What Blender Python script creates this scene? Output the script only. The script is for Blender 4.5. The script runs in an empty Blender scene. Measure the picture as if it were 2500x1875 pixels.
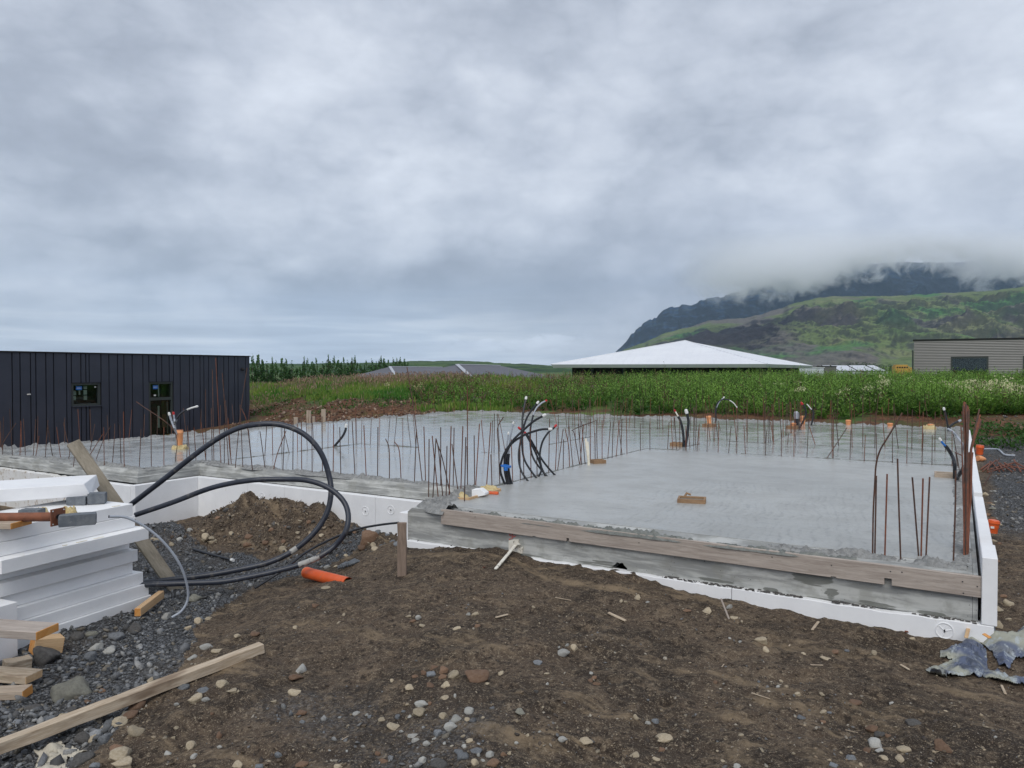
import bpy, bmesh, math, random
import numpy as np
from mathutils import Vector, Matrix, noise as mnoise

# ---------------------------------------------------------------- camera, sky, sun
sc = bpy.context.scene
COL = sc.collection
F = 1830.0; TH = math.radians(30.78); PI_T = math.atan(33.5 / F)
CAM = np.array([0., 0., 1.3])
cam_d = bpy.data.cameras.new('camera'); cam = bpy.data.objects.new('camera', cam_d); COL.objects.link(cam)
cam.location = CAM; cam.rotation_euler = (math.pi / 2 - PI_T, 0, TH)
cam_d.sensor_width = 36; cam_d.lens = 36 * F / 2500; cam_d.clip_start = .05; cam_d.clip_end = 40000
sc.camera = cam
sc.view_settings.view_transform = 'Standard'; sc.view_settings.look = 'None'
sc.view_settings.exposure = 0.36; sc.view_settings.gamma = 1
sc.cycles.volume_bounces = 10; sc.cycles.max_bounces = 12
sc.cycles.use_adaptive_sampling = True
sc.cycles.use_denoising = True

SUN_EL = math.radians(48); SUN_AZ = math.radians(-12)   # from behind the camera
wd = bpy.data.worlds.new("World"); sc.world = wd; wd.use_nodes = True

class NT:
    def __init__(s, tree): s.t = tree; s.n = tree.nodes; s.l = tree.links
    def add(s, typ, **kw):
        nd = s.n.new(typ)
        for k, v in kw.items():
            if k.startswith('i_'):
                key = k[2:].replace('_', ' ')
                nd.inputs[key].default_value = v
            else: setattr(nd, k, v)
        return nd
    def link(s, a, b): s.l.new(a, b)
    def val(s, sock, x):
        if hasattr(x, 'is_output') or isinstance(x, bpy.types.NodeSocket): s.l.new(x, sock)
        else: sock.default_value = x
    def math(s, op, a, b=0., c=None, clamp=False):
        nd = s.n.new('ShaderNodeMath'); nd.operation = op; nd.use_clamp = clamp
        s.val(nd.inputs[0], a); s.val(nd.inputs[1], b)
        if c is not None: s.val(nd.inputs[2], c)
        return nd.outputs[0]
    def vmath(s, op, a, b=None, sc_=None):
        nd = s.n.new('ShaderNodeVectorMath'); nd.operation = op
        s.val(nd.inputs[0], a)
        if b is not None: s.val(nd.inputs[1], b)
        if sc_ is not None: s.val(nd.inputs['Scale'], sc_)
        return nd.outputs['Value'] if op in ('LENGTH', 'DOT_PRODUCT', 'DISTANCE') else nd.outputs[0]
    def mix(s, f, a, b, mode='MIX'):
        nd = s.n.new('ShaderNodeMix'); nd.data_type = 'RGBA'; nd.blend_type = mode
        s.val(nd.inputs[0], f)
        for i, x in ((6, a), (7, b)):
            if isinstance(x, (tuple, list)): x = tuple(x) + (1,) if len(x) == 3 else x
            s.val(nd.inputs[i], x)
        return nd.outputs[2]
    def noise(s, vec, scale=5., detail=4., rough=.55, dist=0.):
        nd = s.n.new('ShaderNodeTexNoise')
        if vec is not None: s.l.new(vec, nd.inputs['Vector'])
        nd.inputs['Scale'].default_value = scale; nd.inputs['Detail'].default_value = detail
        nd.inputs['Roughness'].default_value = rough; nd.inputs['Distortion'].default_value = dist
        return nd.outputs['Fac']
    def voro(s, vec, scale, feature='F1', rnd=1.):
        nd = s.n.new('ShaderNodeTexVoronoi'); nd.feature = feature
        s.l.new(vec, nd.inputs['Vector']); nd.inputs['Scale'].default_value = scale
        nd.inputs['Randomness'].default_value = rnd
        return nd
    def ramp(s, f, stops):
        nd = s.n.new('ShaderNodeValToRGB'); s.val(nd.inputs[0], f)
        e = nd.color_ramp.elements
        while len(e) < len(stops): e.new(.5)
        for x, (p, c) in zip(e, stops):
            x.position = p
            x.color = (c, c, c, 1) if isinstance(c, (int, float)) else tuple(c) + (1,)
        return nd.outputs[0]
    def maprange(s, x, a, b, c=0., d=1., smooth=True):
        nd = s.n.new('ShaderNodeMapRange'); nd.interpolation_type = 'SMOOTHSTEP' if smooth else 'LINEAR'
        s.val(nd.inputs[0], x)
        for i, y in zip((1, 2, 3, 4), (a, b, c, d)): nd.inputs[i].default_value = y
        return nd.outputs[0]

def cdir(u, v):
    """world direction seen at photo position u,v (2500x1875)"""
    r = np.array([math.cos(TH), math.sin(TH), 0])
    f = np.array([-math.sin(TH) * math.cos(PI_T), math.cos(TH) * math.cos(PI_T), -math.sin(PI_T)])
    up = np.cross(r, f)
    return (u - 1250) / F * r + (937.5 - v) / F * up + f
def P(u, v, z=0.):
    d = cdir(u, v); return CAM + d * (z - CAM[2]) / d[2]
def D(u, v, d): return CAM + cdir(u, v) * d
def PY(u, v, y):
    d = cdir(u, v); return CAM + d * (y / d[1])
def PX(u, v, x):
    d = cdir(u, v); return CAM + d * (x / d[0])
_r = np.array([math.cos(TH), math.sin(TH), 0]); _f = np.array([-math.sin(TH), math.cos(TH), 0])
def CF(xr, yf, z=0.):
    p = _r * xr + _f * yf; return np.array([p[0], p[1], z])

# sky: a physical sky above, covered by an overcast cloud deck
w = NT(wd.node_tree); w.n.clear()
out = w.add('ShaderNodeOutputWorld'); bg = w.add('ShaderNodeBackground'); w.link(bg.outputs[0], out.inputs[0])
sky = w.add('ShaderNodeTexSky'); sky.sky_type = 'NISHITA'; sky.sun_disc = False
sky.sun_elevation = SUN_EL; sky.sun_rotation = math.radians(180) - TH + SUN_AZ; sky.sun_intensity = .5
skyc = w.vmath('SCALE', sky.outputs[0], sc_=0.09)
tc = w.add('ShaderNodeTexCoord').outputs['Generated']
# rotate so that x = right of the view, y = along the view
mp = w.add('ShaderNodeMapping'); mp.vector_type = 'POINT'; mp.inputs['Rotation'].default_value = (0, 0, -TH)
w.link(tc, mp.inputs['Vector'])
sep = w.add('ShaderNodeSeparateXYZ'); w.link(mp.outputs[0], sep.inputs[0])
X, Y, Z = sep.outputs
zc = w.math('MAXIMUM', Z, 0.0)
den = w.math('ADD', zc, 0.70)
cx = w.math('DIVIDE', X, den); cy = w.math('DIVIDE', Y, den)
cmb = w.add('ShaderNodeCombineXYZ'); w.link(cx, cmb.inputs[0]); w.link(cy, cmb.inputs[1]); w.link(w.math('MULTIPLY', Z, 2.2), cmb.inputs[2])
cl = cmb.outputs[0]
dvn = w.add('ShaderNodeCombineXYZ')
for q_, (s_k, ax_s) in enumerate(((1.5, X), (1.5, Y), (2.7, Z))): w.link(w.math('MULTIPLY', ax_s, s_k), dvn.inputs[q_])
dv = dvn.outputs[0]
n1 = w.noise(cl, 1.6, 2, .45, .0); n2 = w.noise(dv, 3.6, 5, .50, .15); n3 = w.noise(dv, 11., 7, .60, .2)
def lump(sc_, amp):   # rounded cloud bellies with darker creases between them
    q = w.math('ABSOLUTE', w.math('SUBTRACT', w.noise(w.vmath('ADD', dv, (sc_, 3.7, 1.3)), sc_, 4, .5, .1), .5))
    return w.math('MULTIPLY', w.math('SUBTRACT', w.math('POWER', q, .7), .16), amp)
d0 = w.math('ADD', w.math('ADD', w.math('MULTIPLY', n1, .50), w.math('MULTIPLY', n2, .34)), w.math('MULTIPLY', n3, .16)); d0 = w.math('SUBTRACT', d0, .012)
d0 = w.math('ADD', d0, w.math('ADD', lump(2.6, .26), lump(7.0, .12)))
# broad light and dark masses of the deck
def blob(u, v, ru, rv, amp):
    """ellipse of cloud in direction u,v"""
    d = cdir(u, v); d = d / np.linalg.norm(d)
    # local frame in rotated coordinates (x right, y forward, z up)
    dx = float(d @ _r); dz = float(d[2])
    ex = w.math('DIVIDE', w.math('SUBTRACT', X, dx), ru / F)
    ez = w.math('DIVIDE', w.math('SUBTRACT', Z, dz), rv / F)
    q = w.math('ADD', w.math('MULTIPLY', ex, ex), w.math('MULTIPLY', ez, ez))
    q = w.math('ADD', q, w.math('MULTIPLY', w.math('SUBTRACT', n2, .5), 2.2))
    g = w.maprange(q, 1.3, -.2, 0., amp)
    return w.math('MULTIPLY', g, w.math('GREATER_THAN', Y, 0.))
tot = d0
for b in [(820, 610, 420, 90, -.035), (1180, 715, 620, 75, -.05), (1000, 660, 260, 60, -.02), (60, 300, 300, 200, -.03), (560, 420, 420, 110, -.03),
          (200, 470, 300, 70, .06), (900, 100, 260, 110, .075), (980, 260, 220, 110, -.05), (1400, 170, 330, 170, .03), (700, 220, 260, 60, .05),
          (1900, 280, 330, 150, -.045), (2400, 260, 200, 140, .045), (1420, 470, 180, 60, .04), (160, 700, 300, 28, .045), (330, 745, 340, 24, .03),
          (1650, 640, 380, 50, .02), (560, 520, 300, 60, .035), (1200, 30, 300, 60, -.035), (2100, 560, 420, 90, .02), (640, 650, 130, 30, .04), (1360, 660, 200, 26, .03)]:
    tot = w.math('ADD', tot, blob(*b))
ccol = w.ramp(tot, [(.30, (.235, .258, .310)), (.43, (.320, .352, .415)), (.52, (.415, .450, .518)), (.60, (.510, .545, .610)), (.72, (.66, .70, .77))])
# far, thin band near the horizon where the deck breaks up
hb = w.maprange(w.math('ADD', Z, w.math('MULTIPLY', w.math('SUBTRACT', n2, .5), .10)), .13, .01, 0., 1.)
lft = w.maprange(X, .30, -.10, 0., 1.)
hz = w.math('MULTIPLY', hb, lft)
n4v = w.add('ShaderNodeCombineXYZ'); w.link(w.math('MULTIPLY', X, 3.), n4v.inputs[0]); w.link(w.math('MULTIPLY', Z, 46.), n4v.inputs[2]); w.link(w.math('MULTIPLY', Y, 3.), n4v.inputs[1])
n4 = w.noise(n4v.outputs[0], 1.5, 5, .55, .3)
hcol = w.ramp(n4, [(.32, (.35, .40, .48)), (.5, (.44, .50, .59)), (.66, (.58, .63, .70))])
ccol = w.mix(w.math('MULTIPLY', hz, .85), ccol, hcol)
# low cumulus bank sitting by the mountain foot
n5v = w.add('ShaderNodeCombineXYZ'); w.link(w.math('MULTIPLY', X, 9.), n5v.inputs[0]); w.link(w.math('MULTIPLY', Z, 26.), n5v.inputs[2])
n5 = w.noise(n5v.outputs[0], 2.3, 6, .6, .4)
top = w.maprange(w.math('SUBTRACT', Z, w.math('MULTIPLY', w.math('SUBTRACT', n5, .5), .055)), .045, .036, 0., 1.)
bot = w.maprange(Z, .022, .028, 0., 1.)
xs = w.math('MULTIPLY', w.maprange(X, -.16, -.04, 0., 1.), w.maprange(X, .13, .05, 0., 1.))
cu = w.math('MULTIPLY', w.math('MULTIPLY', top, bot), xs)
cucol = w.ramp(w.math('ADD', w.math('MULTIPLY', n5, .7), w.math('MULTIPLY', Z, 5.)), [(.35, (.36, .40, .48)), (.62, (.56, .61, .70))])
ccol = w.mix(w.math('MULTIPLY', w.math('MULTIPLY', cu, w.math('GREATER_THAN', Y, 0.)), .6), ccol, cucol)
allc = w.mix(.96, skyc, ccol)
w.link(allc, bg.inputs[0]); bg.inputs[1].default_value = 1.12

sl = bpy.data.lights.new('sun', 'SUN'); sl.energy = 1.5; sl.angle = math.radians(40); sl.color = (1, .965, .90)
sun = bpy.data.objects.new('sun', sl); COL.objects.link(sun)
az = TH + math.pi + SUN_AZ   # light comes from behind the camera
sd = Vector((-math.sin(az) * math.cos(SUN_EL), math.cos(az) * math.cos(SUN_EL), math.sin(SUN_EL)))
sun.rotation_euler = sd.to_track_quat('Z', 'Y').to_euler()

# ---------------------------------------------------------------- numpy helpers
rng = np.random.default_rng(7); random.seed(7)
_tab = np.random.default_rng(3).random((256, 256))
def vn(x, y, s=0):
    x = np.asarray(x, float) + s * 17.3; y = np.asarray(y, float) + s * 9.1
    xi = np.floor(x).astype(int); yi = np.floor(y).astype(int)
    fx = x - xi; fy = y - yi; fx = fx * fx * (3 - 2 * fx); fy = fy * fy * (3 - 2 * fy)
    a = _tab[xi & 255, yi & 255]; b = _tab[(xi + 1) & 255, yi & 255]
    c = _tab[xi & 255, (yi + 1) & 255]; d = _tab[(xi + 1) & 255, (yi + 1) & 255]
    return (a * (1 - fx) + b * fx) * (1 - fy) + (c * (1 - fx) + d * fx) * fy - .5
def fbm(x, y, o=4, s=0, g=.5):
    t = 0; a = 1.
    for i in range(o):
        t = t + a * vn(x * 2 ** i, y * 2 ** i, s + i * 3); a *= g
    return t
def ridged(x, y, o=4, s=0):
    t = 0; a = 1.
    for i in range(o):
        t = t + a * (1 - 2 * np.abs(2 * vn(x * 2 ** i, y * 2 ** i, s + i * 5))) ; a *= .5
    return t
def ss(a, b, x):
    t = np.clip((x - a) / (b - a), 0, 1); return t * t * (3 - 2 * t)
def inpoly(x, y, poly):
    ins = np.zeros(x.shape, bool); n = len(poly)
    for i in range(n):
        x1, y1 = poly[i]; x2, y2 = poly[(i + 1) % n]
        c = ((y1 > y) != (y2 > y)) & (x < (x2 - x1) * (y - y1) / ((y2 - y1) + 1e-12) + x1)
        ins ^= c
    return ins

def tagm(o, label=None, cat=None, group=None, kind=None):
    if label: o['label'] = label
    if cat: o['category'] = cat
    if group: o['group'] = group
    if kind: o['kind'] = kind
    return o
def thing(name, loc, label, cat, group=None, rotz=0):
    o = bpy.data.objects.new(name, None); COL.objects.link(o); o.location = tuple(float(a) for a in loc[:3]); o.rotation_euler = (0, 0, rotz)
    o.empty_display_size = .1
    return tagm(o, label, cat, group)
def mesh(name, V, Fc, mat, parent=None, smooth=False, cols=None):
    """V (n,3), Fc (m,k) array or list of faces; world coordinates, origin moved to parent's place"""
    me = bpy.data.meshes.new(name)
    V = np.asarray(V, float)
    o = bpy.data.objects.new(name, me)
    if parent is not None:
        lo = np.array(parent.location[:])
        V = V - lo
    else:
        lo = np.array([V[:, 0].mean(), V[:, 1].mean(), V[:, 2].min()]); V = V - lo; o.location = lo
    if isinstance(Fc, np.ndarray):
        m, k = Fc.shape
        me.vertices.add(len(V)); me.vertices.foreach_set('co', V.astype(np.float32).ravel())
        me.loops.add(m * k); me.loops.foreach_set('vertex_index', Fc.astype(np.int32).ravel())
        me.polygons.add(m)
        me.polygons.foreach_set('loop_start', np.arange(0, m * k, k, dtype=np.int32))
        me.polygons.foreach_set('loop_total', np.full(m, k, np.int32))
    else:
        me.from_pydata([tuple(v) for v in V.tolist()], [], [tuple(int(i) for i in f) for f in Fc])
    if smooth:
        me.polygons.foreach_set('use_smooth', np.ones(len(me.polygons), bool))
    me.update(); me.validate()
    if mat is not None: me.materials.append(mat)
    if cols is not None:
        for nm, arr in cols.items():
            at = me.color_attributes.new(nm, 'FLOAT_COLOR', 'POINT')
            a4 = np.ones((len(V), 4), np.float32); arr = np.asarray(arr)
            if arr.ndim == 1: a4[:, 0] = a4[:, 1] = a4[:, 2] = arr
            else: a4[:, :3] = arr
            at.data.foreach_set('color', a4.ravel())
    COL.objects.link(o)
    if parent is not None: o.parent = parent
    return o
class MB:
    def __init__(s): s.V = []; s.F = []
    def add(s, V, Fc):
        b = len(s.V); s.V += [tuple(float(x) for x in v) for v in V]; s.F += [tuple(int(i) + b for i in f) for f in Fc]; return s
    def box(s, x0, x1, y0, y1, z0, z1):
        V = [(x0, y0, z0), (x1, y0, z0), (x1, y1, z0), (x0, y1, z0), (x0, y0, z1), (x1, y0, z1), (x1, y1, z1), (x0, y1, z1)]
        return s.add(V, [(0, 3, 2, 1), (4, 5, 6, 7), (0, 1, 5, 4), (1, 2, 6, 5), (2, 3, 7, 6), (3, 0, 4, 7)])
    def hexa(s, V): return s.add(V, [(0, 3, 2, 1), (4, 5, 6, 7), (0, 1, 5, 4), (1, 2, 6, 5), (2, 3, 7, 6), (3, 0, 4, 7)])
    def obox(s, o, ax, ay, az):
        """corner o, edge vectors"""
        o, ax, ay, az = map(lambda a: np.array(a, float), (o, ax, ay, az))
        return s.hexa([o, o + ax, o + ax + ay, o + ay, o + az, o + ax + az, o + ax + ay + az, o + ay + az])
    def tube(s, pts, r, n=8, cap=True):
        pts = [np.array(p, float) for p in pts]; m = len(pts)
        rs = r if isinstance(r, (list, tuple, np.ndarray)) else [r] * m
        t0 = pts[1] - pts[0]; t0 /= np.linalg.norm(t0) + 1e-12
        a = np.array([0, 0, 1.]) if abs(t0[2]) < .9 else np.array([1., 0, 0])
        nn = np.cross(t0, a); nn /= np.linalg.norm(nn)
        V = []; Fc = []
        for i in range(m):
            t = pts[min(i + 1, m - 1)] - pts[max(i - 1, 0)]; t /= np.linalg.norm(t) + 1e-12
            nn = nn - t * (nn @ t); nn /= np.linalg.norm(nn) + 1e-12; bb = np.cross(t, nn)
            for k in range(n):
                an = 2 * math.pi * k / n
                V.append(pts[i] + rs[i] * (math.cos(an) * nn + math.sin(an) * bb))
        for i in range(m - 1):
            for k in range(n):
                k2 = (k + 1) % n; Fc.append((i * n + k, i * n + k2, (i + 1) * n + k2, (i + 1) * n + k))
        if cap:
            Fc.append(tuple(range(n))[::-1]); Fc.append(tuple((m - 1) * n + k for k in range(n)))
        return s.add(V, Fc)
    def build(s, name, mat, parent=None, smooth=False):
        return mesh(name, np.array(s.V), s.F, mat, parent, smooth)
def bevel(o, wd_=.004, seg=1):
    m = o.modifiers.new('bevel', 'BEVEL'); m.width = wd_; m.segments = seg; m.limit_method = 'ANGLE'; return o
def autosmooth(o):
    me = o.data; me.polygons.foreach_set('use_smooth', np.ones(len(me.polygons), bool))
    bm = bmesh.new(); bm.from_mesh(me)
    for e in bm.edges:
        if len(e.link_faces) == 2 and e.calc_face_angle(0) > .7: e.smooth = False
    bm.to_mesh(me); bm.free(); return o
def spline(pts, n=8):
    pts = [np.array(p, float) for p in pts]
    if len(pts) < 3:
        return [pts[0] + (pts[-1] - pts[0]) * t for t in np.linspace(0, 1, max(2, n // 2))]
    o = []; q = [2 * pts[0] - pts[1]] + pts + [2 * pts[-1] - pts[-2]]
    for i in range(1, len(q) - 2):
        for t in np.linspace(0, 1, n, endpoint=False):
            o.append(.5 * ((2 * q[i]) + (-q[i - 1] + q[i + 1]) * t + (2 * q[i - 1] - 5 * q[i] + 4 * q[i + 1] - q[i + 2]) * t * t + (-q[i - 1] + 3 * q[i] - 3 * q[i + 1] + q[i + 2]) * t ** 3))
    o.append(pts[-1]); return o

# ---------------------------------------------------------------- materials
def newmat(name):
    m = bpy.data.materials.new(name); m.use_nodes = True; t = NT(m.node_tree); t.n.clear()
    o = t.add('ShaderNodeOutputMaterial'); b = t.add('ShaderNodeBsdfPrincipled'); t.link(b.outputs[0], o.inputs[0])
    return m, t, b
def setc(t, b, col, rough=.7, bump=None, bs=.3, bd=.01, spec=None):
    t.val(b.inputs['Base Color'], (tuple(col) + (1,)) if isinstance(col, (tuple, list)) else col)
    t.val(b.inputs['Roughness'], rough)
    if spec is not None: b.inputs['Specular IOR Level'].default_value = spec
    if bump is not None:
        n = t.add('ShaderNodeBump'); n.inputs['Strength'].default_value = bs; n.inputs['Distance'].default_value = bd
        t.link(bump, n.inputs['Height']); t.link(n.outputs[0], b.inputs['Normal'])
def coords(t, kind='Object', scale=None, world=False):
    if world: s = t.add('ShaderNodeNewGeometry').outputs['Position']
    else: s = t.add('ShaderNodeTexCoord').outputs[kind]
    if scale:
        m = t.add('ShaderNodeMapping'); m.inputs['Scale'].default_value = scale; t.link(s, m.inputs['Vector']); s = m.outputs[0]
    return s
def vary(name, c1, c2, scale=8, rough=.7, bump=.3, bscale=60, bd=.004, stretch=None, orand=0., spec=None, c3=None, c3scale=40, c3amt=.5, c3lo=.6, c3hi=.72):
    m, t, b = newmat(name); co = coords(t, scale=stretch)
    f = t.noise(co, scale, 5, .6)
    c = t.mix(t.maprange(f, .3, .7), c1, c2)
    if c3: c = t.mix(t.math('MULTIPLY', t.maprange(t.noise(co, c3scale, 3, .6), c3lo, c3hi), c3amt), c, c3)
    if orand:
        r = t.add('ShaderNodeObjectInfo').outputs['Random']
        c = t.mix(1., c, t.ramp(r, [(0, 1 - orand), (1, 1 + orand)]), 'MULTIPLY')
    setc(t, b, c, rough, t.noise(co, bscale, 4, .6), bump, bd, spec); return m
def wood(name, c1, c2, rough=.75, axis=(1.2, 14, 14), dark=None):
    m, t, b = newmat(name); co = coords(t, 'Object', axis)
    f = t.noise(co, 3., 6, .65, .8); g = t.noise(co, 14., 4, .6, .3)
    c = t.mix(t.maprange(f, .3, .7), c1, c2)
    c = t.mix(t.math('MULTIPLY', t.maprange(g, .5, .75), .5), c, tuple(x * .55 for x in c1))
    if dark:
        c = t.mix(t.maprange(t.noise(coords(t, 'Object', (.6, 3, 3)), 3, 4, .6), .55, .72), c, dark)
    setc(t, b, c, rough, g, .35, .003); return m

M = {}
M['foam'] = vary('white_foam', (.84, .845, .855), (.78, .785, .80), 5, .62, .25, 140, .002, c3=(.45, .39, .31), c3scale=11, c3amt=.4, c3lo=.66, c3hi=.80)
M['foam_dirty'] = vary('dirty_foam', (.74, .74, .74), (.66, .65, .62), 4, .7, .4, 60, .003, c3=(.38, .30, .22), c3scale=14, c3amt=.8, c3lo=.54, c3hi=.68)
M['foam_white'] = vary('clean_foam', (.88, .88, .88), (.82, .825, .83), 5, .6, .35, 120, .002, c3=(.60, .55, .46), c3scale=10, c3amt=.35, c3lo=.66, c3hi=.8)
M['rust'] = vary('rusty_steel', (.060, .034, .026), (.125, .055, .034), 30, .72, .5, 260, .001, orand=.35, c3=(.05, .035, .03), c3scale=20, c3amt=.7, c3lo=.5, c3hi=.65)
M['rust_red'] = vary('red_rusty_steel', (.115, .042, .024), (.20, .066, .033), 26, .75, .5, 260, .001, orand=.25)
M['rust_flat'] = vary('brown_rust_plate', (.16, .06, .032), (.24, .085, .042), 18, .7, .4, 120, .001, c3=(.08, .035, .022), c3scale=30)
M['black'] = vary('black_plastic', (.012, .013, .016), (.022, .024, .03), 12, .38, .1, 60, .001, c3=(.09, .09, .09), c3scale=30, c3amt=.35, c3lo=.6, c3hi=.75)
M['hose'] = vary('blue_black_hose', (.020, .024, .036), (.034, .040, .056), 7, .42, .12, 60, .001, c3=(.17, .155, .135), c3scale=11, c3amt=.5, c3lo=.56, c3hi=.75)
M['cement_smear'] = vary('cement_smear', (.42, .41, .38), (.30, .30, .29), 25, .8, .4, 90, .002, c3=(.05, .05, .06), c3scale=16, c3amt=.9, c3lo=.5, c3hi=.62)
M['conduit'] = vary('grey_plastic', (.30, .33, .38), (.38, .41, .46), 9, .4, .1, 60, .001)
M['white_plastic'] = vary('white_plastic', (.78, .78, .76), (.66, .66, .64), 20, .45, .1, 60, .001)
M['cream'] = vary('cream_plastic', (.72, .66, .52), (.80, .76, .66), 10, .5, .1, 60, .001)
M['red'] = vary('red_tape', (.55, .03, .03), (.42, .02, .025), 20, .5, .1, 60, .001)
M['blue'] = vary('blue_plastic', (.02, .17, .55), (.02, .12, .42), 20, .4, .1, 60, .001)
M['orange_pale'] = vary('faded_orange_plastic', (.80, .36, .16), (.72, .29, .12), 6, .45, .1, 60, .001, c3=(.5, .42, .34), c3scale=18, c3amt=.4)
M['orange'] = vary('orange_plastic', (.72, .12, .025), (.62, .095, .02), 6, .4, .1, 60, .001, c3=(.35, .16, .09), c3scale=18, c3amt=.5, c3lo=.58, c3hi=.7)
M['wood_new'] = wood('fresh_pine', (.52, .33, .17), (.62, .43, .25))
M['wood_grey'] = wood('weathered_pine', (.36, .28, .21), (.46, .38, .30))
M['wood_pink'] = wood('form_board', (.31, .26, .225), (.46, .40, .35), .8, (1.0, 12, 16), dark=None)
M['wood_stake'] = wood('brown_weathered_stake', (.17, .125, .095), (.27, .20, .155), .85, (1.2, 16, 16), dark=(.10, .075, .06))
M['wood_cut'] = vary('orange_end_grain', (.58, .24, .055), (.66, .33, .10), 14, .6, .3, 60, .001, c3=(.35, .12, .03), c3scale=12, c3amt=.6)
M['wood_old'] = wood('grey_old_plank', (.22, .19, .14), (.32, .28, .22), .85, (2, 10, 10), dark=(.13, .11, .085))
M['wood_light'] = wood('pale_timber', (.38, .29, .20), (.56, .47, .36), .8, (1.4, 20, 20), dark=(.22, .16, .11))
M['wood_wet'] = wood('wet_brown_wood', (.22, .13, .07), (.32, .20, .11))
M['wool'] = vary('mineral_wool', (.50, .38, .17), (.62, .52, .30), 40, .95, .9, 150, .006)
M['paver'] = vary('dark_paver', (.10, .115, .135), (.17, .185, .20), 14, .85, .7, 90, .004, c3=(.28, .29, .30), c3scale=40, c3amt=.5)
M['paint_white'] = vary('peeling_white_paint', (.74, .72, .64), (.62, .58, .50), 14, .6, .3, 70, .002, c3=(.16, .13, .10), c3scale=30, c3amt=.8, c3lo=.6, c3hi=.68)
M['fabric_dark'] = M['black']

# wet concrete surface
m, t, b = newmat('wet_concrete'); M['concrete'] = m
co = coords(t, world=True)
big = t.noise(co, .35, 4, .5); mid = t.noise(co, 2.2, 5, .6)
c = t.mix(t.maprange(big, .35, .65), (.335, .340, .325), (.41, .414, .395))
c = t.mix(t.math('MULTIPLY', t.maprange(mid, .4, .7), .4), c, (.27, .275, .268))
fine = t.noise(co, 38, 4, .7)
c = t.mix(t.math('MULTIPLY', t.maprange(fine, .56, .68), .55), c, (.12, .125, .125))
mpn = t.add('ShaderNodeMapping'); t.link(co, mpn.inputs['Vector']); mpn.inputs['Rotation'].default_value = (0, 0, math.radians(8)); mpn.inputs['Scale'].default_value = (3.2, 34, 1)
streak = t.noise(mpn.outputs[0], 1.0, 4, .6, .4)
c = t.mix(t.math('MULTIPLY', t.maprange(streak, .56, .70), .45), c, (.14, .147, .148))
sx = t.add('ShaderNodeSeparateXYZ'); t.link(co, sx.inputs[0])
# screed ridges in the nearest field, mostly towards the right hand side
rd = t.math('ADD', sx.outputs[0], t.math('MULTIPLY', sx.outputs[1], .14))
rd = t.math('ADD', rd, t.math('MULTIPLY', t.noise(co, 1.3, 4, .6), .34))
wv = t.math('SINE', t.math('MULTIPLY', rd, 2 * math.pi / .080))
nearm = t.math('MULTIPLY', t.maprange(sx.outputs[1], 10.2, 8.0), t.maprange(sx.outputs[0], -3.6, -2.2))
nearm = t.math('MULTIPLY', nearm, t.maprange(t.noise(co, 1.6, 3, .6), .3, .6))
ridge = t.math('MULTIPLY', wv, nearm)
c = t.mix(t.math('MULTIPLY', t.math('MULTIPLY', t.maprange(ridge, .1, .9), t.maprange(t.noise(co, 9, 4, .7), .38, .66)), .42), c, (.15, .155, .152))
dry = t.maprange(big, .42, .60)
far = t.math('MULTIPLY', t.maprange(sx.outputs[1], 12.4, 11.2), t.maprange(sx.outputs[0], -4.9, -4.2))
rgh = t.math('ADD', t.math('MULTIPLY', t.maprange(mid, .35, .65), .13), t.math('ADD', .10, t.math('MULTIPLY', far, .20)))
h = t.math('ADD', t.math('MULTIPLY', fine, .35), t.math('ADD', t.math('MULTIPLY', streak, .5), t.math('MULTIPLY', ridge, .6)))
h = t.math('MULTIPLY', h, t.math('ADD', .05, t.math('MULTIPLY', far, .95)))
setc(t, b, c, rgh, h, .40, .005, .7)

# hardened / cast concrete faces with board marks, wet patches and splashes
m, t, b = newmat('cast_concrete'); M['cast'] = m
co = coords(t, world=True)
sm = t.add('ShaderNodeMapping'); t.link(co, sm.inputs['Vector']); sm.inputs['Scale'].default_value = (1.4, 1.4, 11)
n = t.noise(sm.outputs[0], 1.6, 6, .62, .4); n2_ = t.noise(co, 5, 6, .65)
c = t.mix(t.maprange(n, .38, .62), (.25, .255, .248), (.47, .475, .455))
c = t.mix(t.math('MULTIPLY', t.maprange(n2_, .48, .62), .55), c, (.25, .25, .225))
dots = t.voro(co, 42.); hole = t.math('MULTIPLY', t.maprange(dots.outputs['Distance'], .16, .08), t.math('GREATER_THAN', t.noise(co, 9, 2, .5), .6))
c = t.mix(t.math('MULTIPLY', hole, .8), c, (.03, .03, .03))
dist = t.vmath('ADD', co, t.vmath('SCALE', t.add('ShaderNodeTexNoise', i_Scale=11., i_Detail=4.).outputs['Color'], sc_=.09))
def stain(px, rx, rz):
    sub = t.vmath('SUBTRACT', dist, tuple(float(a) + .045 for a in px)); s_ = t.add('ShaderNodeSeparateXYZ'); t.link(sub, s_.inputs[0])
    q = t.math('ADD', t.math('POWER', t.math('DIVIDE', s_.outputs[0], rx), 2.), t.math('POWER', t.math('DIVIDE', s_.outputs[2], rz), 2.))
    return t.maprange(q, 1.15, .85)
for (u, v, rx, rz) in [(1985, 1415, .13, .045), (2030, 1450, .045, .03), (1745, 1418, .13, .018), (1880, 1445, .06, .014), (2010, 1462, .10, .012), (2140, 1480, .12, .013), (1265, 1355, .25, .012), (2270, 1500, .08, .013), (1460, 1378, .2, .014)]:
    c = t.mix(t.math('MULTIPLY', stain(PY(u, v, 5.58), rx, rz), .8), c, (.12, .125, .11))
setc(t, b, c, .82, t.math('ADD', n, t.math('MULTIPLY', n2_, .5)), .5, .004)
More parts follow.
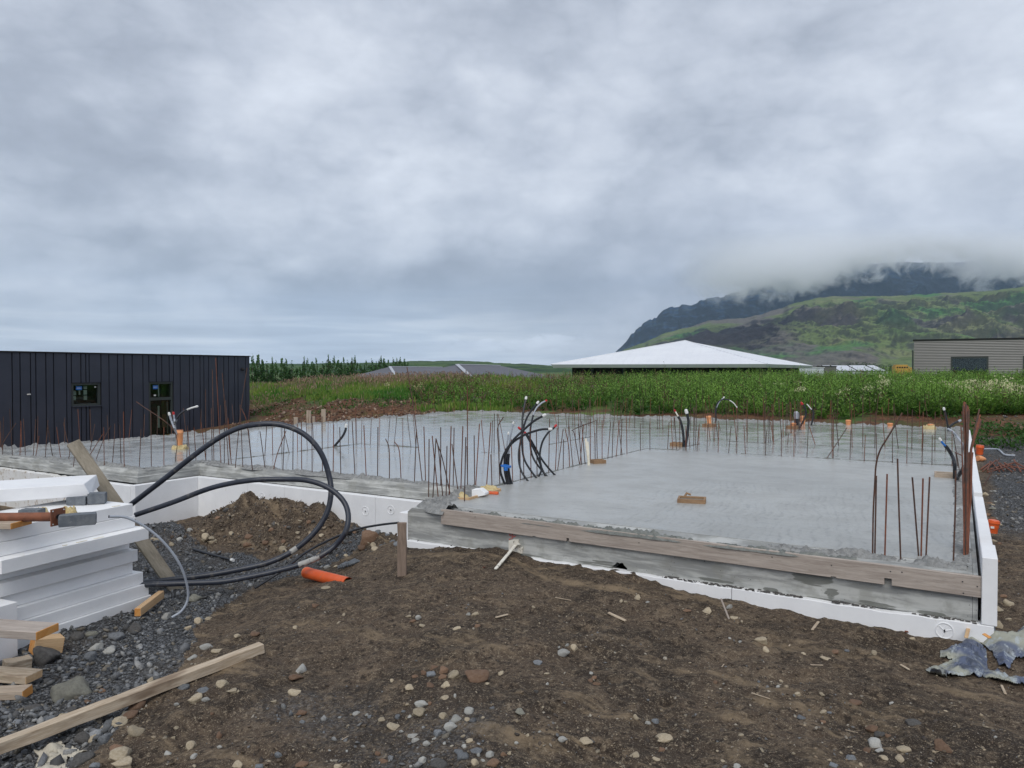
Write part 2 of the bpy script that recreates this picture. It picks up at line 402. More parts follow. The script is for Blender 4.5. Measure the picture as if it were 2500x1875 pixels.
M['crumb'] = vary('rough_concrete_crumbs', (.19, .193, .19), (.32, .322, .315), 26, .9, .9, 110, .01, c3=(.05, .05, .05), c3scale=60, c3amt=.6)
M['crumb_wet'] = vary('wet_concrete_lip', (.11, .118, .108), (.19, .20, .185), 18, .5, .8, 90, .006, c3=(.07, .075, .065), c3scale=60, c3amt=.5)

# leaf materials driven by a vertex colour attribute
def leafmat(name, rough=.6, trans=.25):
    m, t, b = newmat(name); a = t.add('ShaderNodeAttribute'); a.attribute_name = 'Col'
    setc(t, b, a.outputs['Color'], rough, spec=.25)
    o = [n for n in t.n if n.type == 'OUTPUT_MATERIAL'][0]
    tr = t.add('ShaderNodeBsdfTranslucent'); t.link(a.outputs['Color'], tr.inputs[0])
    mx = t.add('ShaderNodeMixShader'); mx.inputs[0].default_value = trans
    t.link(b.outputs[0], mx.inputs[1]); t.link(tr.outputs[0], mx.inputs[2]); t.link(mx.outputs[0], o.inputs[0]); return m
M['leaf'] = leafmat('leaves', .6, .4); M['grass'] = leafmat('grass_blades', .7, .2); M['petal'] = leafmat('petals', .7, .3)
m, t, b = newmat('pebbles'); a = t.add('ShaderNodeAttribute'); a.attribute_name = 'Col'; co = coords(t, world=True)
setc(t, b, t.mix(t.maprange(t.noise(co, 120, 3, .6), .4, .7, 0, .5), a.outputs['Color'], (.04, .035, .03)), .8, t.noise(co, 200, 3, .6), .5, .002); M['pebble'] = m
def stone_mat(name, c1, c2, c3):
    m, t, b = newmat(name); co = coords(t, 'Object'); r = t.add('ShaderNodeObjectInfo').outputs['Random']
    off = t.vmath('ADD', co, t.vmath('SCALE', t.add('ShaderNodeObjectInfo').outputs['Location'], sc_=3.))
    c = t.mix(t.maprange(t.noise(off, 9, 5, .65), .35, .65), c1, c2)
    c = t.mix(t.maprange(t.noise(off, 34, 4, .7), .56, .7, 0, .6), c, c3)
    c = t.mix(1., c, t.ramp(r, [(0, .72), (1, 1.2)]), 'MULTIPLY')
    setc(t, b, c, .82, t.noise(off, 60, 5, .65), .6, .005); return m
M['s_tan'] = stone_mat('tan_stone', (.34, .28, .19), (.44, .37, .27), (.16, .12, .08))
M['s_brown'] = stone_mat('brown_stone', (.15, .085, .05), (.20, .125, .08), (.07, .045, .03))
M['s_grey'] = stone_mat('blue_grey_stone', (.125, .135, .148), (.20, .21, .222), (.07, .075, .08))
M['s_pale'] = stone_mat('pale_stone', (.40, .39, .36), (.32, .32, .30), (.20, .20, .19))
M['s_dark'] = stone_mat('dark_stone', (.055, .052, .05), (.09, .085, .08), (.13, .125, .11))
M['s_olive'] = stone_mat('lichen_grey_stone', (.16, .155, .13), (.23, .225, .185), (.09, .085, .075))

# ---------------------------------------------------------------- ground
SX0, SX1 = -13.45, .11          # slab extents (X), left wing and front block
XB, XS = -4.47, -9.16           # left side of the front block, step in the wing
YF, YW, YL, YB = 5.60, 6.80, 5.88, 19.60   # front faces: block, wing, left wing; back edge
FOOT = [(SX0, YL), (XS, YL), (XS, YW), (XB, YW), (XB, YF), (SX1 + .1, YF), (SX1 + .1, YB), (SX0, YB)]
ctl = []
def cp(p, z=None): ctl.append((p[0], p[1], p[2] if z is None else z))
for u, v, z in [(0, 1875, -.66), (300, 1875, -.56), (700, 1875, -.46), (1250, 1875, -.38), (1900, 1875, -.37), (2500, 1875, -.38),
                (600, 1700, -.48), (1250, 1650, -.38), (1800, 1650, -.40), (2300, 1700, -.42), (980, 1500, -.42), (1300, 1500, -.37), (1650, 1550, -.40), (2000, 1580, -.43),
                (980, 1405, -.42), (1180, 1400, -.36), (1400, 1430, -.36), (860, 1425, -.47), (2200, 1600, -.43), (640, 1600, -.50), (480, 1640, -.56),
                (560, 1440, -.66), (420, 1500, -.70), (330, 1560, -.72), (200, 1600, -.73), (100, 1700, -.70), (250, 1700, -.64), (23, 1640, -.73), (-300, 1700, -.72), (-300, 1500, -.75),
                (330, 1470, -.74), (450, 1400, -.75), (560, 1400, -.75), (600, 1370, -.75), (700, 1395, -.72), (760, 1425, -.62), (500, 1330, -.75), (400, 1350, -.75), (840, 1350, -.66)]:
    cp(P(u, v, z))
# heights against the front of the slab
for u, v in [(1007, 1345), (1080, 1338), (1150, 1326), (1215, 1333), (1330, 1378), (1420, 1382), (1560, 1400), (1640, 1440), (1700, 1456), (1800, 1474), (1880, 1492), (2010, 1524), (2140, 1532), (2250, 1562), (2340, 1574), (2420, 1580)]:
    p = PY(u, v, 5.5); cp(p); cp(p + np.array([0, -.12, -.01])); cp(p + np.array([0, .3, 0]))
for x in (-4.9, -5.6, -6.4, -7.2, -8, -8.8): cp((x, 6.7, -.72 if x < -5.2 else -.62))
for x in (-9.6, -10.5, -11.5, -12.8): cp((x, 5.7, -.74))
for y, z in ((5.6, -.41), (6.5, -.40), (8, -.36), (10, -.33), (12, -.31), (15, -.29), (17.5, -.26)): cp((.35, y, z)); cp((1.2, y, z - .02)); cp((3, y, z)); cp((6, y, z))
for x in (-12, -9, -6, -3, -.5): cp((x, 19.9, -.14)); cp((x, 20.9, .02)); cp((x, 22.2, .16)); cp((x, 25, .3)); cp((x, 32, .46)); cp((x, 45, .48)); cp((x, 70, .1))
for x in (1, 3, 6, 10): cp((x, 18.6, -.2)); cp((x, 20.3, .0)); cp((x, 22, .16)); cp((x, 26, .3)); cp((x, 36, .46)); cp((x, 50, .45)); cp((x, 75, .1))
for y in (2, 6, 10, 14): cp((-14, y, -.45)); cp((-16, y, -.7)); cp((-19, y, -1.0)); cp((-23, y, -1.3)); cp((-32, y, -1.3)); cp((-45, y, -1.3))
for y in (16, 18.5): cp((-14, y, -.3)); cp((-17, y, -.55)); cp((-21, y, -.85)); cp((-26, y, -1.1)); cp((-35, y, -1.2))
for u, v, d in [(620, 1036, 29), (620, 1003, 32.5), (620, 972, 36), (620, 952, 40), (870, 1016, 22.5), (870, 988, 25.5), (870, 966, 28.5), (870, 947, 33), (870, 939, 37),
                (750, 1026, 25.5), (750, 992, 29), (750, 965, 33), (750, 944, 38), (1000, 1008, 23.2), (1000, 980, 26.5), (1000, 953, 31), (1000, 938, 36),
                (1120, 1000, 23.8), (1120, 978, 26.5), (1120, 952, 30.5), (1120, 937, 35), (500, 1015, 36), (500, 960, 40)]:
    cp(D(u, v, d))
for u in (300, 620, 900, 1200):
    cp(D(u, 904, 55), -.3); cp(D(u, 904, 70), -1.0); cp(D(u, 904, 110), -1.3)
for a in range(0, 360, 15):
    for rr, zz in ((9, -.42), (25, -.6), (60, -.9), (140, -1.2), (400, -1.4), (1500, -2), (6000, -4)):
        x, y = rr * math.sin(math.radians(a)), rr * math.cos(math.radians(a))
        va = (math.degrees(math.atan2(x, y)) + math.degrees(TH) + 180) % 360 - 180
        if rr < 100 and abs(va) < 48: continue
        if rr == 60 or rr == 25 or rr == 9:
            if abs(va) < 48: continue
        ctl.append((x, y, zz))
ctl = np.array(ctl)
crad = .10 * np.hypot(ctl[:, 0], ctl[:, 1]) + .12
GRAVEL = [P(u, v, -.6)[:2] for u, v in [(-900, 1900), (90, 1875), (250, 1765), (400, 1655), (470, 1560), (480, 1500), (560, 1440), (640, 1403), (750, 1372), (840, 1352), (900, 1330), (960, 1300), (880, 1290), (830, 1325), (661, 1342), (520, 1318), (430, 1280), (330, 1240), (-900, 1300)]]
PATCH = [(740, 1700, .22, .10), (850, 1745, .25, .12), (1090, 1800, .25, .14), (1030, 1860, .3, .15)]
FEET = []
for u_, v_, a_ in [(1150, 1480, .4), (1240, 1520, .5), (1330, 1475, .3), (1420, 1540, .6), (1560, 1500, .4), (1660, 1570, .5), (1780, 1600, .4), (1880, 1560, .7), (1960, 1640, .5), (2080, 1590, .3), (2150, 1700, .6), (1480, 1660, .2), (1350, 1740, .5), (1600, 1720, .6), (1800, 1760, .3), (1000, 1560, .8), (900, 1500, .7), (1090, 1620, .5), (2300, 1780, .4), (2020, 1800, .5)]:
    FEET.append((P(u_, v_, -.4)[0], P(u_, v_, -.4)[1], a_ + TH))
def gheight(x, y, fine=True):
    x = np.asarray(x, float); y = np.asarray(y, float); shp = x.shape; x = x.ravel(); y = y.ravel()
    z = np.empty(x.shape)
    for i in range(0, len(x), 20000):
        xx = x[i:i + 20000, None]; yy = y[i:i + 20000, None]
        q = ((xx - ctl[:, 0]) ** 2 + (yy - ctl[:, 1]) ** 2) / crad ** 2
        wt = 1 / (q + .18) ** 2.2
        z[i:i + 20000] = (wt * ctl[:, 2]).sum(1) / wt.sum(1)
    R = np.hypot(x, y)
    near = 1 - ss(9, 22, R)
    # the spoil heap in front of the wing foam, its low left tail and the rubble by the corner
    for (u, v, d, h, rx, ry) in [(610, 0, 9.35, .27, .36, .42), (690, 0, 9.15, .27, .42, .50), (765, 0, 9.0, .25, .40, .46), (545, 0, 9.4, .12, .5, .4), (850, 0, 8.75, .16, .42, .4), (400, 0, 9.0, .13, .8, .35), (300, 0, 8.6, .12, .6, .4), (925, 0, 8.2, .18, .35, .35)]:
        c = CF((u - 1250) / F * d, d); dx = x - c[0]; dy = y - c[1]
        a = dx * _r[0] + dy * _r[1]; b_ = dx * _f[0] + dy * _f[1]
        q = (a / rx) ** 2 + (b_ / ry) ** 2
        z = z + h * np.exp(-q * 1.1) * (1 + .55 * fbm(x * 4.1, y * 4.1, 4, 2))
    gm = gmask(x, y)
    if fine:
        z = z + near * (.035 * fbm(x * 1.3, y * 1.3, 3, 1) + .024 * fbm(x * 6, y * 6, 3, 4)) + near * .017 * fbm(x * 19, y * 19, 3, 6) + near * gm * .012 * fbm(x * 34, y * 34, 2, 8)
        z = z - near * .03 * ss(.12, .5, fbm(x * 2.1 + 5, y * 2.1, 3, 9))
    if fine:
        for (fx_, fy_, an_) in FEET:
            dx = x - fx_; dy = y - fy_; k_ = (np.abs(dx) < .4) & (np.abs(dy) < .4)
            if k_.any():
                a = dx[k_] * math.cos(an_) + dy[k_] * math.sin(an_); b_ = -dx[k_] * math.sin(an_) + dy[k_] * math.cos(an_); q = (a / .14) ** 2 + (b_ / .05) ** 2; z[k_] += -.016 * np.exp(-q ** 2) + .008 * np.exp(-(q - 2.) ** 2 * 2)
    z = z + (1 - near) * (.09 * fbm(x * .35, y * .35, 4, 3) + .05 * fbm(x * 1.6, y * 1.6, 3, 5)) * (R < 80)
    under = inpoly(x, y, [(a[0], a[1]) for a in FOOT])
    z = np.where(under, np.minimum(z, -.5), z)
    return z.reshape(shp)
def gmask(x, y):
    x = np.asarray(x, float); y = np.asarray(y, float)
    jx = x + .22 * fbm(x * 1.7, y * 1.7, 3, 11); jy = y + .22 * fbm(x * 1.7, y * 1.7, 3, 12)
    g = inpoly(jx, jy, [tuple(a) for a in GRAVEL]).astype(float)
    for (u, v, rx, ry) in PATCH:
        c = P(u, v, -.42); q = ((jx - c[0]) / rx) ** 2 + ((jy - c[1]) / rx) ** 2
        g = np.maximum(g, .38 * np.exp(-q * 1.2))
    g = np.maximum(g, ss(.3, .45, jx) * ss(8.7, 9.6, jy) * ss(19.4, 18.2, jy))
    return g
# polar sheet around the site, fine where it is near, out to the horizon
rad = [.4]
while rad[-1] < 30: rad.append(rad[-1] * (1.0085 if 2.4 < rad[-1] < 11 else 1.02) + .0)
while rad[-1] < 7900: rad.append(rad[-1] * 1.07)
rad = np.array(rad)
a1 = np.radians(np.linspace(-42, 42, 760)); a2 = np.radians(np.linspace(42, 318, 90))[1:-1]
ang = np.concatenate([a1, a2]); ang = ang - TH   # measured clockwise from +Y
RR, AA = np.meshgrid(rad, ang, indexing='ij')
GX = RR * np.sin(AA); GY = RR * np.cos(AA)
GZ = gheight(GX, GY)
nr, na = GX.shape
V = np.stack([GX.ravel(), GY.ravel(), GZ.ravel()], 1)
ii, jj = np.meshgrid(np.arange(nr - 1), np.arange(na), indexing='ij'); j2 = (jj + 1) % na
Fq = np.stack([(ii * na + jj), (ii * na + j2), ((ii + 1) * na + j2), ((ii + 1) * na + jj)], -1).reshape(-1, 4)
Fq = Fq[:, ::-1]
V = np.vstack([V, [[0, 0, float(GZ[0].mean())]]]); ctr = len(V) - 1
gm = gmask(GX, GY).ravel()
xx, yy = GX.ravel(), GY.ravel(); Rr = np.hypot(xx, yy)
soil = np.clip(ss(15.5, 17.5, Rr) * ((yy > 18.9) | (xx < -13.45)) , 0, 1)
# vegetation cover on the bank and field beyond
def vegmask(x, y):
    cf = x * _f[0] + y * _f[1]; cr = x * _r[0] + y * _r[1]; u = 1250 + F * cr / np.maximum(cf, .1)
    n = fbm(x * .55, y * .55, 3, 21)
    edge = np.interp(u, [300, 620, 750, 870, 1000, 1080, 1135, 1500, 1900, 2300, 2600, 3200], [39, 35, 32, 29, 27.4, 26.2, 26.0, 23.4, 21.7, 20.2, 20.6, 20.5])
    return ss(-.5, .6, cf - edge + n * 4.5 + 1.5 * fbm(x * 1.7, y * 1.7, 3, 23)), u, cf
vm, _, _ = vegmask(xx, yy)
cols = {'Mask': np.append(np.stack([gm, soil * (1 - vm), vm * (Rr > 14)], 1), [[0, 0, 0]], 0)}
m, t, b = newmat('ground_soil'); M['ground'] = m
co = coords(t, world=True); at = t.add('ShaderNodeAttribute'); at.attribute_name = 'Mask'
s_ = t.add('ShaderNodeSeparateColor'); t.link(at.outputs['Color'], s_.inputs[0])
nA = t.noise(co, 1.4, 5, .6); nB = t.noise(co, 9, 6, .68); nC = t.noise(co, 45, 5, .7); nD = t.noise(co, 150, 3, .65)
brown = t.mix(t.maprange(nA, .38, .62), (.036, .026, .019), (.084, .060, .042))
brown = t.mix(t.maprange(nB, .46, .68, 0, .8), brown, (.165, .122, .082))
brown = t.mix(t.maprange(nC, .54, .66, 0, .85), brown, (.25, .20, .14))
brown = t.mix(t.maprange(nD, .57, .68, 0, .8), brown, (.36, .30, .22))
brown = t.mix(t.maprange(t.noise(co, 27, 5, .7), .48, .38, 0, .85), brown, (.022, .016, .012))
ml = t.add('ShaderNodeMapping'); t.link(co, ml.inputs['Vector']); ml.inputs['Rotation'].default_value = (0, 0, .35); ml.inputs['Scale'].default_value = (.55, 2.4, 1)
sand = t.maprange(t.noise(ml.outputs[0], 1.4, 6, .68, .7), .53, .66, 0, .85)
brown = t.mix(t.math('MULTIPLY', sand, t.maprange(nB, .35, .6, .35, 1)), brown, (.235, .175, .112))
vo = t.voro(co, 55.); vcol = t.add('ShaderNodeSeparateColor'); t.link(vo.outputs['Color'], vcol.inputs[0])
vo2 = t.voro(co, 24.); v2 = t.add('ShaderNodeSeparateColor'); t.link(vo2.outputs['Color'], v2.inputs[0])
grav = t.mix(vcol.outputs[0], (.050, .052, .055), (.175, .182, .192))
grav = t.mix(t.math('MULTIPLY', t.maprange(v2.outputs[0], .72, .95), .8), grav, (.19, .20, .215))
grav = t.mix(t.maprange(vo.outputs['Distance'], .42, .62, 0, .8), grav, (.020, .020, .020))
grav = t.mix(t.maprange(nA, .46, .66, 0, .45), grav, (.085, .070, .055))
red = t.mix(t.maprange(nB, .4, .62), (.062, .030, .017), (.155, .072, .036))
red = t.mix(t.maprange(nC, .54, .66, 0, .75), red, (.26, .17, .11))
red = t.mix(t.maprange(t.noise(co, .9, 5, .65), .48, .60, 0, .75), red, (.060, .072, .022))
gr = t.mix(t.maprange(t.noise(co, .12, 5, .6), .4, .6), (.045, .10, .022), (.095, .145, .035))
gr = t.mix(t.maprange(t.noise(co, .011, 4, .5), .42, .6), gr, (.085, .125, .040))
c = t.mix(s_.outputs[0], brown, grav); c = t.mix(s_.outputs[1], c, red); c = t.mix(s_.outputs[2], c, gr)
hb_ = t.math('ADD', t.math('MULTIPLY', nB, .5), t.math('ADD', t.math('MULTIPLY', nC, .5), t.math('MULTIPLY', nD, .25)))
hg = t.math('MULTIPLY', t.math('SUBTRACT', .7, vo.outputs['Distance']), 1.3)
hh = t.math('ADD', t.math('MULTIPLY', hb_, t.math('SUBTRACT', 1.15, s_.outputs[0])), t.math('MULTIPLY', hg, s_.outputs[0]))
setc(t, b, c, .92, hh, .9, .018, .25)
Fall = [tuple(f) for f in []]
g = mesh('ground', V, Fq, M['ground'], None, True, cols)
g['kind'] = 'structure'
def gz(x, y): return float(gheight(np.array([x]), np.array([y]))[0])
def PG(u, v, it=12):
    """point of the ground seen at u,v"""
    z = -.45
    for _ in range(it):
        p = P(u, v, z); z = .5 * z + .5 * gz(p[0], p[1])
    return np.array([p[0], p[1], z])

# ---------------------------------------------------------------- slab
slab = thing('concrete_slab', (-4, 10, 0), 'large wet grey concrete floor slab studded with rusty bars', 'concrete slab')
def prism_xy(poly, z0, z1):
    n = len(poly); V = [(x, y, z0) for x, y in poly] + [(x, y, z1) for x, y in poly]
    return V, [tuple(range(n))[::-1], tuple(range(n, 2 * n))] + [(i, (i + 1) % n, n + (i + 1) % n, n + i) for i in range(n)]
top = [(SX0 + .06, YL + .1), (XS - .1, YL + .1), (XS - .1, YW + .1), (XB + .06, YW + .1), (XB + .06, YF + .25), (SX1 - .02, YF + .25), (SX1 - .02, YB - .06), (SX0 + .06, YB - .06)]
mb = MB(); mb.add(*prism_xy(top, -.26, 0)); mb.build('slab_surface', M['concrete'], slab)
# outer beam: a swept profile with a chamfer along the wing
prof = [(.14, -.003), (.0, -.006), (-.028, -.045), (-.034, -.075), (-.05, -.085), (-.05, -.165), (.14, -.165)]
path = [(SX0 - .0, YL, 0, -1), (XS, YL, 0, -1), (XS, YW, 0, -1), (XB + .1, YW, 0, -1)]
pts = [(SX0, YL), (XS, YL), (XS, YW), (XB + .1, YW)]
offs = [lambda o: (SX0, YL + o), lambda o: (XS - o, YL + o), lambda o: (XS - o, YW + o), lambda o: (XB + .1, YW + o)]
mb = MB(); V = []; n = len(prof)
for fo in offs:
    for o, z in prof: x, y = fo(o); V.append((x, y, z))
Fc = []
for i in range(3):
    for k in range(n - 1): Fc.append((i * n + k, i * n + k + 1, (i + 1) * n + k + 1, (i + 1) * n + k))
Fc.append(tuple(range(n))); Fc.append(tuple(3 * n + k for k in range(n))[::-1])
mb.add(V, Fc); mb.build('edge_beam', M['cast'], slab)
# front beam with the half round drain opening in its lower edge
hx = PY(1513, 1366, YF)[0]
ol = [(XB - .02, -.04), (XB + .03, 0), (SX1 - .02, 0), (SX1 - .02, -.30)]
ol += [(hx + .062, -.30)] + [(hx + .062 * math.cos(a) * (1 + .1 * math.sin(5 * a)), -.30 + .058 * math.sin(a) * (1 + .12 * math.sin(7 * a))) for a in np.linspace(.3, math.pi - .3, 11)] + [(hx - .062, -.30), (XB - .02, -.30)]
def prism_xz(ol, y0, y1):
    n = len(ol); V = [(x, y0, z) for x, z in ol] + [(x, y1, z) for x, z in ol]
    return V, [tuple(range(n))[::-1], tuple(range(n, 2 * n))] + [(i, (i + 1) % n, n + (i + 1) % n, n + i) for i in range(n)]
ol = ol[::-1]
mb = MB(); mb.add(*prism_xz([(x, z - .004) for x, z in ol], YF, YF + .249)); mb.build('front_beam', M['cast'], slab)
mb = MB(); mb.box(XB - .02, XB + .055, YF + .253, YW + .02, -.30, -.004); mb.build('side_beam', M['cast'], slab)
mb = MB(); mb.box(SX0 - .03, SX0 + .058, YL + .1, YB, -.35, -.004); mb.box(SX0 + .06, SX1, YB - .058, YB + .03, -.35, -.004); mb.box(SX1 - .018, SX1 + .01, YF, YB - .06, -.3, -.004)
mb.build('rear_beam', M['cast'], slab)
def lumps(path2, width, hgt, seed, mat, name, step=.018, base=-.012, res=7):
    """an irregular crumbly ridge along a path on the slab"""
    pts = [];
    for (a, b_) in zip(path2[:-1], path2[1:]):
        a = np.array(a, float); b_ = np.array(b_, float); k = max(2, int(np.linalg.norm(b_ - a) / step))
        for q in range(k): pts.append(a + (b_ - a) * q / k)
    pts.append(np.array(path2[-1], float)); pts = np.array(pts); m_ = len(pts)
    tg = np.gradient(pts, axis=0); tg /= np.linalg.norm(tg, axis=1)[:, None] + 1e-9; nm = np.stack([-tg[:, 1], tg[:, 0]], 1)
    s_l = np.cumsum(np.r_[0, np.linalg.norm(np.diff(pts, axis=0), axis=1)])
    w_ = width * (1 + .7 * fbm(s_l * 3, s_l * 0 + seed, 3, seed)); hh_ = hgt * np.clip(1 + 1.6 * fbm(s_l * 4, s_l * 0 + 3, 3, seed + 1), .15, 3)
    V = []
    for k in range(res):
        tt = k / (res - 1) * 2 - 1
        x = pts[:, 0] + nm[:, 0] * tt * w_ / 2; y = pts[:, 1] + nm[:, 1] * tt * w_ / 2
        z = base + hh_ * (1 - tt * tt) + hgt * (1 - abs(tt)) * (1.1 * fbm(x * 30, y * 30, 2, seed) + 1.1 * fbm(x * 70, y * 70, 2, seed + 4))
        if abs(tt) == 1: z = z * 0 + base - .01
        V.append(np.stack([x, y, z], 1))
    V = np.stack(V, 1).reshape(-1, 3)
    i, k = np.meshgrid(np.arange(m_ - 1), np.arange(res - 1), indexing='ij')
    Fc = np.stack([i * res + k, i * res + k + 1, (i + 1) * res + k + 1, (i + 1) * res + k], -1).reshape(-1, 4)
    return mesh(name, V, Fc, mat, slab, True)
lumps([(SX0, YL + .08), (XS - .06, YL + .09), (XS - .07, YW + .07), (XB, YW + .07)], .17, .030, 31, M['crumb'], 'rough_rim')
lumps([(SX0 + .03, YL), (SX0 + .03, YB - .02), (SX1, YB - .02)], .22, .045, 41, M['crumb'], 'rough_rim', step=.05, res=5)
lumps([(SX1 - .12, YB), (SX1 - .08, YF + .2)], .13, .024, 51, M['crumb'], 'rough_rim', res=9)
lumps([(XB + .02, YW - .1), (XB + .10, YF + .12), (XB + .45, YF + .06)], .26, .045, 61, M['crumb'], 'rough_rim', res=11, step=.012)
lumps([(XB + .25, YF + .18), (XB + .65, YF + .07)], .10, .03, 71, M['crumb'], 'rough_rim', res=9, step=.012)
lumps([(-1.2, YF + .05), (-.85, YF + .10), (-.35, YF + .16), (SX1 - .05, YF + .13)], .15, .032, 81, M['crumb'], 'rough_rim', res=11, step=.012)
lx0 = PY(1170, 1255, YF)[0]; lx1 = PY(2090, 1362, YF)[0]
lumps([(lx0, YF + .02), (lx0 + .4, YF + .0), ((lx0 + lx1) / 2, YF - .004), (lx1 - .3, YF - .0), (lx1, YF + .03)], .075, .024, 91, M['crumb_wet'], 'concrete_lip', res=13, step=.01, base=-.008)
for k, pth in enumerate([[(-9.1, YW), (-9.08, 10.0), (-7.8, 10.02)], [(-6.5, 9.95), (-6.15, 9.95)], [(-6.15, 11.6), (-6.15, 13.6)], [(-7.68, 14.6), (-7.66, 16.4), (-7.6, 19.4)], [(-6.7, 15.95), (-4, 15.88)],
                         [(-4.45, YW), (-4.47, 9.4), (-4.44, 11.83), (-3.9, 11.83)], [(-2.9, 11.84), (-.05, 11.84)], [(-4, 12.4), (-3.9, 13.0)], [(-4, 13.76), (-2.9, 13.76), (-2.93, 17.2)], [(-2.4, 13.8), (-.1, 13.9)]]):
    lumps(pth, .05, .009, 100 + k, M['crumb_wet'], 'joint_ridge', step=.03, res=5, base=-.003)

# foam edge insulation: individual boards
fgrp = 'white foam edge boards round the slab'
def foam(x0, x1, y0, y1, z0, z1, label, mat='foam', washers=(), name='foam_board', jag=0):
    t0 = thing(name, ((x0 + x1) / 2, (y0 + y1) / 2, z0), label, 'foam board', fgrp)
    nx = max(2, int((x1 - x0) / .03)) if jag else 2
    if jag:
        xs = np.linspace(x0, x1, nx); zt = z1 + jag * np.minimum(0, fbm(xs * 9, xs * 0, 3, 77)) - jag * .3 * ss(.15, .3, fbm(xs * 3, xs * 0, 2, 5))
        ol = [(x0, z0)] + [(x, z) for x, z in zip(xs, zt)] + [(x1, z0)]
        mb = MB(); mb.add(*prism_xz(ol, y0, y1))
    else: mb = MB(); mb.box(x0, x1, y0, y1, z0, z1)
    bevel(mb.build('board', M[mat], t0), .004)
    for (u, v) in washers:
        p = PY(u, v, y0 - .0015); R_ = .05
        wb = MB(); ri = [p + R_ * np.array([math.cos(a), 0, math.sin(a)]) for a in np.linspace(0, 2 * math.pi, 25)]
        wb.tube(ri, .0035, 5, False)
        for a in (.3, 2.4, 4.5): wb.tube([p, p + .8 * R_ * np.array([math.cos(a), 0, math.sin(a)])], .003, 5)
        o = wb.build('fixing_washer', M['foam'], t0)
        db = MB(); db.box(p[0] - .004, p[0] + .004, p[1] - .004, p[1], p[2] - .01, p[2] + .008); db.build('fixing_hole', M['black'], t0)
    return t0
xs = [XS + .152] + [PY(u, 1250, YW - .08)[0] for u in (615, 704, 926)] + [XB - .03]
lab = ['white foam board beside the inside corner, leftmost of those behind the spoil heap', 'narrow white foam board behind the left shoulder of the spoil heap', 'white foam board partly buried behind the top of the spoil heap', 'white foam board with two round fixings next to the corner post of the front block']
ws = [[(598, 1208)], [(640, 1213)], [(892, 1248)], [(954, 1245)]]
for i in range(4):
    foam(xs[i] + (.002 if i else 0), xs[i + 1] - .002, YW - .15, YW - .052, -.82, -.172, lab[i], washers=ws[i] if i else ((598, 1208),))
foam(XS + .052, XS + .15, YL - .15, YW - .052, -.82, -.172, 'white foam board turned towards the left along the step of the wing', washers=())
xl = [SX0 - .3, -11.9, -10.6, XS + .05]
for i, l in enumerate(['cement stained white foam board at the left edge of the picture', 'mud splashed white foam board left of the leaning grey plank', 'clean white foam board behind the leaning grey plank']):
    foam(xl[i], xl[i + 1] - .004, YL - .15, YL - .052, -.82, -.185 if i == 2 else -.175, l, 'foam_dirty' if i < 2 else 'foam', jag=.03 if i < 2 else 0)
foam(XB - .12, XB - .022, YF + .0, YW - .155, -.75, -.06, 'white foam board end on at the left corner of the front block')
xf = [XB + .0, -2.9, -1.42, SX1 + .10]
for i, l in enumerate(['white foam board showing under the left end of the front face', 'white foam board almost buried by soil below the middle of the front face', 'long white foam board with a round fixing at the right end of the front']):
    foam(xf[i] + .0, xf[i + 1] - .004, YF - .055, YF + .04, -.75, -.304, l, jag=.012, washers=[(2306, 1540)] if i == 2 else ())
ysr = [(YF - .055, 5.98, .125, .0), (5.985, 7.1, .105, -.03), (7.105, 8.45, .09, -.03), (8.46, 8.66, -.05, -.03), (8.67, 9.6, .10, -.03), (9.61, 12.2, .07, -.02), (12.21, 15.4, .06, -.01), (15.41, 18.7, .03, .0)]
for i, (y0, y1, zt, dx) in enumerate(ysr):
    l = ['tall white foam block standing at the right front corner of the slab', 'white foam board along the right side directly behind the corner block', 'white foam board along the right side beside the orange pipe socket', 'short sunken foam piece in the gap of the right side edging', 'white foam board along the right side level with the wooden box by the black hose', 'white foam board along the right side beside the fallen bars', 'white foam board along the right side beside the tilted orange pipe', 'farthest white foam board of the right side edging'][i]
    foam(SX1 + .028, SX1 + .112 + dx * .3, y0, y1 - .003, -.302 if i == 0 else -.6, zt, l)

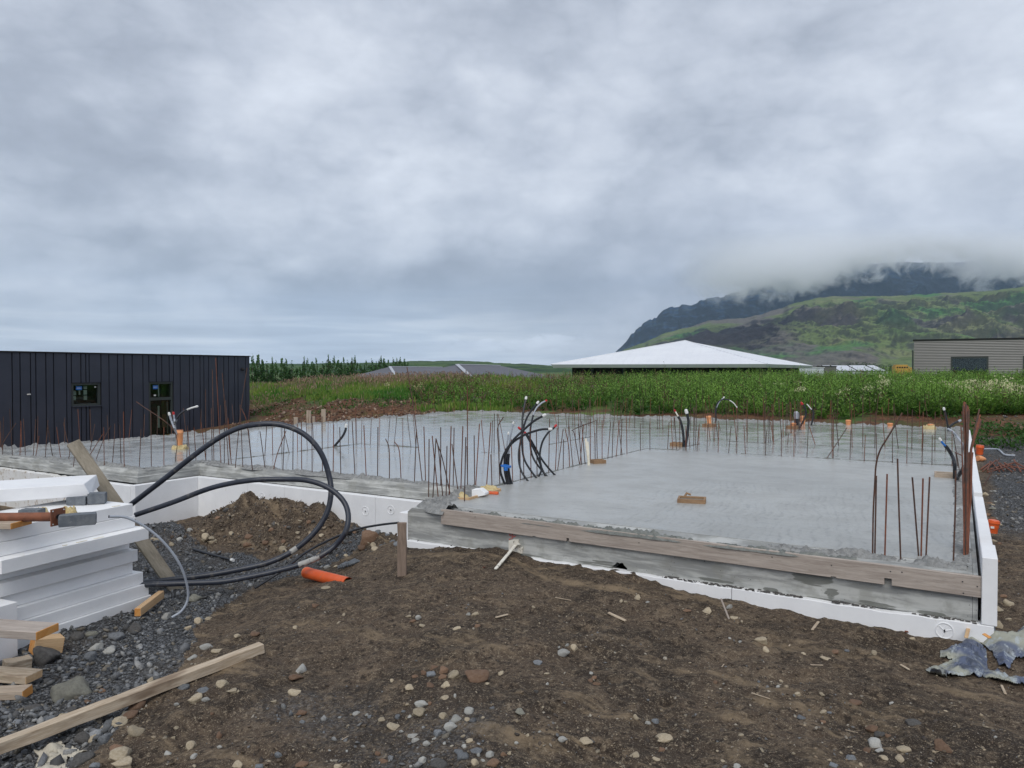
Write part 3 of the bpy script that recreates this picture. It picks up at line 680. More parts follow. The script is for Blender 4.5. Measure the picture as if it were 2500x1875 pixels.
# ---------------------------------------------------------------- timber laid by pixel traced ends
def plank_pts(c0, c1, w_vec, t_vec):
    """box between two end centres with half width and half thickness vectors"""
    c0, c1, w_vec, t_vec = [np.array(a, float) for a in (c0, c1, w_vec, t_vec)]
    V = []
    for c in (c0, c1):
        V += [c - w_vec - t_vec, c + w_vec - t_vec, c + w_vec + t_vec, c - w_vec + t_vec]
    return V, [(0, 3, 2, 1), (4, 5, 6, 7), (0, 1, 5, 4), (1, 2, 6, 5), (2, 3, 7, 6), (3, 0, 4, 7)]
def timber(name, c0, c1, wdt, thk, mat, label, cat, up=(0, 0, 1), group=None, endmat=None, rough=.0, seg=1):
    """oriented timber: object local X runs along its length so that the grain follows it"""
    c0 = np.array(c0, float); c1 = np.array(c1, float); L = np.linalg.norm(c1 - c0); x = (c1 - c0) / L
    up = np.array(up, float); y = np.cross(up, x); y /= np.linalg.norm(y); z = np.cross(x, y)
    mb = MB(); n = max(1, seg)
    V = []; Fc = []
    for i in range(n + 1):
        for sy, sz in ((-1, -1), (1, -1), (1, 1), (-1, 1)):
            j = rough * np.array([0, random.uniform(-1, 1), random.uniform(-1, 1)])
            V.append((L * i / n, sy * wdt / 2 + j[1], sz * thk / 2 + j[2]))
    for i in range(n):
        for k in range(4): Fc.append((i * 4 + k, i * 4 + (k + 1) % 4, i * 4 + 4 + (k + 1) % 4, i * 4 + 4 + k))
    Fc += [(3, 2, 1, 0), tuple(n * 4 + k for k in range(4))]
    me = bpy.data.meshes.new(name); me.from_pydata(V, [], Fc); me.update()
    o = bpy.data.objects.new(name, me); COL.objects.link(o); me.materials.append(mat)
    if endmat is not None:
        me.materials.append(endmat); me.polygons[len(Fc) - 1].material_index = 1; me.polygons[len(Fc) - 2].material_index = 1
    o.matrix_world = Matrix([[x[0], y[0], z[0], c0[0]], [x[1], y[1], z[1], c0[1]], [x[2], y[2], z[2], c0[2]], [0, 0, 0, 1]])
    bevel(o, .003); tagm(o, label, cat, group); return o

# form board nailed along the front face (notched lower edge)
bx0 = PY(1078, 1243, 5.572); bx1 = PY(2410, 1410, 5.572); zt0, zt1 = bx0[2], bx1[2]
X0, X1 = bx0[0], bx1[0]
hb0 = bx0[2] - PY(1078, 1279, 5.572)[2]; hb1 = bx1[2] - PY(2410, 1461, 5.572)[2]
def zb(x): k = (x - X0) / (X1 - X0); return (zt0 + (zt1 - zt0) * k) - (hb0 + (hb1 - hb0) * k)
ol = [(X0, zt0), (X1, zt1), (X1, zb(X1))]
for (u, v, hw, dp) in [(2168, 1428, .022, .045), (2035, 1410, .016, .008), (1387, 1315, .012, .026), (1305, 1306, .016, .006)]:
    x = PY(u, v, 5.572)[0]; ol += [(x + hw, zb(x + hw)), (x + hw, zb(x) + dp), (x - hw, zb(x) + dp), (x - hw, zb(x - hw))]
ol += [(X0, zb(X0))]
me = MB(); n_ = len(ol)
fb = thing('form_board', (X0, 5.572, zb(X0)), 'long reddish grey wooden form board nailed along the front face of the slab', 'form board')
mb = MB(); mb.add(*prism_xz([(x, z) for x, z in ol], 5.562, 5.596)); bevel(mb.build('plank', M['wood_pink'], fb), .002)
for (u, v) in [(2350, 1420), (2352, 1448), (2386, 1432), (2174, 1395), (2202, 1397), (2030, 1380), (1885, 1360), (1720, 1370), (1560, 1325), (1160, 1262)]:
    p = PY(u, v, 5.561); nb = MB(); nb.box(p[0] - .004, p[0] + .004, p[1] - .002, p[1] + .006, p[2] - .003, p[2] + .003); nb.build('nail_hole', M['black'], fb)

# ---------------------------------------------------------------- reinforcing bars
REG = {1: (0, 820, .28933), 2: (600, 820, .28933), 3: (1200, 820, .28933), 4: (1860, 820, .28933), 6: (300, 1150, .3617), 8: (1700, 1150, .3617), 5: (0, 1200, .28933),
       'c': (1150, 950, .18083), 'z3': (1360, 960, .14467), 'z4': (1640, 960, .14467), 'z5': (1960, 940, .14467), 'z6': (2180, 960, .14467), 'z2': (160, 910, .14467), 'n': (2050, 950, .3014), 'f': (0, 0, 1)}
def px(reg, x, y): a = REG[reg]; return a[0] + x * a[2], a[1] + y * a[2]
BARS = []
def bars(reg, rows):
    for r_ in rows:
        pts = [px(reg, r_[i], r_[i + 1]) for i in range(0, len(r_) - len(r_) % 2, 2)]
        BARS.append([pts, None])
# each: base x,y then one or more points to the tip
bars(1, [(22, 1000, 30, 680), (10, 945, 0, 815), (20, 965, 28, 900, 135, 735), (105, 1005, 82, 618), (168, 1008, 178, 742), (215, 1005, 197, 700), (280, 1012, 302, 705), (300, 1015, 330, 845), (380, 1030, 405, 712),
         (450, 1030, 432, 950, 402, 745), (512, 1022, 477, 768), (577, 1035, 588, 970, 560, 850, 535, 730), (760, 965, 800, 745), (755, 1000, 868, 828), (808, 1040, 870, 885, 935, 758), (880, 1095, 875, 770), (947, 1085, 965, 860, 968, 742),
         (1023, 1100, 1010, 752), (1048, 1110, 1042, 640), (1175, 1108, 1190, 788), (1277, 1105, 1273, 630), (1383, 1090, 1383, 770), (1480, 1060, 1470, 800, 1150, 555), (1575, 1060, 1583, 757), (1602, 1035, 1582, 760), (1655, 1060, 1637, 770), (1740, 1060, 1697, 728),
         (1738, 1062, 1735, 453), (1790, 1066, 1783, 610), (1805, 1068, 1792, 283), (1865, 1075, 1820, 185), (1893, 1082, 1893, 738), (1930, 1088, 1900, 640, 1875, 312), (1953, 1088, 1925, 695), (1985, 1100, 2030, 640, 2085, 268), (2050, 1105, 2025, 580), (2130, 1122, 2085, 745, 2040, 615),
         (1942, 1000, 1903, 545), (620, 1090, 632, 975)])
bars(2, [(57, 1122, 22, 790), (165, 1120, 120, 805), (232, 1125, 265, 1000, 340, 800), (313, 1132, 328, 780), (397, 1140, 400, 690), (472, 1142, 470, 725), (560, 1152, 558, 680), (647, 1162, 643, 680), (737, 1168, 742, 750), (803, 1178, 793, 770),
         (922, 1182, 898, 720), (1017, 1195, 997, 755), (1112, 1202, 1115, 770), (1212, 1210, 1210, 960, 1180, 868), (1312, 1222, 1295, 970, 1255, 893), (1423, 1228, 1440, 795), (1492, 1240, 1420, 640, 1360, 262), (1518, 1238, 1503, 765),
         (1543, 1345, 1547, 870), (1578, 1365, 1605, 865), (1623, 1340, 1573, 843), (1665, 1375, 1630, 990, 1607, 870), (1645, 1262, 1645, 770), (1690, 1378, 1698, 930), (1715, 1370, 1733, 762), (1725, 1320, 1660, 1040, 1610, 890), (1750, 1262, 1758, 775), (1790, 1292, 1740, 912),
         (1813, 1342, 1832, 762), (1845, 1395, 1857, 855), (1872, 1270, 1866, 930), (1932, 1285, 1927, 840), (1938, 1285, 1972, 742), (2030, 1282, 2068, 730), (2078, 1262, 2068, 1000), (2145, 1255, 2132, 930, 2125, 780, 2175, 683),
         (1871, 1262, 1870, 430)])
bars(2, [(305, 1000, 305, 775), (370, 990, 322, 800), (437, 980, 435, 740), (520, 970, 510, 730), (575, 960, 565, 740), (693, 947, 695, 715), (742, 940, 738, 700), (228, 1008, 223, 768), (160, 1012, 177, 765), (865, 922, 870, 715), (930, 914, 925, 600), (938, 914, 930, 660), (975, 912, 980, 710), (1050, 918, 1060, 700),
         (1125, 922, 1127, 690), (1197, 924, 1218, 680), (1250, 930, 1275, 680), (1325, 938, 1325, 690), (1395, 942, 1362, 670), (1437, 945, 1410, 640), (2015, 992, 1987, 710), (2075, 990, 2082, 712), (2095, 986, 2098, 655), (2145, 978, 2120, 655), (2190, 975, 2150, 760, 2130, 660)])
bars(3, [(180, 1228, 165, 870), (243, 1218, 240, 870), (275, 1212, 262, 800), (335, 1198, 325, 770), (385, 1183, 378, 790), (482, 1155, 490, 700), (538, 1138, 555, 780), (556, 1132, 605, 785), (605, 1122, 607, 872), (658, 1108, 652, 940, 620, 780), (688, 1102, 652, 748), (745, 1088, 700, 830, 692, 790, 885, 714),
         (762, 1086, 732, 740), (745, 1085, 778, 745), (790, 1080, 760, 720), (835, 1062, 832, 700), (875, 1052, 873, 820), (893, 1048, 885, 712), (933, 1042, 933, 712), (980, 1035, 1005, 725), (1017, 1029, 1027, 722), (1050, 1020, 1080, 710), (1103, 1003, 1067, 708), (1090, 1006, 1102, 700), (1143, 998, 1138, 690), (1257, 967, 1255, 740),
         (1337, 962, 1335, 740), (1485, 960, 1498, 728), (1530, 960, 1515, 690), (1562, 960, 1545, 690), (1590, 958, 1588, 700), (1640, 967, 1640, 760), (1733, 972, 1752, 748), (1818, 977, 1825, 750), (1912, 982, 1918, 735), (2000, 988, 2022, 755), (2068, 992, 2072, 760), (2143, 997, 2130, 755)])
bars('z3', [(1215, 582, 1230, 300), (1308, 590, 1310, 330), (1450, 598, 1452, 110), (1568, 600, 1570, 420), (1697, 606, 1688, 350), (1732, 608, 1722, 200), (1785, 612, 1775, 300), (1972, 618, 1975, 120), (1080, 575, 1072, 200)])
bars('z4', [(40, 618, 40, 120), (132, 618, 130, 330), (318, 632, 320, 160), (420, 634, 418, 200), (562, 645, 568, 130), (650, 800, 590, 200), (705, 800, 680, 240), (722, 810, 730, 470), (785, 790, 705, 180), (828, 648, 780, 460), (932, 805, 912, 150), (1095, 810, 1035, 240), (1120, 660, 1108, 120), (1272, 832, 1280, 500, 1272, 110), (1262, 660, 1255, 260),
            (1455, 850, 1452, 260), (1560, 850, 1545, 60), (1580, 840, 1562, 170), (1630, 836, 1622, 210), (1663, 822, 1640, 220), (1703, 815, 1690, 180), (1728, 856, 1665, 480), (1718, 810, 1710, 190), (1848, 740, 1835, 490, 1810, 80), (1885, 735, 1868, 150), (1920, 720, 1935, 180), (1940, 715, 1960, 180), (2008, 685, 2000, 150), (2025, 680, 2020, 180), (2070, 660, 2065, 100), (2090, 650, 2085, 140), (1955, 862, 1970, 680), (2098, 868, 2080, 690),
            (370, 882, 372, 240), (400, 875, 382, 230), (458, 868, 465, 520), (305, 895, 280, 600), (2135, 636, 2130, 120), (2160, 630, 2150, 150)])
bars('z4', [(2180, 625, 2175, 140), (2200, 615, 2190, 240), (2230, 605, 2215, 200)])
bars(4, [(30, 1008, 40, 797), (163, 1015, 170, 790), (270, 1019, 272, 745), (380, 1026, 395, 700), (540, 1036, 718, 775), (598, 1037, 600, 690), (743, 1046, 752, 790), (863, 1056, 873, 835), (968, 1062, 965, 820), (1103, 1070, 1100, 820), (1223, 1077, 1227, 793), (1350, 1084, 1362, 822), (1435, 1088, 1438, 838),
         (455, 922, 400, 765), (590, 932, 590, 545), (650, 932, 615, 620), (762, 940, 757, 620), (852, 942, 852, 500), (953, 948, 958, 635), (1040, 948, 1013, 600), (1153, 955, 1108, 590), (1265, 960, 1270, 620), (1350, 966, 1362, 640), (1460, 972, 1463, 640), (1550, 978, 1545, 640), (602, 1037, 604, 640),
         (1605, 1100, 1605, 800), (1655, 1110, 1635, 980), (1672, 1150, 1615, 830), (405, 750, 412, 520), (425, 745, 428, 500), (445, 742, 452, 530), (1690, 960, 1690, 800)])
# the six tall bars and the curved one at the near right corner
bars(8, [(1190, 562, 1190, 200, 1182, -240), (1205, 562, 1215, 32), (1272, 572, 1288, 20), (1380, 592, 1366, 200, 1358, -84), (1502, 572, 1458, 42), (1517, 572, 1530, 50), (1550, 572, 1575, 40), (1735, 604, 1748, 240, 1750, -3)])
BARS[-8][0][:] = [px(8, 1190, 562), px(4, 940, 1500), px(4, 953, 1250), px(4, 965, 1080), px(4, 1000, 960), px(4, 1060, 860), px(4, 1185, 650)]
ROWS = [('front edge of the wing', lambda x, y: abs(y - YW - .07) if XS < x < XB else 9), ('front edge of the left wing end', lambda x, y: abs(y - YL - .1) if x <= XS else 9), ('stepped corner of the wing', lambda x, y: abs(x - XS) if YL + .2 < y < YW + .1 else 9),
        ('near left block corner', lambda x, y: .0 if (x < -4.0 and x > -5.2 and y < 6.75) else 9), ('near right slab corner', lambda x, y: 0. if (x > -1.5 and y < 6.6) else 9),
        ('left side of front block', lambda x, y: abs(x + 4.46)), ('near cross wall line', lambda x, y: abs(y - 11.83) if x > -4.6 else 9), ('middle cross wall line', lambda x, y: abs(y - 13.8) if x > -4.2 else 9), ('far cross wall line', lambda x, y: abs(y - 15.87) if x < -3 else 9),
        ('far partition right of centre', lambda x, y: abs(x + 2.95) if y > 13.9 else 9), ('far partition behind the conduits', lambda x, y: abs(x + 7.65) if y > 14 else 9), ('partition behind the black conduits', lambda x, y: abs(x + 6.15) if y > 9.5 else 9),
        ('partition behind the hose loop', lambda x, y: abs(x + 9.08) if y > 7 else 9), ('cross partition beyond the hose', lambda x, y: abs(y - 10.0) if -9.2 < x < -5.9 else 9), ('back edge of the slab', lambda x, y: abs(y - YB)), ('left outer edge of the slab', lambda x, y: abs(x - SX0)), ('right edge of the slab', lambda x, y: abs(x - SX1 + .05) if y > 6.6 else 9)]
# bars along the far edges, one every 30 cm or so
def auto(x0, y0, x1, y1, n, h0=.5, h1=.75, big=.0):
    for k in range(n):
        f_ = (k + .5 + random.uniform(-.3, .3)) / n; x = x0 + (x1 - x0) * f_; y = y0 + (y1 - y0) * f_
        h = random.uniform(h0, h1); lean = random.gauss(0, .035)
        if random.random() < .12: lean *= 4
        BARS.append([None, [np.array([x, y, -.02]), np.array([x + lean * .8, y + lean * .6, h])]])
auto(SX0 + .05, 6.1, SX0 + .05, 11.6, 18, .45, .62); auto(SX0 + .05, 11.9, SX0 + .05, 19.4, 24, .5, .7)
auto(SX0 + .1, YB - .05, -6.2, YB - .05, 26, .42, .6); auto(-6.1, YB - .05, SX1 - .3, YB - .05, 27, .5, .78)
auto(-7.66, 14.7, -7.62, 19.3, 13, .5, .66); auto(-6.15, 11.9, -6.15, 13.6, 6, .5, .62); auto(-7.5, 15.9, -6.7, 15.9, 4, .5, .62)
bars_built = []
def build_bar(pts3, r_, mat, label, group, name='rebar', n=7):
    mb = MB(); mb.tube(pts3, r_, n); o = autosmooth(mb.build(name, mat)); tagm(o, label, 'rebar', group); return o
ORD = ['first', 'second', 'third', 'fourth', 'fifth', 'sixth', 'seventh', 'eighth', 'ninth', 'tenth', 'eleventh', 'twelfth', 'thirteenth', 'fourteenth', 'fifteenth', 'sixteenth', 'seventeenth', 'eighteenth', 'nineteenth', 'twentieth']
def ordn(i):
    if i < 20: return ORD[i]
    tens = {2: 'twenty', 3: 'thirty', 4: 'forty', 5: 'fifty', 6: 'sixty'}[(i + 1) // 10]; o = (i + 1) % 10
    return (tens[:-1] + 'ieth') if o == 0 else tens + '-' + ORD[o - 1]
def projpx(p):
    q = np.array(p) - CAM; r = np.array([math.cos(TH), math.sin(TH), 0]); f = np.array([-math.sin(TH) * math.cos(PI_T), math.cos(TH) * math.cos(PI_T), -math.sin(PI_T)]); up = np.cross(r, f)
    d = q @ f; return 1250 + F * (q @ r) / d, 937.5 - F * (q @ up) / d, d
tmp = []
for pts, p3 in BARS:
    if p3 is None:
        b0 = P(pts[0][0], pts[0][1], .0); d0_ = projpx(b0)[2]
        ln = random.uniform(-.05, .05)
        p3 = [b0 - np.array([0, 0, .02])] + [D(u, v, d0_ * (1 + 0 * ln) + ln * i) for i, (u, v) in enumerate(pts[1:], 1)]
        if len(p3) > 2: p3 = spline(p3, 6)
    x, y = p3[0][:2]
    row = min(ROWS, key=lambda r_: r_[1](x, y))
    tmp.append((row[0], p3))
byrow = {}
for rn, p3 in tmp: byrow.setdefault(rn, []).append(p3)
for rn, L in byrow.items():
    L.sort(key=lambda p: projpx(p[0])[0])
    for i, p3 in enumerate(L):
        tu = projpx(p3[-1]); bu = projpx(p3[0]); dx = tu[0] - bu[0]; h = p3[-1][2]
        kind = 'tall ' if h > 1.0 else ('short ' if h < .4 else '')
        shape = 'bent' if len(p3) > 2 else ('upright' if abs(dx) < 6 else ('slanting right' if dx > 0 else 'slanting left'))
        dpt = bu[2]
        build_bar(p3, .0055 if dpt < 12 else .006, M['rust'] if (i * 7 + len(rn)) % 3 else M['rust_red'],
                  f"{kind}{shape} rusty bar, {ordn(i)} from left, {rn}", 'rusty starter bars on the ' + rn, n=8 if dpt < 7 else (6 if dpt < 12 else 4))
# dense sheaf of spare bars standing at the right corner
b0 = P(*px(8, 1822, 566), 0.)
k = 0; sheaf = []
for i in range(15):
    bx_ = px(8, 1806 + (i % 5) * 5, 562 + (i // 5) * 6); tp = [(1698, 590), (1704, 560), (1708, 556), (1716, 562), (1722, 575), (1728, 585), (1735, 590), (1742, 600), (1748, 620), (1690, 640), (1712, 575), (1730, 610), (1738, 640), (1720, 600), (1700, 600)][i]
    sheaf.append((bx_, px(4, 1712 + (i % 5) * 7, 1060), px(4, *tp), 5.55 + .04 * (i % 4)))
for i in range(9):
    tp = [(1745, 985), (1752, 982), (1760, 985), (1768, 990), (1774, 995), (1780, 985), (1738, 1000), (1764, 1020), (1772, 1040)][i]
    sheaf.append((px(8, 1822 + (i % 4) * 3, 560 + (i // 4) * 8), px(4, 1738 + (i % 5) * 7, 1350), px(4, *tp), 5.5 + .05 * (i % 3)))
for i, tp in enumerate([(1836, 618), (1842, 668), (1845, 700), (1838, 680), (1850, 715), (1830, 730), (1846, 740)]):
    sheaf.append((px(8, 1832 + i % 3, 556), px(4, 1760 + (i % 3) * 5, 960), px(4, *tp), 5.7 + .05 * i))
sheaf.append((px(8, 1812, 540), px(4, 1690, 1010), px(4, 1632, 985), 6.4)); sheaf.append((px(8, 1815, 548), px(4, 1700, 1220), px(4, 1680, 760), 6.2))
for i, (a, mid_, tp, d) in enumerate(sheaf):
    base = P(a[0], a[1], 0.); d0_ = projpx(base)[2]
    build_bar([base - np.array([0, 0, .02]), D(mid_[0], mid_[1], (d0_ + d) / 2), D(tp[0], tp[1], d)], .0052, M['rust_red'] if i % 4 else M['rust'],
              'dark red rusty bar in the dense sheaf standing at the right corner' if i < 24 else ('slanting rusty bar fanning out right of the corner sheaf' if i < 31 else 'loose rusty bar leaning left out of the corner sheaf'), 'sheaf of rusty bars at the right corner')

# ---------------------------------------------------------------- conduits and hoses
def tube_px(name, reg, pts, dp, r_, mat, label, cat, group=None, z0=0., caps=None, tip=None, rs=None, n=8, base_z=-.02):
    """pipe that grows out of the slab at its first point; the rest follows at the given distances"""
    q = [px(reg, pts[i], pts[i + 1]) for i in range(0, len(pts), 2)]
    if z0 is not None:
        b0 = P(q[0][0], q[0][1], z0); d0_ = projpx(b0)[2]; p = [b0 + np.array([0, 0, base_z])]
    else: d0_ = dp[0] if isinstance(dp, (list, tuple)) else dp; p = [D(q[0][0], q[0][1], d0_)]
    for i, (u, v) in enumerate(q[1:], 1):
        d = dp[i] if isinstance(dp, (list, tuple)) else (d0_ + (dp or 0) * i)
        p.append(D(u, v, d))
    sp = spline(p, 7)
    t0 = thing(name, p[0], label, cat, group)
    nt = len(sp); cut = nt
    if tip:                                     # (fraction, material, radius) of a paler inner tube at the end
        cut = int(nt * tip[0])
        mb = MB(); mb.tube(sp[cut - 1:], tip[2], n); autosmooth(mb.build('inner_tube', M[tip[1]], t0))
    mb = MB(); mb.tube(sp[:cut], r_, n); autosmooth(mb.build('sheath', M[mat], t0))
    if caps:
        e = sp[-1]; d_ = sp[-1] - sp[-2]; d_ /= np.linalg.norm(d_); rr = (tip[2] if tip else r_)
        mb = MB(); mb.tube([e - d_ * rr * 1.2, e + d_ * rr * .2, e + d_ * rr * 1.6, e + d_ * rr * 2.1], [rr * 1.15, rr * 1.3, rr * 1.1, rr * .5], 8); autosmooth(mb.build('end_cap', M[caps], t0))
    return t0
G1 = 'black conduits bundled in the middle of the slab'
tube_px('conduit', 'c', [465, 1285, 405, 1150, 395, 1060, 410, 980, 450, 870, 560, 700, 700, 560, 850, 430, 985, 355], -.02, .0135, 'black', 'black conduit arching right from the blue clip, higher of the two white-capped arches', 'conduit', G1, caps='white_plastic')
tube_px('conduit', 'c', [500, 1285, 462, 1150, 452, 1020, 465, 900, 540, 745, 700, 630, 850, 570, 960, 543, 1065, 540], -.02, .0135, 'black', 'black conduit arching low over the others, its white cap by the red one', 'conduit', G1, caps='white_plastic')
tube_px('conduit', 'c', [525, 1285, 490, 1160, 478, 1000, 478, 800, 490, 720, 505, 600], .0, .015, 'black', 'black conduit with a short clear inner tube behind the blue clip', 'conduit', G1, caps='white_plastic', tip=(.62, 'conduit', .010))
tube_px('conduit', 'c', [555, 1280, 515, 1160, 500, 1000, 512, 850, 530, 660, 570, 460], .0, .016, 'black', 'black conduit with a long clear inner tube beside the blue clip', 'conduit', G1, caps='white_plastic', tip=(.6, 'conduit', .009))
tube_px('conduit', 'c', [785, 1240, 690, 1130, 650, 1000, 645, 850, 670, 700, 690, 550, 695, 400, 715, 250, 742, 125], .03, .0125, 'black', 'tallest black conduit, nearly upright with a white cap', 'conduit', G1, caps='white_plastic')
tube_px('conduit', 'c', [900, 1200, 800, 1090, 720, 950, 690, 780, 695, 620, 720, 480, 780, 340, 898, 185], .02, .0125, 'black', 'black conduit curving right under a broad white cap', 'conduit', G1, caps='white_plastic')
tube_px('conduit', 'c', [1045, 1175, 950, 1090, 850, 950, 805, 800, 800, 560, 835, 370, 880, 260, 950, 190, 1010, 158], .03, .0125, 'black', 'black conduit ending in a pale grey inner tube with a red tip', 'conduit', G1, caps='red', tip=(.66, 'conduit', .010))
tube_px('conduit', 'c', [1150, 1158, 1050, 1070, 950, 940, 850, 760, 760, 620, 655, 530], -.02, .0125, 'black', 'black conduit leaning left across the bundle to a red cap', 'conduit', G1, caps='red')
tube_px('conduit', 'c', [1015, 1168, 960, 1080, 890, 900, 810, 735, 735, 600], -.01, .0125, 'black', 'black conduit leaning left with a red taped end at its middle height', 'conduit', G1, caps='red')
tube_px('conduit', 'c', [900, 1182, 950, 1090, 930, 950, 935, 830, 970, 700, 1040, 590, 1110, 530, 1138, 500], .0, .0125, 'black', 'rightmost black conduit, curving up right to a red cap', 'conduit', G1, caps='red')
cb = thing('cable_clip', P(*px('c', 440, 1290), 0), 'bright blue clip strapped round the left black conduits', 'clip')
dcl = projpx(P(*px('c', 500, 1285), 0))[2] - .12
c0 = D(*px('c', 397, 1045), dcl); c1 = D(*px('c', 490, 1075), dcl)
mb = MB(); mb.hexa([c0, c1, c1 + np.array([0, .09, 0]), c0 + np.array([0, .09, 0]), c0 + np.array([0, 0, .02]), c1 + np.array([0, 0, .026]), c1 + np.array([0, .09, .026]), c0 + np.array([0, .09, .02])]); bevel(mb.build('strap', M['blue'], cb))
mb = MB(); c2 = D(*px('c', 470, 1100), dcl); mb.tube([c2, c2 + np.array([0, 0, .045])], .022, 8); mb.build('clasp', M['blue'], cb)
# left orange pipe group
G2 = 'conduits by the left orange pipe'
tube_px('conduit', 'z2', [1885, 1055, 1850, 960, 1795, 830, 1752, 700], [0, 10.1, 10.1, 10.1], .014, 'conduit', 'slim grey conduit with a white tip rising behind the left orange pipe', 'conduit', G2, z0=None if 0 else .0, caps='white_plastic')
tube_px('conduit', 'z2', [1860, 1060, 1848, 880, 1835, 780, 1824, 690], [0, 10.2, 10.2, 10.2], .012, 'conduit', 'slim grey conduit with a red tip by the left orange pipe', 'conduit', G2, caps='red')
tube_px('conduit', 'z2', [1870, 1065, 1842, 900, 1875, 790, 1960, 680, 2090, 608, 2210, 572], [0, 10.1, 10.1, 10.1, 10.1, 10.1], .014, 'black', 'black conduit arching right to a taped white end by the left orange pipe', 'conduit', G2, caps='white_plastic', tip=(.76, 'white_plastic', .012))
tube_px('conduit', 2, [735, 935, 770, 905, 815, 850, 840, 800, 847, 762], .0, .020, 'black', 'lone black conduit bending up right behind the hose loop', 'conduit', caps='white_plastic')
G3 = 'black conduits by the rear wooden box'
tube_px('conduit', 3, [1622, 935, 1618, 830, 1598, 730, 1570, 672, 1548, 632], .0, .022, 'black', 'left black conduit by the rear wooden box, bent left to a pinkish tip', 'conduit', G3, caps='red', tip=(.75, 'cream', .012))
tube_px('conduit', 3, [1634, 937, 1652, 830, 1662, 730, 1655, 680, 1645, 642], .0, .024, 'black', 'upright black conduit with a white cap by the rear wooden box', 'conduit', G3, caps='white_plastic')
G4 = 'thin arched conduits at the back edge'
tube_px('conduit', 3, [1893, 716, 1893, 650, 1900, 600, 1925, 555, 1960, 520], .0, .02, 'black', 'grey arched conduit with a white tip beside the far orange pipe', 'conduit', G4, caps='white_plastic', tip=(.5, 'conduit', .014))
tube_px('conduit', 3, [1897, 716, 1890, 640, 1905, 570, 1945, 538, 2000, 542, 2040, 565, 2070, 602], .0, .018, 'black', 'black conduit arching right to a drooping white end near the back edge', 'conduit', G4, caps='white_plastic', tip=(.72, 'white_plastic', .013))
tube_px('conduit', 'z4', [2105, 590, 2110, 480, 2105, 385], .0, .05, 'black', 'stubby upright black pipe with a grey cap beside a pale orange pipe', 'conduit', caps='conduit')
tube_px('conduit', 4, [308, 782, 350, 720, 372, 650, 360, 600, 338, 572], .0, .022, 'black', 'black conduit with a red end among the crowded far bars', 'conduit', caps='red')
tube_px('conduit', 4, [415, 755, 432, 690, 434, 640, 412, 612, 380, 576], .0, .020, 'black', 'black conduit with a white end right of the crowded far bars', 'conduit', tip=(.7, 'white_plastic', .012))
# by the right edge
tube_px('conduit', 'z6', [1042, 1440, 1040, 1200, 1000, 1060, 920, 930, 840, 842, 800, 785], [0, 8.9, 9.0, 9.0, 9.0, 9.0], .021, 'black', 'thick black hose curving left to a blue and white end beside the right edge', 'conduit', tip=(.72, 'blue', .013), caps='white_plastic')
tube_px('conduit', 'z6', [1205, 950, 1160, 840, 1080, 730, 1010, 650, 930, 602], [0, 12.2, 12.3, 12.3, 12.4], .018, 'conduit', 'grey conduit arching left from behind the corner sheaf', 'conduit')
tube_px('conduit', 'z6', [935, 640, 930, 590, 905, 450, 862, 268], .0, .02, 'black', 'black conduit slanting up to a white tip near the far right corner', 'conduit', caps='white_plastic')
tube_px('conduit', 'z6', [940, 640, 960, 570, 1030, 510, 1120, 468], .0, .022, 'black', 'black conduit leaning right to an open end near the far right corner', 'conduit', caps='conduit')
tube_px('conduit', 'z6', [1080, 1420, 1110, 1390, 1165, 1300, 1200, 1240], [0, 8.6, 8.5, 8.4], .022, 'black', 'short black pipe leaning against the rough right rim behind the sheaf', 'conduit')
tube_px('conduit', 'z6', [1320, 1440, 1400, 1500, 1470, 1580, 1480, 1680], [0, 8.3, 8.1, 8.0], .014, 'black', 'black cable sagging over the gap in the right foam edge', 'conduit')
tube_px('cream_pipe', 'z3', [545, 1215, 520, 1040, 500, 900, 482, 765], .0, .017, 'cream', 'taller cream pipe stub beside the small wooden box', 'pipe', 'cream pipe stubs beside the small wooden box')
tube_px('cream_pipe', 'z3', [530, 1215, 530, 1040, 522, 900, 513, 818], .0, .015, 'cream', 'shorter cream pipe stub beside the small wooden box', 'pipe', 'cream pipe stubs beside the small wooden box')

# the big blue-black hose loops
def hose(pts, r_, label, smear=None, name='hose', mat='hose'):
    p = [D(u, v, d) for (u, v, d) in pts]; sp = spline(p, 10)
    t0 = thing(name, p[0], label, 'hose', 'blue-black hoses looped in front of the wing' if r_ > .02 else None)
    mb = MB(); mb.tube(sp, r_, 14); autosmooth(mb.build('hose_tube', M[mat], t0))
    for e, s in ((0, 1), (-1, -1)): pass
    if smear:
        a, b_ = int(smear[0] * len(sp)), int(smear[1] * len(sp))
        mb = MB(); mb.tube(sp[a:b_], r_ + .0015, 14, False); autosmooth(mb.build('cement_smear', M['cement_smear'], t0))
    return t0
def f6(x, y): return px(6, x, y)
gdep = lambda u, v, dz=.03: projpx(PG(u, v) + np.array([0, 0, dz]))[2]
hose([(309, 1240, 7.5), (400, 1170, 7.45), (500, 1092, 7.4), (570, 1050, 7.35), (630, 1036, 7.3), (690, 1038, 7.3), (745, 1062, 7.3), (783, 1105, 7.3), (803, 1160, 7.3), (808, 1205, 7.25), (797, 1255, 7.2), (765, 1303, 7.15), (715, 1345, 7.1), (660, 1372, 7.05), (600, 1387, 7.0), (520, 1402, 6.95), (430, 1414, 6.9), (345, 1424, 6.85), (290, 1432, 6.8)],
     .0265, 'thick blue-black hose making the tall loop, standing up above the slab edge', (.655, .675))
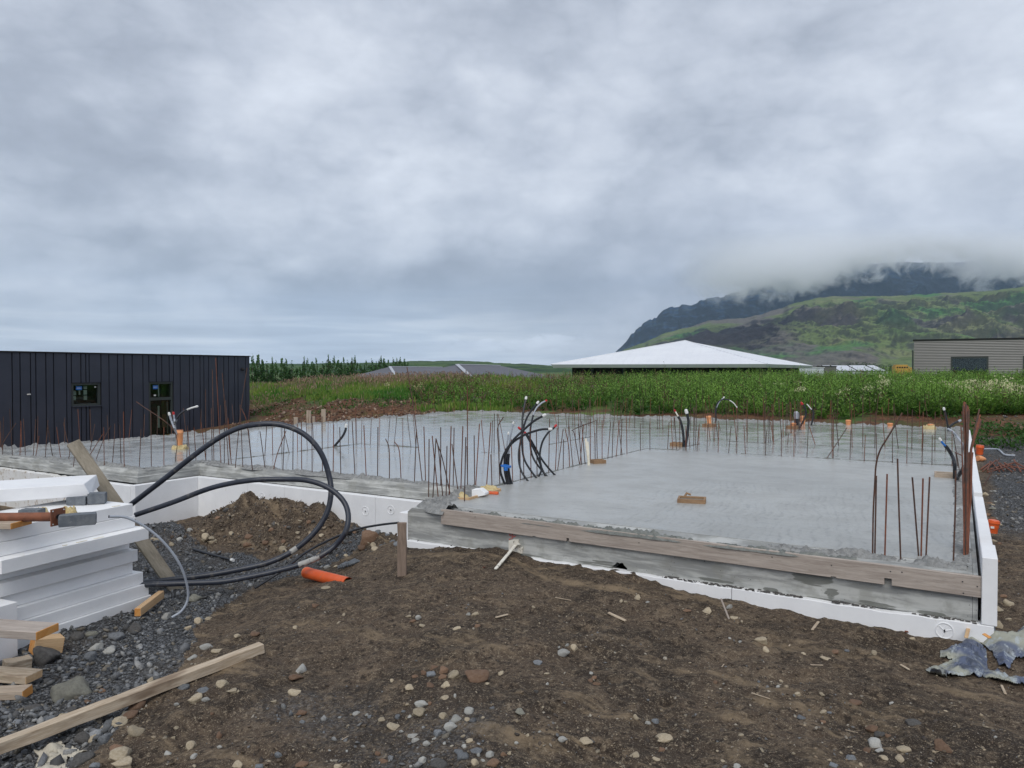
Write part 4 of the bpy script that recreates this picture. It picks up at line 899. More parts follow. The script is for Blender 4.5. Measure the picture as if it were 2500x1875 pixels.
hose([(331, 1257, 7.2), (420, 1227, 7.15), (520, 1190, 7.1), (610, 1173, 7.0), (690, 1170, 7.0), (750, 1173, 6.95), (800, 1190, 6.9), (836, 1220, 6.85), (850, 1255, 6.8), (845, 1295, 6.75), (820, 1330, 6.75), (785, 1356, 6.7), (740, 1376, 6.7), (680, 1393, 6.65), (610, 1408, 6.6), (540, 1420, 6.55), (450, 1424, 6.5), (350, 1428, 6.45), (280, 1436, 6.4)],
     .0245, 'thick blue-black hose making the lower wider loop, smeared with cement', (.615, .68))
hose([(974, 1276, 7.6), (930, 1281, 7.5), (880, 1290, 7.35), (835, 1305, 7.2), (790, 1325, 7.05), (745, 1350, 6.9), (700, 1385, 6.7), (660, 1412, 6.6), (622, 1436, 6.5)], .011, 'thin black pipe running from the rubble under the hose loops', mat='black')
p0, p1 = PG(472, 1347), PG(566, 1372)
t0 = thing('pipe_offcut', p0, 'short black pipe offcut with a white end lying on the grey gravel', 'pipe offcut')
up3 = np.array([0, 0, .022]); mb = MB(); mb.tube([p0 + up3 * 1.3, (p0 + p1) / 2 + up3, p1 + up3], .015, 10); autosmooth(mb.build('offcut_tube', M['black'], t0))
e = (p1 - p0) / np.linalg.norm(p1 - p0); mb = MB(); mb.tube([p1 + up3 - e * .012, p1 + up3 + e * .03], .0175, 10); autosmooth(mb.build('end_cap', M['white_plastic'], t0))
# slim grey conduit springing over the foam stack
sp = [D(u, v, d) for u, v, d in [(267, 1261, 4.95), (310, 1264, 5.0), (360, 1290, 5.05), (405, 1330, 5.1), (440, 1380, 5.15), (457, 1430, 5.2), (458, 1465, 5.22), (443, 1492, 5.2), (420, 1507, 5.18)]]
t0 = thing('conduit', sp[0], 'slim pale grey conduit arching over the right end of the foam stack', 'conduit')
mb = MB(); mb.tube(spline(sp, 9), .0085, 10); autosmooth(mb.build('sheath', M['conduit'], t0)); mb = MB(); mb.tube([sp[0], sp[0] + (sp[0] - sp[1]) * .06], .0092, 10); mb.build('open_end', M['black'], t0)

# ---------------------------------------------------------------- orange sewer pipes
def vpipe(u, v, r_, h, label, mat='orange_pale', group='pale orange pipe sockets cast into the slab', z0=0., base=None, tilt=(0, 0), wool=False, cap=True):
    p = P(u, v, z0); ax = np.array([tilt[0], tilt[1], 1.]); ax /= np.linalg.norm(ax)
    t0 = thing('orange_pipe', p, label, 'orange pipe', group)
    q = p - ax * .05
    prof_ = [(0, r_ * .9), (.35 * h, r_ * .9), (.45 * h, r_), (.72 * h, r_), (.76 * h, r_ * 1.12), (.90 * h, r_ * 1.12), (.93 * h, r_ * 1.03), (h, r_ * 1.05)]
    mb = MB(); mb.tube([q + ax * (a + .05) for a, _ in prof_], [b_ for _, b_ in prof_], 20); autosmooth(mb.build('pipe_body', M[mat], t0))
    mb = MB(); mb.tube([q + ax * (.785 * h + .05), q + ax * (.80 * h + .05)], r_ * 1.135, 20); mb.build('seal_ring', M['black'], t0)
    if cap: mb = MB(); mb.tube([q + ax * (h + .05), q + ax * (h + .05 + r_ * .12)], [r_ * .95, r_ * .9], 20); mb.build('lid', M['rust_red' if mat == 'orange_pale' and wool is not None and h > .2 else mat], t0)
    return t0
def woolring(u, v, rx, h, label, mat='wool', seed=1):
    p = P(u, v, 0.); n1_, n2_ = 36, 7; V = []
    for i in range(n1_):
        a = 2 * math.pi * i / n1_
        for k in range(n2_):
            ph = math.pi * k / (n2_ - 1); R_ = rx * (1 + .25 * fbm(np.array([math.cos(a) * 2 + 5]), np.array([math.sin(a) * 2]), 3, seed)[0])
            rr = R_ * (.72 + .28 * math.cos(ph)); z = h * math.sin(ph) * (1 + 1.2 * fbm(np.array([a * 3]), np.array([ph * 2]), 3, seed + 2)[0])
            V.append((p[0] + rr * math.cos(a), p[1] + rr * math.sin(a), max(z, -.0) - .004))
    Fc = [(i * n2_ + k, ((i + 1) % n1_) * n2_ + k, ((i + 1) % n1_) * n2_ + k + 1, i * n2_ + k + 1) for i in range(n1_) for k in range(n2_ - 1)]
    return tagm(mesh('insulation_wool', np.array(V), Fc, M[mat], None, True), label, 'mineral wool')
vpipe(439, 1093, .052, .30, 'tall pale orange pipe standing in the left of the slab with a wool collar', wool=False)
woolring(439, 1096, .13, .055, 'brown mineral wool collar round the foot of the left orange pipe', 'wool', 3)
vpipe(1732, 1036, .056, .20, 'pale orange pipe tilted left near the back edge behind the arched conduits', tilt=(-.12, .05)); 
vpipe(1937, 1046, .055, .12, 'short pale orange pipe socket by the stubby black pipe')
vpipe(1960, 1036, .058, .20, 'pale orange pipe socket behind the crowded far bars')
vpipe(2071, 1037, .058, .11, 'leftmost pale orange pipe socket on the open back edge')
vpipe(2173, 1041, .060, .07, 'low pale orange pipe socket in the middle of the open back edge')
vpipe(2272, 1045, .062, .085, 'pale orange pipe socket wrapped in wool near the far right corner')
woolring(2268, 1047, .135, .07, 'yellowish mineral wool round the far right orange socket', 'wool', 5)
for (u, v, w_, l) in [(1731, 1042, .25, 'wet brown wooden collar at the foot of the tilted far orange pipe'), (1934, 1047, .24, 'wet brown wooden collar at the foot of the short far orange pipe')]:
    p = P(u, v, 0); t0 = thing('wooden_collar', p, l, 'wooden collar'); mb = MB()
    mb.box(p[0] - w_ / 2, p[0] + w_ / 2, p[1] - .12, p[1] - .09, -.01, .07); mb.box(p[0] - w_ / 2, p[0] + w_ / 2, p[1] + .09, p[1] + .12, -.01, .07); mb.box(p[0] - w_ / 2, p[0] - w_ / 2 + .03, p[1] - .089, p[1] + .089, -.01, .068); mb.box(p[0] + w_ / 2 - .03, p[0] + w_ / 2, p[1] - .089, p[1] + .089, -.01, .068)
    mb.build('collar_boards', M['wood_wet'], t0)
# sockets outside the right edge, and the fallen ones
zz = gz(.75, 11.0)
q = PG(2392, 1128); vpipe(*px(4, 1832, 1040), .060, .26, 'dark orange pipe socket leaning beside the far part of the right foam edge', 'orange', 'dark orange pipe sockets beside the right foam edge', z0=-.33, tilt=(.06, .0), cap=False)
vpipe(*px(4, 1945, 1660), .049, .12, 'dark orange pipe socket with a white sticker near the middle of the right foam edge', 'orange', 'dark orange pipe sockets beside the right foam edge', z0=-.30, tilt=(.1, .0))
pp = P(*px(4, 1925, 1632), -.2); t0 = bpy.data.objects[[o.name for o in bpy.data.objects if o.get('label', '').startswith('dark orange pipe socket with a white')][0]]
cdv = -cdir(*px(4, 1925, 1632)); cdv[2] = 0; cdv /= np.linalg.norm(cdv); sdv = np.array([-cdv[1], cdv[0], 0])
c0 = np.array(t0.location[:]) + cdv * .049 + np.array([0, 0, .05]) - sdv * .015
mb = MB(); mb.obox(c0, sdv * .03, cdv * .004, (0, 0, .02)); mb.build('sticker', M['white_plastic'], t0)
# funnel shaped fallen end piece
a = PG(*px(4, 1820, 1062)) + np.array([0, 0, .06]); b_ = PG(*px(4, 1893, 1056)) + np.array([0, 0, .03])
t0 = thing('orange_funnel', a, 'pale orange cone shaped fitting lying at the foot of the tilted orange pipe', 'pipe fitting'); mb = MB(); mb.tube([a, a + (b_ - a) * .35, a + (b_ - a) * .8, b_], [.05, .052, .03, .005], 16); autosmooth(mb.build('fitting_body', M['orange_pale'], t0))
# orange pipe half buried in front
a = PG(745, 1408); b_ = PG(845, 1408); a = D(748, 1398, gdep(748, 1420) - .0); b_ = D(850, 1424, gdep(845, 1420) + .02)
t0 = thing('orange_pipe', a, 'bright orange drain pipe half buried in the brown soil in front of the hoses', 'orange pipe')
ax = (b_ - a) / np.linalg.norm(b_ - a); mb = MB(); mb.tube([a, a + ax * .02, a + ax * .04, b_], [.050, .053, .050, .050], 24, False)
mb.tube([a, b_], .044, 24, False); autosmooth(mb.build('pipe_body', M['orange'], t0))
mb = MB(); mb.tube([a - ax * .002, a + ax * .006], .0515, 24, False); mb.tube([a + ax * .0, a + ax * .003], .0445, 24, False); mb.build('cut_edge', M['orange_pale'], t0)
t1 = thing('cloth_scrap', PG(830, 1393), 'grey crumpled scrap lying on the soil above the orange drain pipe', 'scrap')
p = PG(825, 1394); q = PG(857, 1384); mb = MB()
for i in range(7): u_ = p + (q - p) * i / 6; mb.tube([u_ + np.array([0, 0, .03]), u_ + np.array([.03, .05, .045 + .01 * (i % 2)]), u_ + np.array([.05, .10, .02])], .018 + .004 * (i % 3), 6)
autosmooth(mb.build('scrap_folds', M['paver'], t1))

# ---------------------------------------------------------------- wooden boxes on the slab
def box_frame(c, a, b_, h, th, mat, label, fill=None, rot=0):
    """frame of four boards; a, b_ = half sizes"""
    t0 = thing('wooden_box', (c[0], c[1], 0), label, 'wooden box', 'wooden box-outs on the slab')
    cs, sn = math.cos(rot), math.sin(rot)
    def T(x, y, z): return (c[0] + x * cs - y * sn, c[1] + x * sn + y * cs, z)
    def bd(x0, x1, y0, y1, z1):
        mb = MB(); mb.hexa([T(x0, y0, -.01), T(x1, y0, -.01), T(x1, y1, -.01), T(x0, y1, -.01), T(x0, y0, z1), T(x1, y0, z1), T(x1, y1, z1), T(x0, y1, z1)]); bevel(mb.build('side_board', M[mat], t0), .003)
    bd(-a, a, -b_, -b_ + th, h); bd(-a, a, b_ - th, b_, h * 1.02); bd(-a, -a + th, -b_ + th + .001, b_ - th - .001, h * .97); bd(a - th, a, -b_ + th + .001, b_ - th - .001, h * .96)
    if fill:
        mb = MB(); mb.hexa([T(-a + th, -b_ + th, -.01), T(a - th, -b_ + th, -.01), T(a - th, b_ - th, -.01), T(-a + th, b_ - th, -.01), T(-a + th, -b_ + th, h * .5), T(a - th, -b_ + th, h * .5), T(a - th, b_ - th, h * .5), T(-a + th, b_ - th, h * .5)]); mb.build('concrete_fill', M[fill], t0)
    return t0
c = P(*px(3, 1690, 1400), 0); box_frame(c, .135, .10, .04, .022, 'wood_wet', 'lone small wooden frame in the middle of the front slab field', 'crumb_wet', rot=.25)
mb = MB(); p = P(*px(3, 1625, 1365), .02); mb.tube([p, p + np.array([.02, .02, .045]), p + np.array([.06, .03, .03])], .012, 6); mb.build('cement_blob', M['wood_wet'], bpy.data.objects['wooden_box'])
c = P(*px('z3', 690, 1180), 0); box_frame(c, .095, .07, .05, .02, 'wood_wet', 'orange brown wooden box beside the cream pipe stubs', rot=.9)
c = P(*px('z3', 2030, 890), 0); box_frame(c, .11, .08, .06, .022, 'wood_wet', 'wooden box beside the two black conduits at the near cross wall line', 'wood_wet')
c = P(*px('z6', 880, 1410), 0); box_frame(c, .115, .10, .05, .022, 'wood_grey', 'wooden box by the thick black hose at the right edge', 'crumb', rot=.03)
# open box-out with foam block and wool near the left corner of the front block
t0 = thing('wooden_box', P(*px(2, 1950, 1350), 0), 'light wood lined opening with foam and wool at the near left corner', 'wooden box', 'wooden box-outs on the slab')
A_, B_, C_, D_ = [P(*px(2, *q), 0.0) for q in [(1740, 1372), (1880, 1385), (2150, 1308), (2010, 1288)]]
def strip(a, b_, w_, h, mat, nm='side_board'):
    d = b_ - a; d = d / np.linalg.norm(d); n_ = np.array([-d[1], d[0], 0]); mb = MB(); mb.obox(a - n_ * w_ / 2 + np.array([0, 0, -.01]), b_ - a, n_ * w_, (0, 0, h)); bevel(mb.build(nm, M[mat], t0), .002)
strip(A_, B_, .014, .03, 'wood_new'); strip(B_, C_, .016, .034, 'wood_new'); strip(C_, D_, .016, .036, 'wood_new'); 
mb = MB(); mb.add([tuple(A_ + [0, .0, .006]), tuple(B_ + [0, 0, .006]), tuple(C_ + [0, 0, .006]), tuple(D_ + [0, 0, .006])], [(0, 1, 2, 3)]); mb.build('opening_floor', M['crumb'], t0)
def woolpatch(reg, x, y, w_, h, seed, mat='wool', label=''):
    p = P(*px(reg, x, y), 0.0); n_ = 14; g_ = np.linspace(-1, 1, n_); gx, gy = np.meshgrid(g_, g_, indexing='ij')
    z = h * np.clip(1 - gx ** 2 - gy ** 2, 0, 1) ** .5 * (1 + .9 * fbm(gx * 3 + seed, gy * 3, 3, seed)) + .004
    V = np.stack([p[0] + gx * w_, p[1] + gy * w_ * .7, z], -1).reshape(-1, 3); i, k = np.meshgrid(np.arange(n_ - 1), np.arange(n_ - 1), indexing='ij')
    return mesh('wool_tuft', V, np.stack([i * n_ + k, (i + 1) * n_ + k, (i + 1) * n_ + k + 1, i * n_ + k + 1], -1).reshape(-1, 4), M[mat], t0, True)
woolpatch(2, 1820, 1365, .08, .04, 2); woolpatch(2, 2050, 1300, .11, .05, 4); mb = MB(); p = P(*px(2, 2040, 1325), .01); mb.tube([p, p + np.array([.12, .02, .0])], .02, 8); mb.build('orange_pipe_end', M['orange'], t0)
fbk = thing('foam_block', P(*px(2, 1955, 1360), 0), 'white slanted foam block standing in the wood lined opening', 'foam block')
dd = projpx(P(*px(2, 1955, 1366), 0))[2]; q = [D(*px(2, x, y), dd + k_) for x, y, k_ in [(1906, 1370, 0), (2020, 1345, .02), (2020, 1325, .02), (1975, 1292, .01), (1906, 1298, 0)]]
bk = np.array([-.02, .10, 0]); n_ = 5; mb = MB(); mb.add(q + [x + bk for x in q], [tuple(range(n_)), tuple(range(n_, 2 * n_))[::-1]] + [(i, i + n_, (i + 1) % n_ + n_, (i + 1) % n_) for i in range(n_)]); bevel(mb.build('block', M['foam_white'], fbk), .003)

# ---------------------------------------------------------------- foam stack, bricks, steel post
e_ = CF(.404, .915); e_ /= np.linalg.norm(e_); nrm = np.array([e_[1], -e_[0], 0])
o_ = CF((23 - 1250) / F * 5.35, 5.35); zb_ = -.735
def on_front(u, off):
    """distance along the stack front where the column u is seen"""
    d = cdir(u, 1500)[:2]; a = np.array([[d[0], -e_[0]], [d[1], -e_[1]]]); o2 = (o_ + nrm * off)[:2]
    return np.linalg.solve(a, o2)[1]
SG = 'white foam boards in the left stack'
SL = [(1280, .0, 80, 'bottom board of the white foam stack, its lower edge on the gravel'), (1258, -.025, 60, 'second white foam board from the bottom of the stack'), (1212, -.055, -80, 'third white foam board from the bottom of the stack'), (1125, -.10, -80, 'fourth foam board from the bottom, set back at its right end'),
      (1168, -.07, -80, 'white foam board two below the most protruding one'), (1098, -.16, -80, 'recessed foam board in the shade of the protruding one'), (1262, .07, 15, 'most protruding white foam board of the stack'), (1147, -.04, -120, 'white foam board directly on the protruding one'), (1130, -.045, -120, 'top white foam board of the stack, carrying bricks and steel')]
th_ = .1
for i, (xr, off, xl_, l) in enumerate(SL):
    s1 = on_front(px(5, xr, 0)[0], off); s0 = s1 - 1.25 if xl_ > 0 else s1 - 1.9
    if xl_ > 0: s0 = on_front(px(5, xl_, 0)[0], off)
    a = o_ + e_ * s0 + nrm * off + np.array([0, 0, zb_ + i * th_ + .001 * i])
    t0 = thing('foam_board', a, l, 'foam board', SG); mb = MB(); mb.obox(a, -nrm * (.66 + .02 * (i % 3)) , e_ * (s1 - s0), (0, 0, th_ - .0015)); bevel(mb.build('board', M['foam_white'], t0), .003)
    if i in (6, 8):
        for k in range(7):
            s_ = s0 + (s1 - s0) * (.35 + .63 * random.random()); c = o_ + e_ * s_ + nrm * (off - .012) + np.array([0, 0, zb_ + (i + 1) * th_ + .002]); mb = MB()
            ln = random.uniform(.03, .08); mb.obox(c, e_ * ln, -nrm * random.uniform(.008, .02), (0, 0, random.uniform(.004, .009))); mb.build('torn_flake', M['cream'], t0)
ztop = zb_ + 9 * th_ + .01
s7 = zb_ + 7 * th_ + .006
# foam supports left of the frame and under the plank
a = o_ + e_ * (-.62) + nrm * .12 + np.array([0, 0, zb_]); t0 = thing('foam_block', a, 'grey shaded foam block under the lower plank at the left edge', 'foam block'); mb = MB(); mb.obox(a, -nrm * .5, e_ * .58, (0, 0, .40)); bevel(mb.build('block', M['foam'], t0), .003)
# upper foam beam lying on pavers
q0 = D(-60, 1228, 5.95); q1 = D(222, 1232, 6.35); q2 = D(244, 1225, 6.9); zq = ztop + .062
fbm_ = thing('foam_beam', q1, 'slanted white foam slab laid on bricks at the back of the stack', 'foam slab')
A0 = np.array([q0[0], q0[1], zq]); A1 = np.array([q1[0], q1[1], zq]); A2 = np.array([q2[0], q2[1], zq]); A3 = A2 + (A0 - A1); hh_ = np.array([0, 0, .105]); ins = (A0 - A1) / np.linalg.norm(A0 - A1) * .05
mb = MB(); mb.add([A0, A1, A2, A3, A0 + hh_, A1 + hh_ + ins, A2 + hh_ + ins * .5, A3 + hh_], [(0, 3, 2, 1), (4, 5, 6, 7), (0, 1, 5, 4), (1, 2, 6, 5), (2, 3, 7, 6), (3, 0, 4, 7)]); bevel(mb.build('slab_body', M['foam'], fbm_), .004)
def brick(u, v, d, L, W, H, ang_, label, z=None):
    c = D(u, v, d); z = ztop + .001 if z is None else z; t0 = thing('paver_brick', (c[0], c[1], z), label, 'brick', 'dark grey bricks on the foam stack'); x = CF(math.cos(ang_), math.sin(ang_)); y = CF(-math.sin(ang_), math.cos(ang_))
    bm = bmesh.new(); bmesh.ops.create_cube(bm, size=1); bmesh.ops.subdivide_edges(bm, edges=bm.edges[:], cuts=5, use_grid_fill=True)
    for vv in bm.verts:
        n_ = mnoise.noise(Vector((vv.co.x * 5 + u, vv.co.y * 5, vv.co.z * 5))); k_ = 1 + .04 * n_ - .06 * (max(abs(vv.co.x), .4) - .4) * 4 * (abs(vv.co.z) > .4)
        vv.co = Vector((vv.co.x * L * k_, vv.co.y * W * k_, (vv.co.z + .5) * H * (1 + .04 * n_)))
    me = bpy.data.meshes.new('brick_body'); bm.to_mesh(me); bm.free(); me.materials.append(M['paver']); o = bpy.data.objects.new('brick_body', me); COL.objects.link(o); o.parent = t0
    t0.rotation_euler = (0, 0, TH + ang_); autosmooth(o)
brick(190, 1262, 5.45, .235, .10, .08, .42, 'dark grey brick in front, right of the steel flange')
brick(238, 1240, 6.35, .13, .12, .085, .35, 'dark grey brick under the right end of the slanted foam slab')
brick(192, 1240, 6.3, .15, .10, .065, .1, 'half hidden dark grey brick behind the front one')
brick(30, 1262, 5.45, .20, .10, .068, -.05, 'dark grey brick at the left edge under the rusty pipe')
brick(78, 1258, 5.75, .15, .10, .06, .05, 'dark grey brick under the middle of the rusty pipe')
brick(-50, 1262, 5.9, .2, .12, .062, .05, 'dark grey brick beyond the left end under the foam slab')
# rusty steel post with base plate
pc = D(140, 1243, 5.42); pc[2] = ztop + .066; axp = CF(-1, -.06); axp /= np.linalg.norm(axp)
sp_ = thing('steel_post', (pc[0], pc[1], ztop), 'rusty steel pipe with a square flange lying on the bricks', 'steel post')
mb = MB(); mb.tube([pc, pc + axp * 1.0], .033, 20); autosmooth(mb.build('pipe_shaft', M['rust_flat'], sp_))
pn = CF(.93, -.36); pn /= np.linalg.norm(pn); pt = np.array([-pn[1], pn[0], 0]); upv = np.array([0, 0, 1.])
mb = MB(); mb.obox(pc - pt * .058 - upv * .062 + pn * .0, pt * .116, upv * .124, pn * .010); bevel(mb.build('flange_plate', M['rust_flat'], sp_), .004, 2)
mb = MB(); cc = pc + pn * .0115; mb.tube([cc - pn * .001, cc], .019, 18); mb.build('bore', M['black'], sp_)
for a_, b2 in ((-1, -1), (1, -1), (1, 1), (-1, 1)):
    c3 = cc + pt * .043 * a_ + upv * .047 * b2; mb = MB(); mb.tube([c3 - pn * .001, c3 + pn * .0005], .0055, 10); mb.build('bolt_hole', M['white_plastic'], sp_)
t0 = thing('insulation_scrap', D(165, 1240, 6.0), 'torn yellow wool scrap between the flange and the bricks', 'wool scrap'); t0.location[2] = ztop
for k, (u, v, w_) in enumerate([(160, 1240, .05), (172, 1243, .045), (178, 1238, .03), (100, 1232, .05)]):
    p = D(u, v, 5.85); p[2] = ztop; n_ = 12; g_ = np.linspace(-1, 1, n_); gx, gy = np.meshgrid(g_, g_, indexing='ij'); z = ztop + .05 * np.clip(1 - gx ** 2 - gy ** 2, 0, 1) ** .5 * (1 + .9 * fbm(gx * 3 + k, gy * 3, 3, k)) + .002
    V = np.stack([p[0] + gx * w_, p[1] + gy * w_, z], -1).reshape(-1, 3); i, kk = np.meshgrid(np.arange(n_ - 1), np.arange(n_ - 1), indexing='ij'); mesh('wool_tuft', V, np.stack([i * n_ + kk, (i + 1) * n_ + kk, (i + 1) * n_ + kk + 1, i * n_ + kk + 1], -1).reshape(-1, 4), M['wool'], t0, True)
# planks on and beside the stack
def board3(nearL, farR, axis_left, L, thk, z, label, mat='wood_grey', name='plank'):
    """plank whose cut end runs from nearL to farR (x,y); it stretches away along axis_left"""
    a = np.array([nearL[0], nearL[1], z]); b2 = np.array([farR[0], farR[1], z]); w_ = b2 - a; W = np.linalg.norm(w_); ax_ = np.array(axis_left) / np.linalg.norm(axis_left)
    c = (a + b2) / 2 + np.array([0, 0, thk / 2]); o = timber(name, c, c + ax_ * L, W, thk, M[mat], label, 'plank', endmat=M['wood_cut']); return o
a = P(*px(1, 62, 1632), ztop + .002); b2 = P(*px(1, 302, 1588), ztop + .002); board3(a, b2, CF(-1, .12), 1.1, .042, ztop + .002, 'short tan plank with an orange end on top of the foam stack', 'wood_grey')
a = P(*px(5, 262, 1246), -.335); b2 = P(*px(5, 543, 1185), -.335); board3(a, b2, CF(-1, .18), 1.4, .05, -.335, 'tan plank with an orange end sticking out in front of the foam stack', 'wood_pink')
def gtimber(u0, v0, u1, v1, wdt, thk, mat, label, lift0=0., lift1=0., name='timber', endmat=None, cat='timber', rough=.0, seg=1, group=None):
    a = PG(u0, v0); b2 = PG(u1, v1); a[2] += thk / 2 + lift0; b2[2] += thk / 2 + lift1
    return timber(name, a, b2, wdt, thk, M[mat], label, cat, endmat=M[endmat] if endmat else None, rough=rough, seg=seg, group=group)
a = PG(336, 1512); b2 = PG(394, 1472); timber('timber_offcut', a + [0, 0, .055], b2 + [0, 0, .075], .05, .065, M['wood_new'], 'orange tan timber offcut at the right foot of the foam stack', 'timber', endmat=M['wood_cut'])
gtimber(78, 1598, 150, 1592, .12, .11, 'wood_new', 'upright timber block behind the dark boulder by the stack', name='timber_block', endmat='wood_cut', lift0=.01, lift1=.01)
gtimber(10, 1640, 74, 1628, .10, .07, 'wood_light', 'split pale timber offcut left of the dark boulder', name='timber_offcut', rough=.005, seg=4)
gtimber(-60, 1668, 84, 1672, .13, .05, 'wood_light', 'broad pale board end at the left edge, upper of two', name='timber_offcut', lift0=.05, lift1=.03, endmat='wood_new', rough=.003, seg=4)
gtimber(-60, 1706, 68, 1700, .10, .055, 'wood_grey', 'narrow board end with an orange cut at the left edge, lower of two', name='timber_offcut', endmat='wood_cut', rough=.003, seg=3)
a = PG(-40, 1872); b2 = PG(640, 1592); a[2] += .07; b2[2] += .03
timber('long_timber', a, b2, .066, .062, M['wood_light'], 'long weathered square timber lying across the gravel in the left foreground', 'timber', rough=.003, seg=14)
a = PG(428, 1437); b2 = D(182, 1082, 7.25); b2 = D(178, 1080, 7.0)
dv = (b2 - a) / np.linalg.norm(b2 - a)
vd = -np.array(cdir(300, 1250)); vd /= np.linalg.norm(vd); rt = np.cross(dv, vd)
timber('leaning_plank', a - dv * .05 , b2, .118, .036, M['wood_old'], 'weathered grey plank leaning diagonally behind the foam stack', 'plank', up=tuple(vd + .35 * rt), rough=.002, seg=10, endmat=M['wood_old'])
# marker stake and rear stakes
p = PG(982, 1404); timber('wooden_stake', p - [0, 0, .15], p + [.0, .0, .44], .075, .035, M['wood_stake'], 'weathered wooden stake driven in before the left front corner of the slab', 'stake', up=tuple(-_f), rough=.003, seg=6)
for (u, v, h, w_, l) in [(722, 1035, .17, .11, 'short weathered stake behind the slab, leftmost of the rear stakes'), (754, 1030, .29, .11, 'tall weathered double stake behind the slab, middle of the rear stakes'), (766, 1031, .15, .06, 'low narrow stake touching the tall double one behind the slab'), (790, 1028, .30, .11, 'tall weathered stake behind the slab, rightmost of the rear stakes')]:
    d = 19.0; c = D(u, v, d); timber('wooden_stake', c - [0, 0, .3], c + [0, 0, h], w_, .05, M['wood_grey'], l, 'stake', up=tuple(-_f), group='weathered stakes behind the left slab edge')
# cement spattered strips against the front face
for k, (x0, y0, x1, y1, l) in enumerate([(580, 668, 715, 500, 'left one of two white painted strips propped against the front face'), (630, 655, 738, 492, 'right one of two white painted strips propped against the front face')]):
    q0 = px(7 if 0 else 6, 0, 0); u0, v0 = 1000 + x0 * .3617, 1150 + y0 * .3617; u1, v1 = 1000 + x1 * .3617, 1150 + y1 * .3617
    a = PG(u0, v0) + [0, 0, .008]; b2 = PY(u1, v1, YF - .03 - .012 * k); timber('painted_strip', a, b2, .028, .012, M['paint_white'], l, 'wooden strip', group='white strips against the front face')
a = PY(1000 + 668 * .3617, 1150 + 480 * .3617, YF - .012); b2 = PY(1000 + 762 * .3617, 1150 + 545 * .3617, YF - .012)
t0 = thing('painted_board', a, 'jagged white painted board scrap stuck to the front face behind the strips', 'board scrap')
ol = [px_ for px_ in [(668, 470), (700, 462), (735, 462), (738, 520), (765, 510), (760, 558), (720, 552), (668, 545)]]; q = [PY(1000 + x * .3617, 1150 + y * .3617, YF - .014) for x, y in ol]; n_ = len(q)
mb = MB(); mb.add(q + [x + np.array([0, .012, 0]) for x in q], [tuple(range(n_)), tuple(range(n_, 2 * n_))[::-1]] + [(i, i + n_, (i + 1) % n_ + n_, (i + 1) % n_) for i in range(n_)]); mb.build('scrap_sheet', M['paint_white'], t0)
mr, tt_, bb_ = newmat('red_spray'); co = coords(tt_); setc(tt_, bb_, tt_.mix(tt_.maprange(tt_.noise(co, 60, 3, .6), .4, .6), (.62, .06, .05), (.35, .16, .14)), .7)
p = PY(1000 + 695 * .3617, 1150 + 438 * .3617, YF - .0025); mb = MB()
for k in range(26):
    a_ = random.uniform(0, 6.28); rr = abs(random.gauss(0, .018)); c = p + np.array([rr * math.cos(a_) * 1.3, 0, rr * math.sin(a_)]); s_ = random.uniform(.002, .007); mb.add([c + np.array([s_ * math.cos(t_), -.0003 * k, s_ * math.sin(t_)]) for t_ in np.linspace(0, 2 * math.pi, 7)[:-1]], [tuple(range(6))])
tagm(mb.build('spray_mark', mr), 'small red spray paint mark on the concrete above the white strips', 'paint mark')
# rods on the ground
def rod(pts, r_, mat, label, name='rebar', cat='rebar', lift=.01):
    p = [PG(u, v) + [0, 0, lift] for u, v in pts]; o = MB().tube(spline(p, 4), r_, 8).build(name, mat); tagm(autosmooth(o), label, cat)
rod([(1180, 1388), (1250, 1389), (1345, 1391)], .006, M['rust_red'], 'thin rusty rod lying on the soil by the white strips')
rod([(1868, 1476), (1960, 1492), (2095, 1512)], .007, M['rust_red'], 'rusty rod lying along the foot of the right front foam', lift=.02)
rod([(2210, 1546), (2300, 1558), (2420, 1567)], .006, M['rust_red'], 'rusty rod half hidden under the right front foam corner', lift=.012)
a = PG(1780, 1512); timber('short_stick', a, D(1760, 1461, projpx(a)[2] + .05), .014, .010, M['wood_pink'], 'short brown stick standing slanted in the soil before the front foam', 'stick')
p = PG(2298, 1245); 
for i, (u0, v0, u1, v1, l) in enumerate([(2395, 1150, 2418, 1136, 'a'), (2411, 1153, 2417, 1137, 'b'), (2399, 1155, 2430, 1138, 'c'), (2418, 1150, 2478, 1137, 'd'), (2440, 1155, 2420, 1138, 'e'), (2450, 1154, 2432, 1136, 'f'), (2470, 1156, 2440, 1138, 'g'), (2478, 1152, 2452, 1140, 'h'), (2492, 1156, 2475, 1135, 'i'), (2500, 1150, 2462, 1144, 'j'), (2520, 1156, 2480, 1141, 'k'), (2410, 1158, 2470, 1150, 'm')]):
    a = PG(u0, v0) + [0, 0, .03]; b2 = PG(u1, v1) + [0, 0, .05 + .02 * (i % 3)]
    build_bar([a, b2], .012, M['rust_red'], 'rusty bar in the tangled heap on the gravel right of the slab', 'tangled rusty bars on the gravel at the right', n=6)
a = PG(2400, 1190); build_bar([a, D(2440, 1120, projpx(a)[2] + .5)], .009, M['rust'], 'long thin rusty bar leaning over the tangled heap at the right', None, n=6)
a = PG(*px('z6', 1740, 965)); q = [PG(*px('z6', x, y)) + [0, 0, .02] for x, y in [(1480, 960), (1740, 962), (1810, 990), (1890, 1060), (2060, 1070)]]
tagm(MB().tube(spline(q, 6), .018, 7).build('cable', M['conduit']), 'grey cable snaking over the dark gravel behind the tangled bars', 'cable')

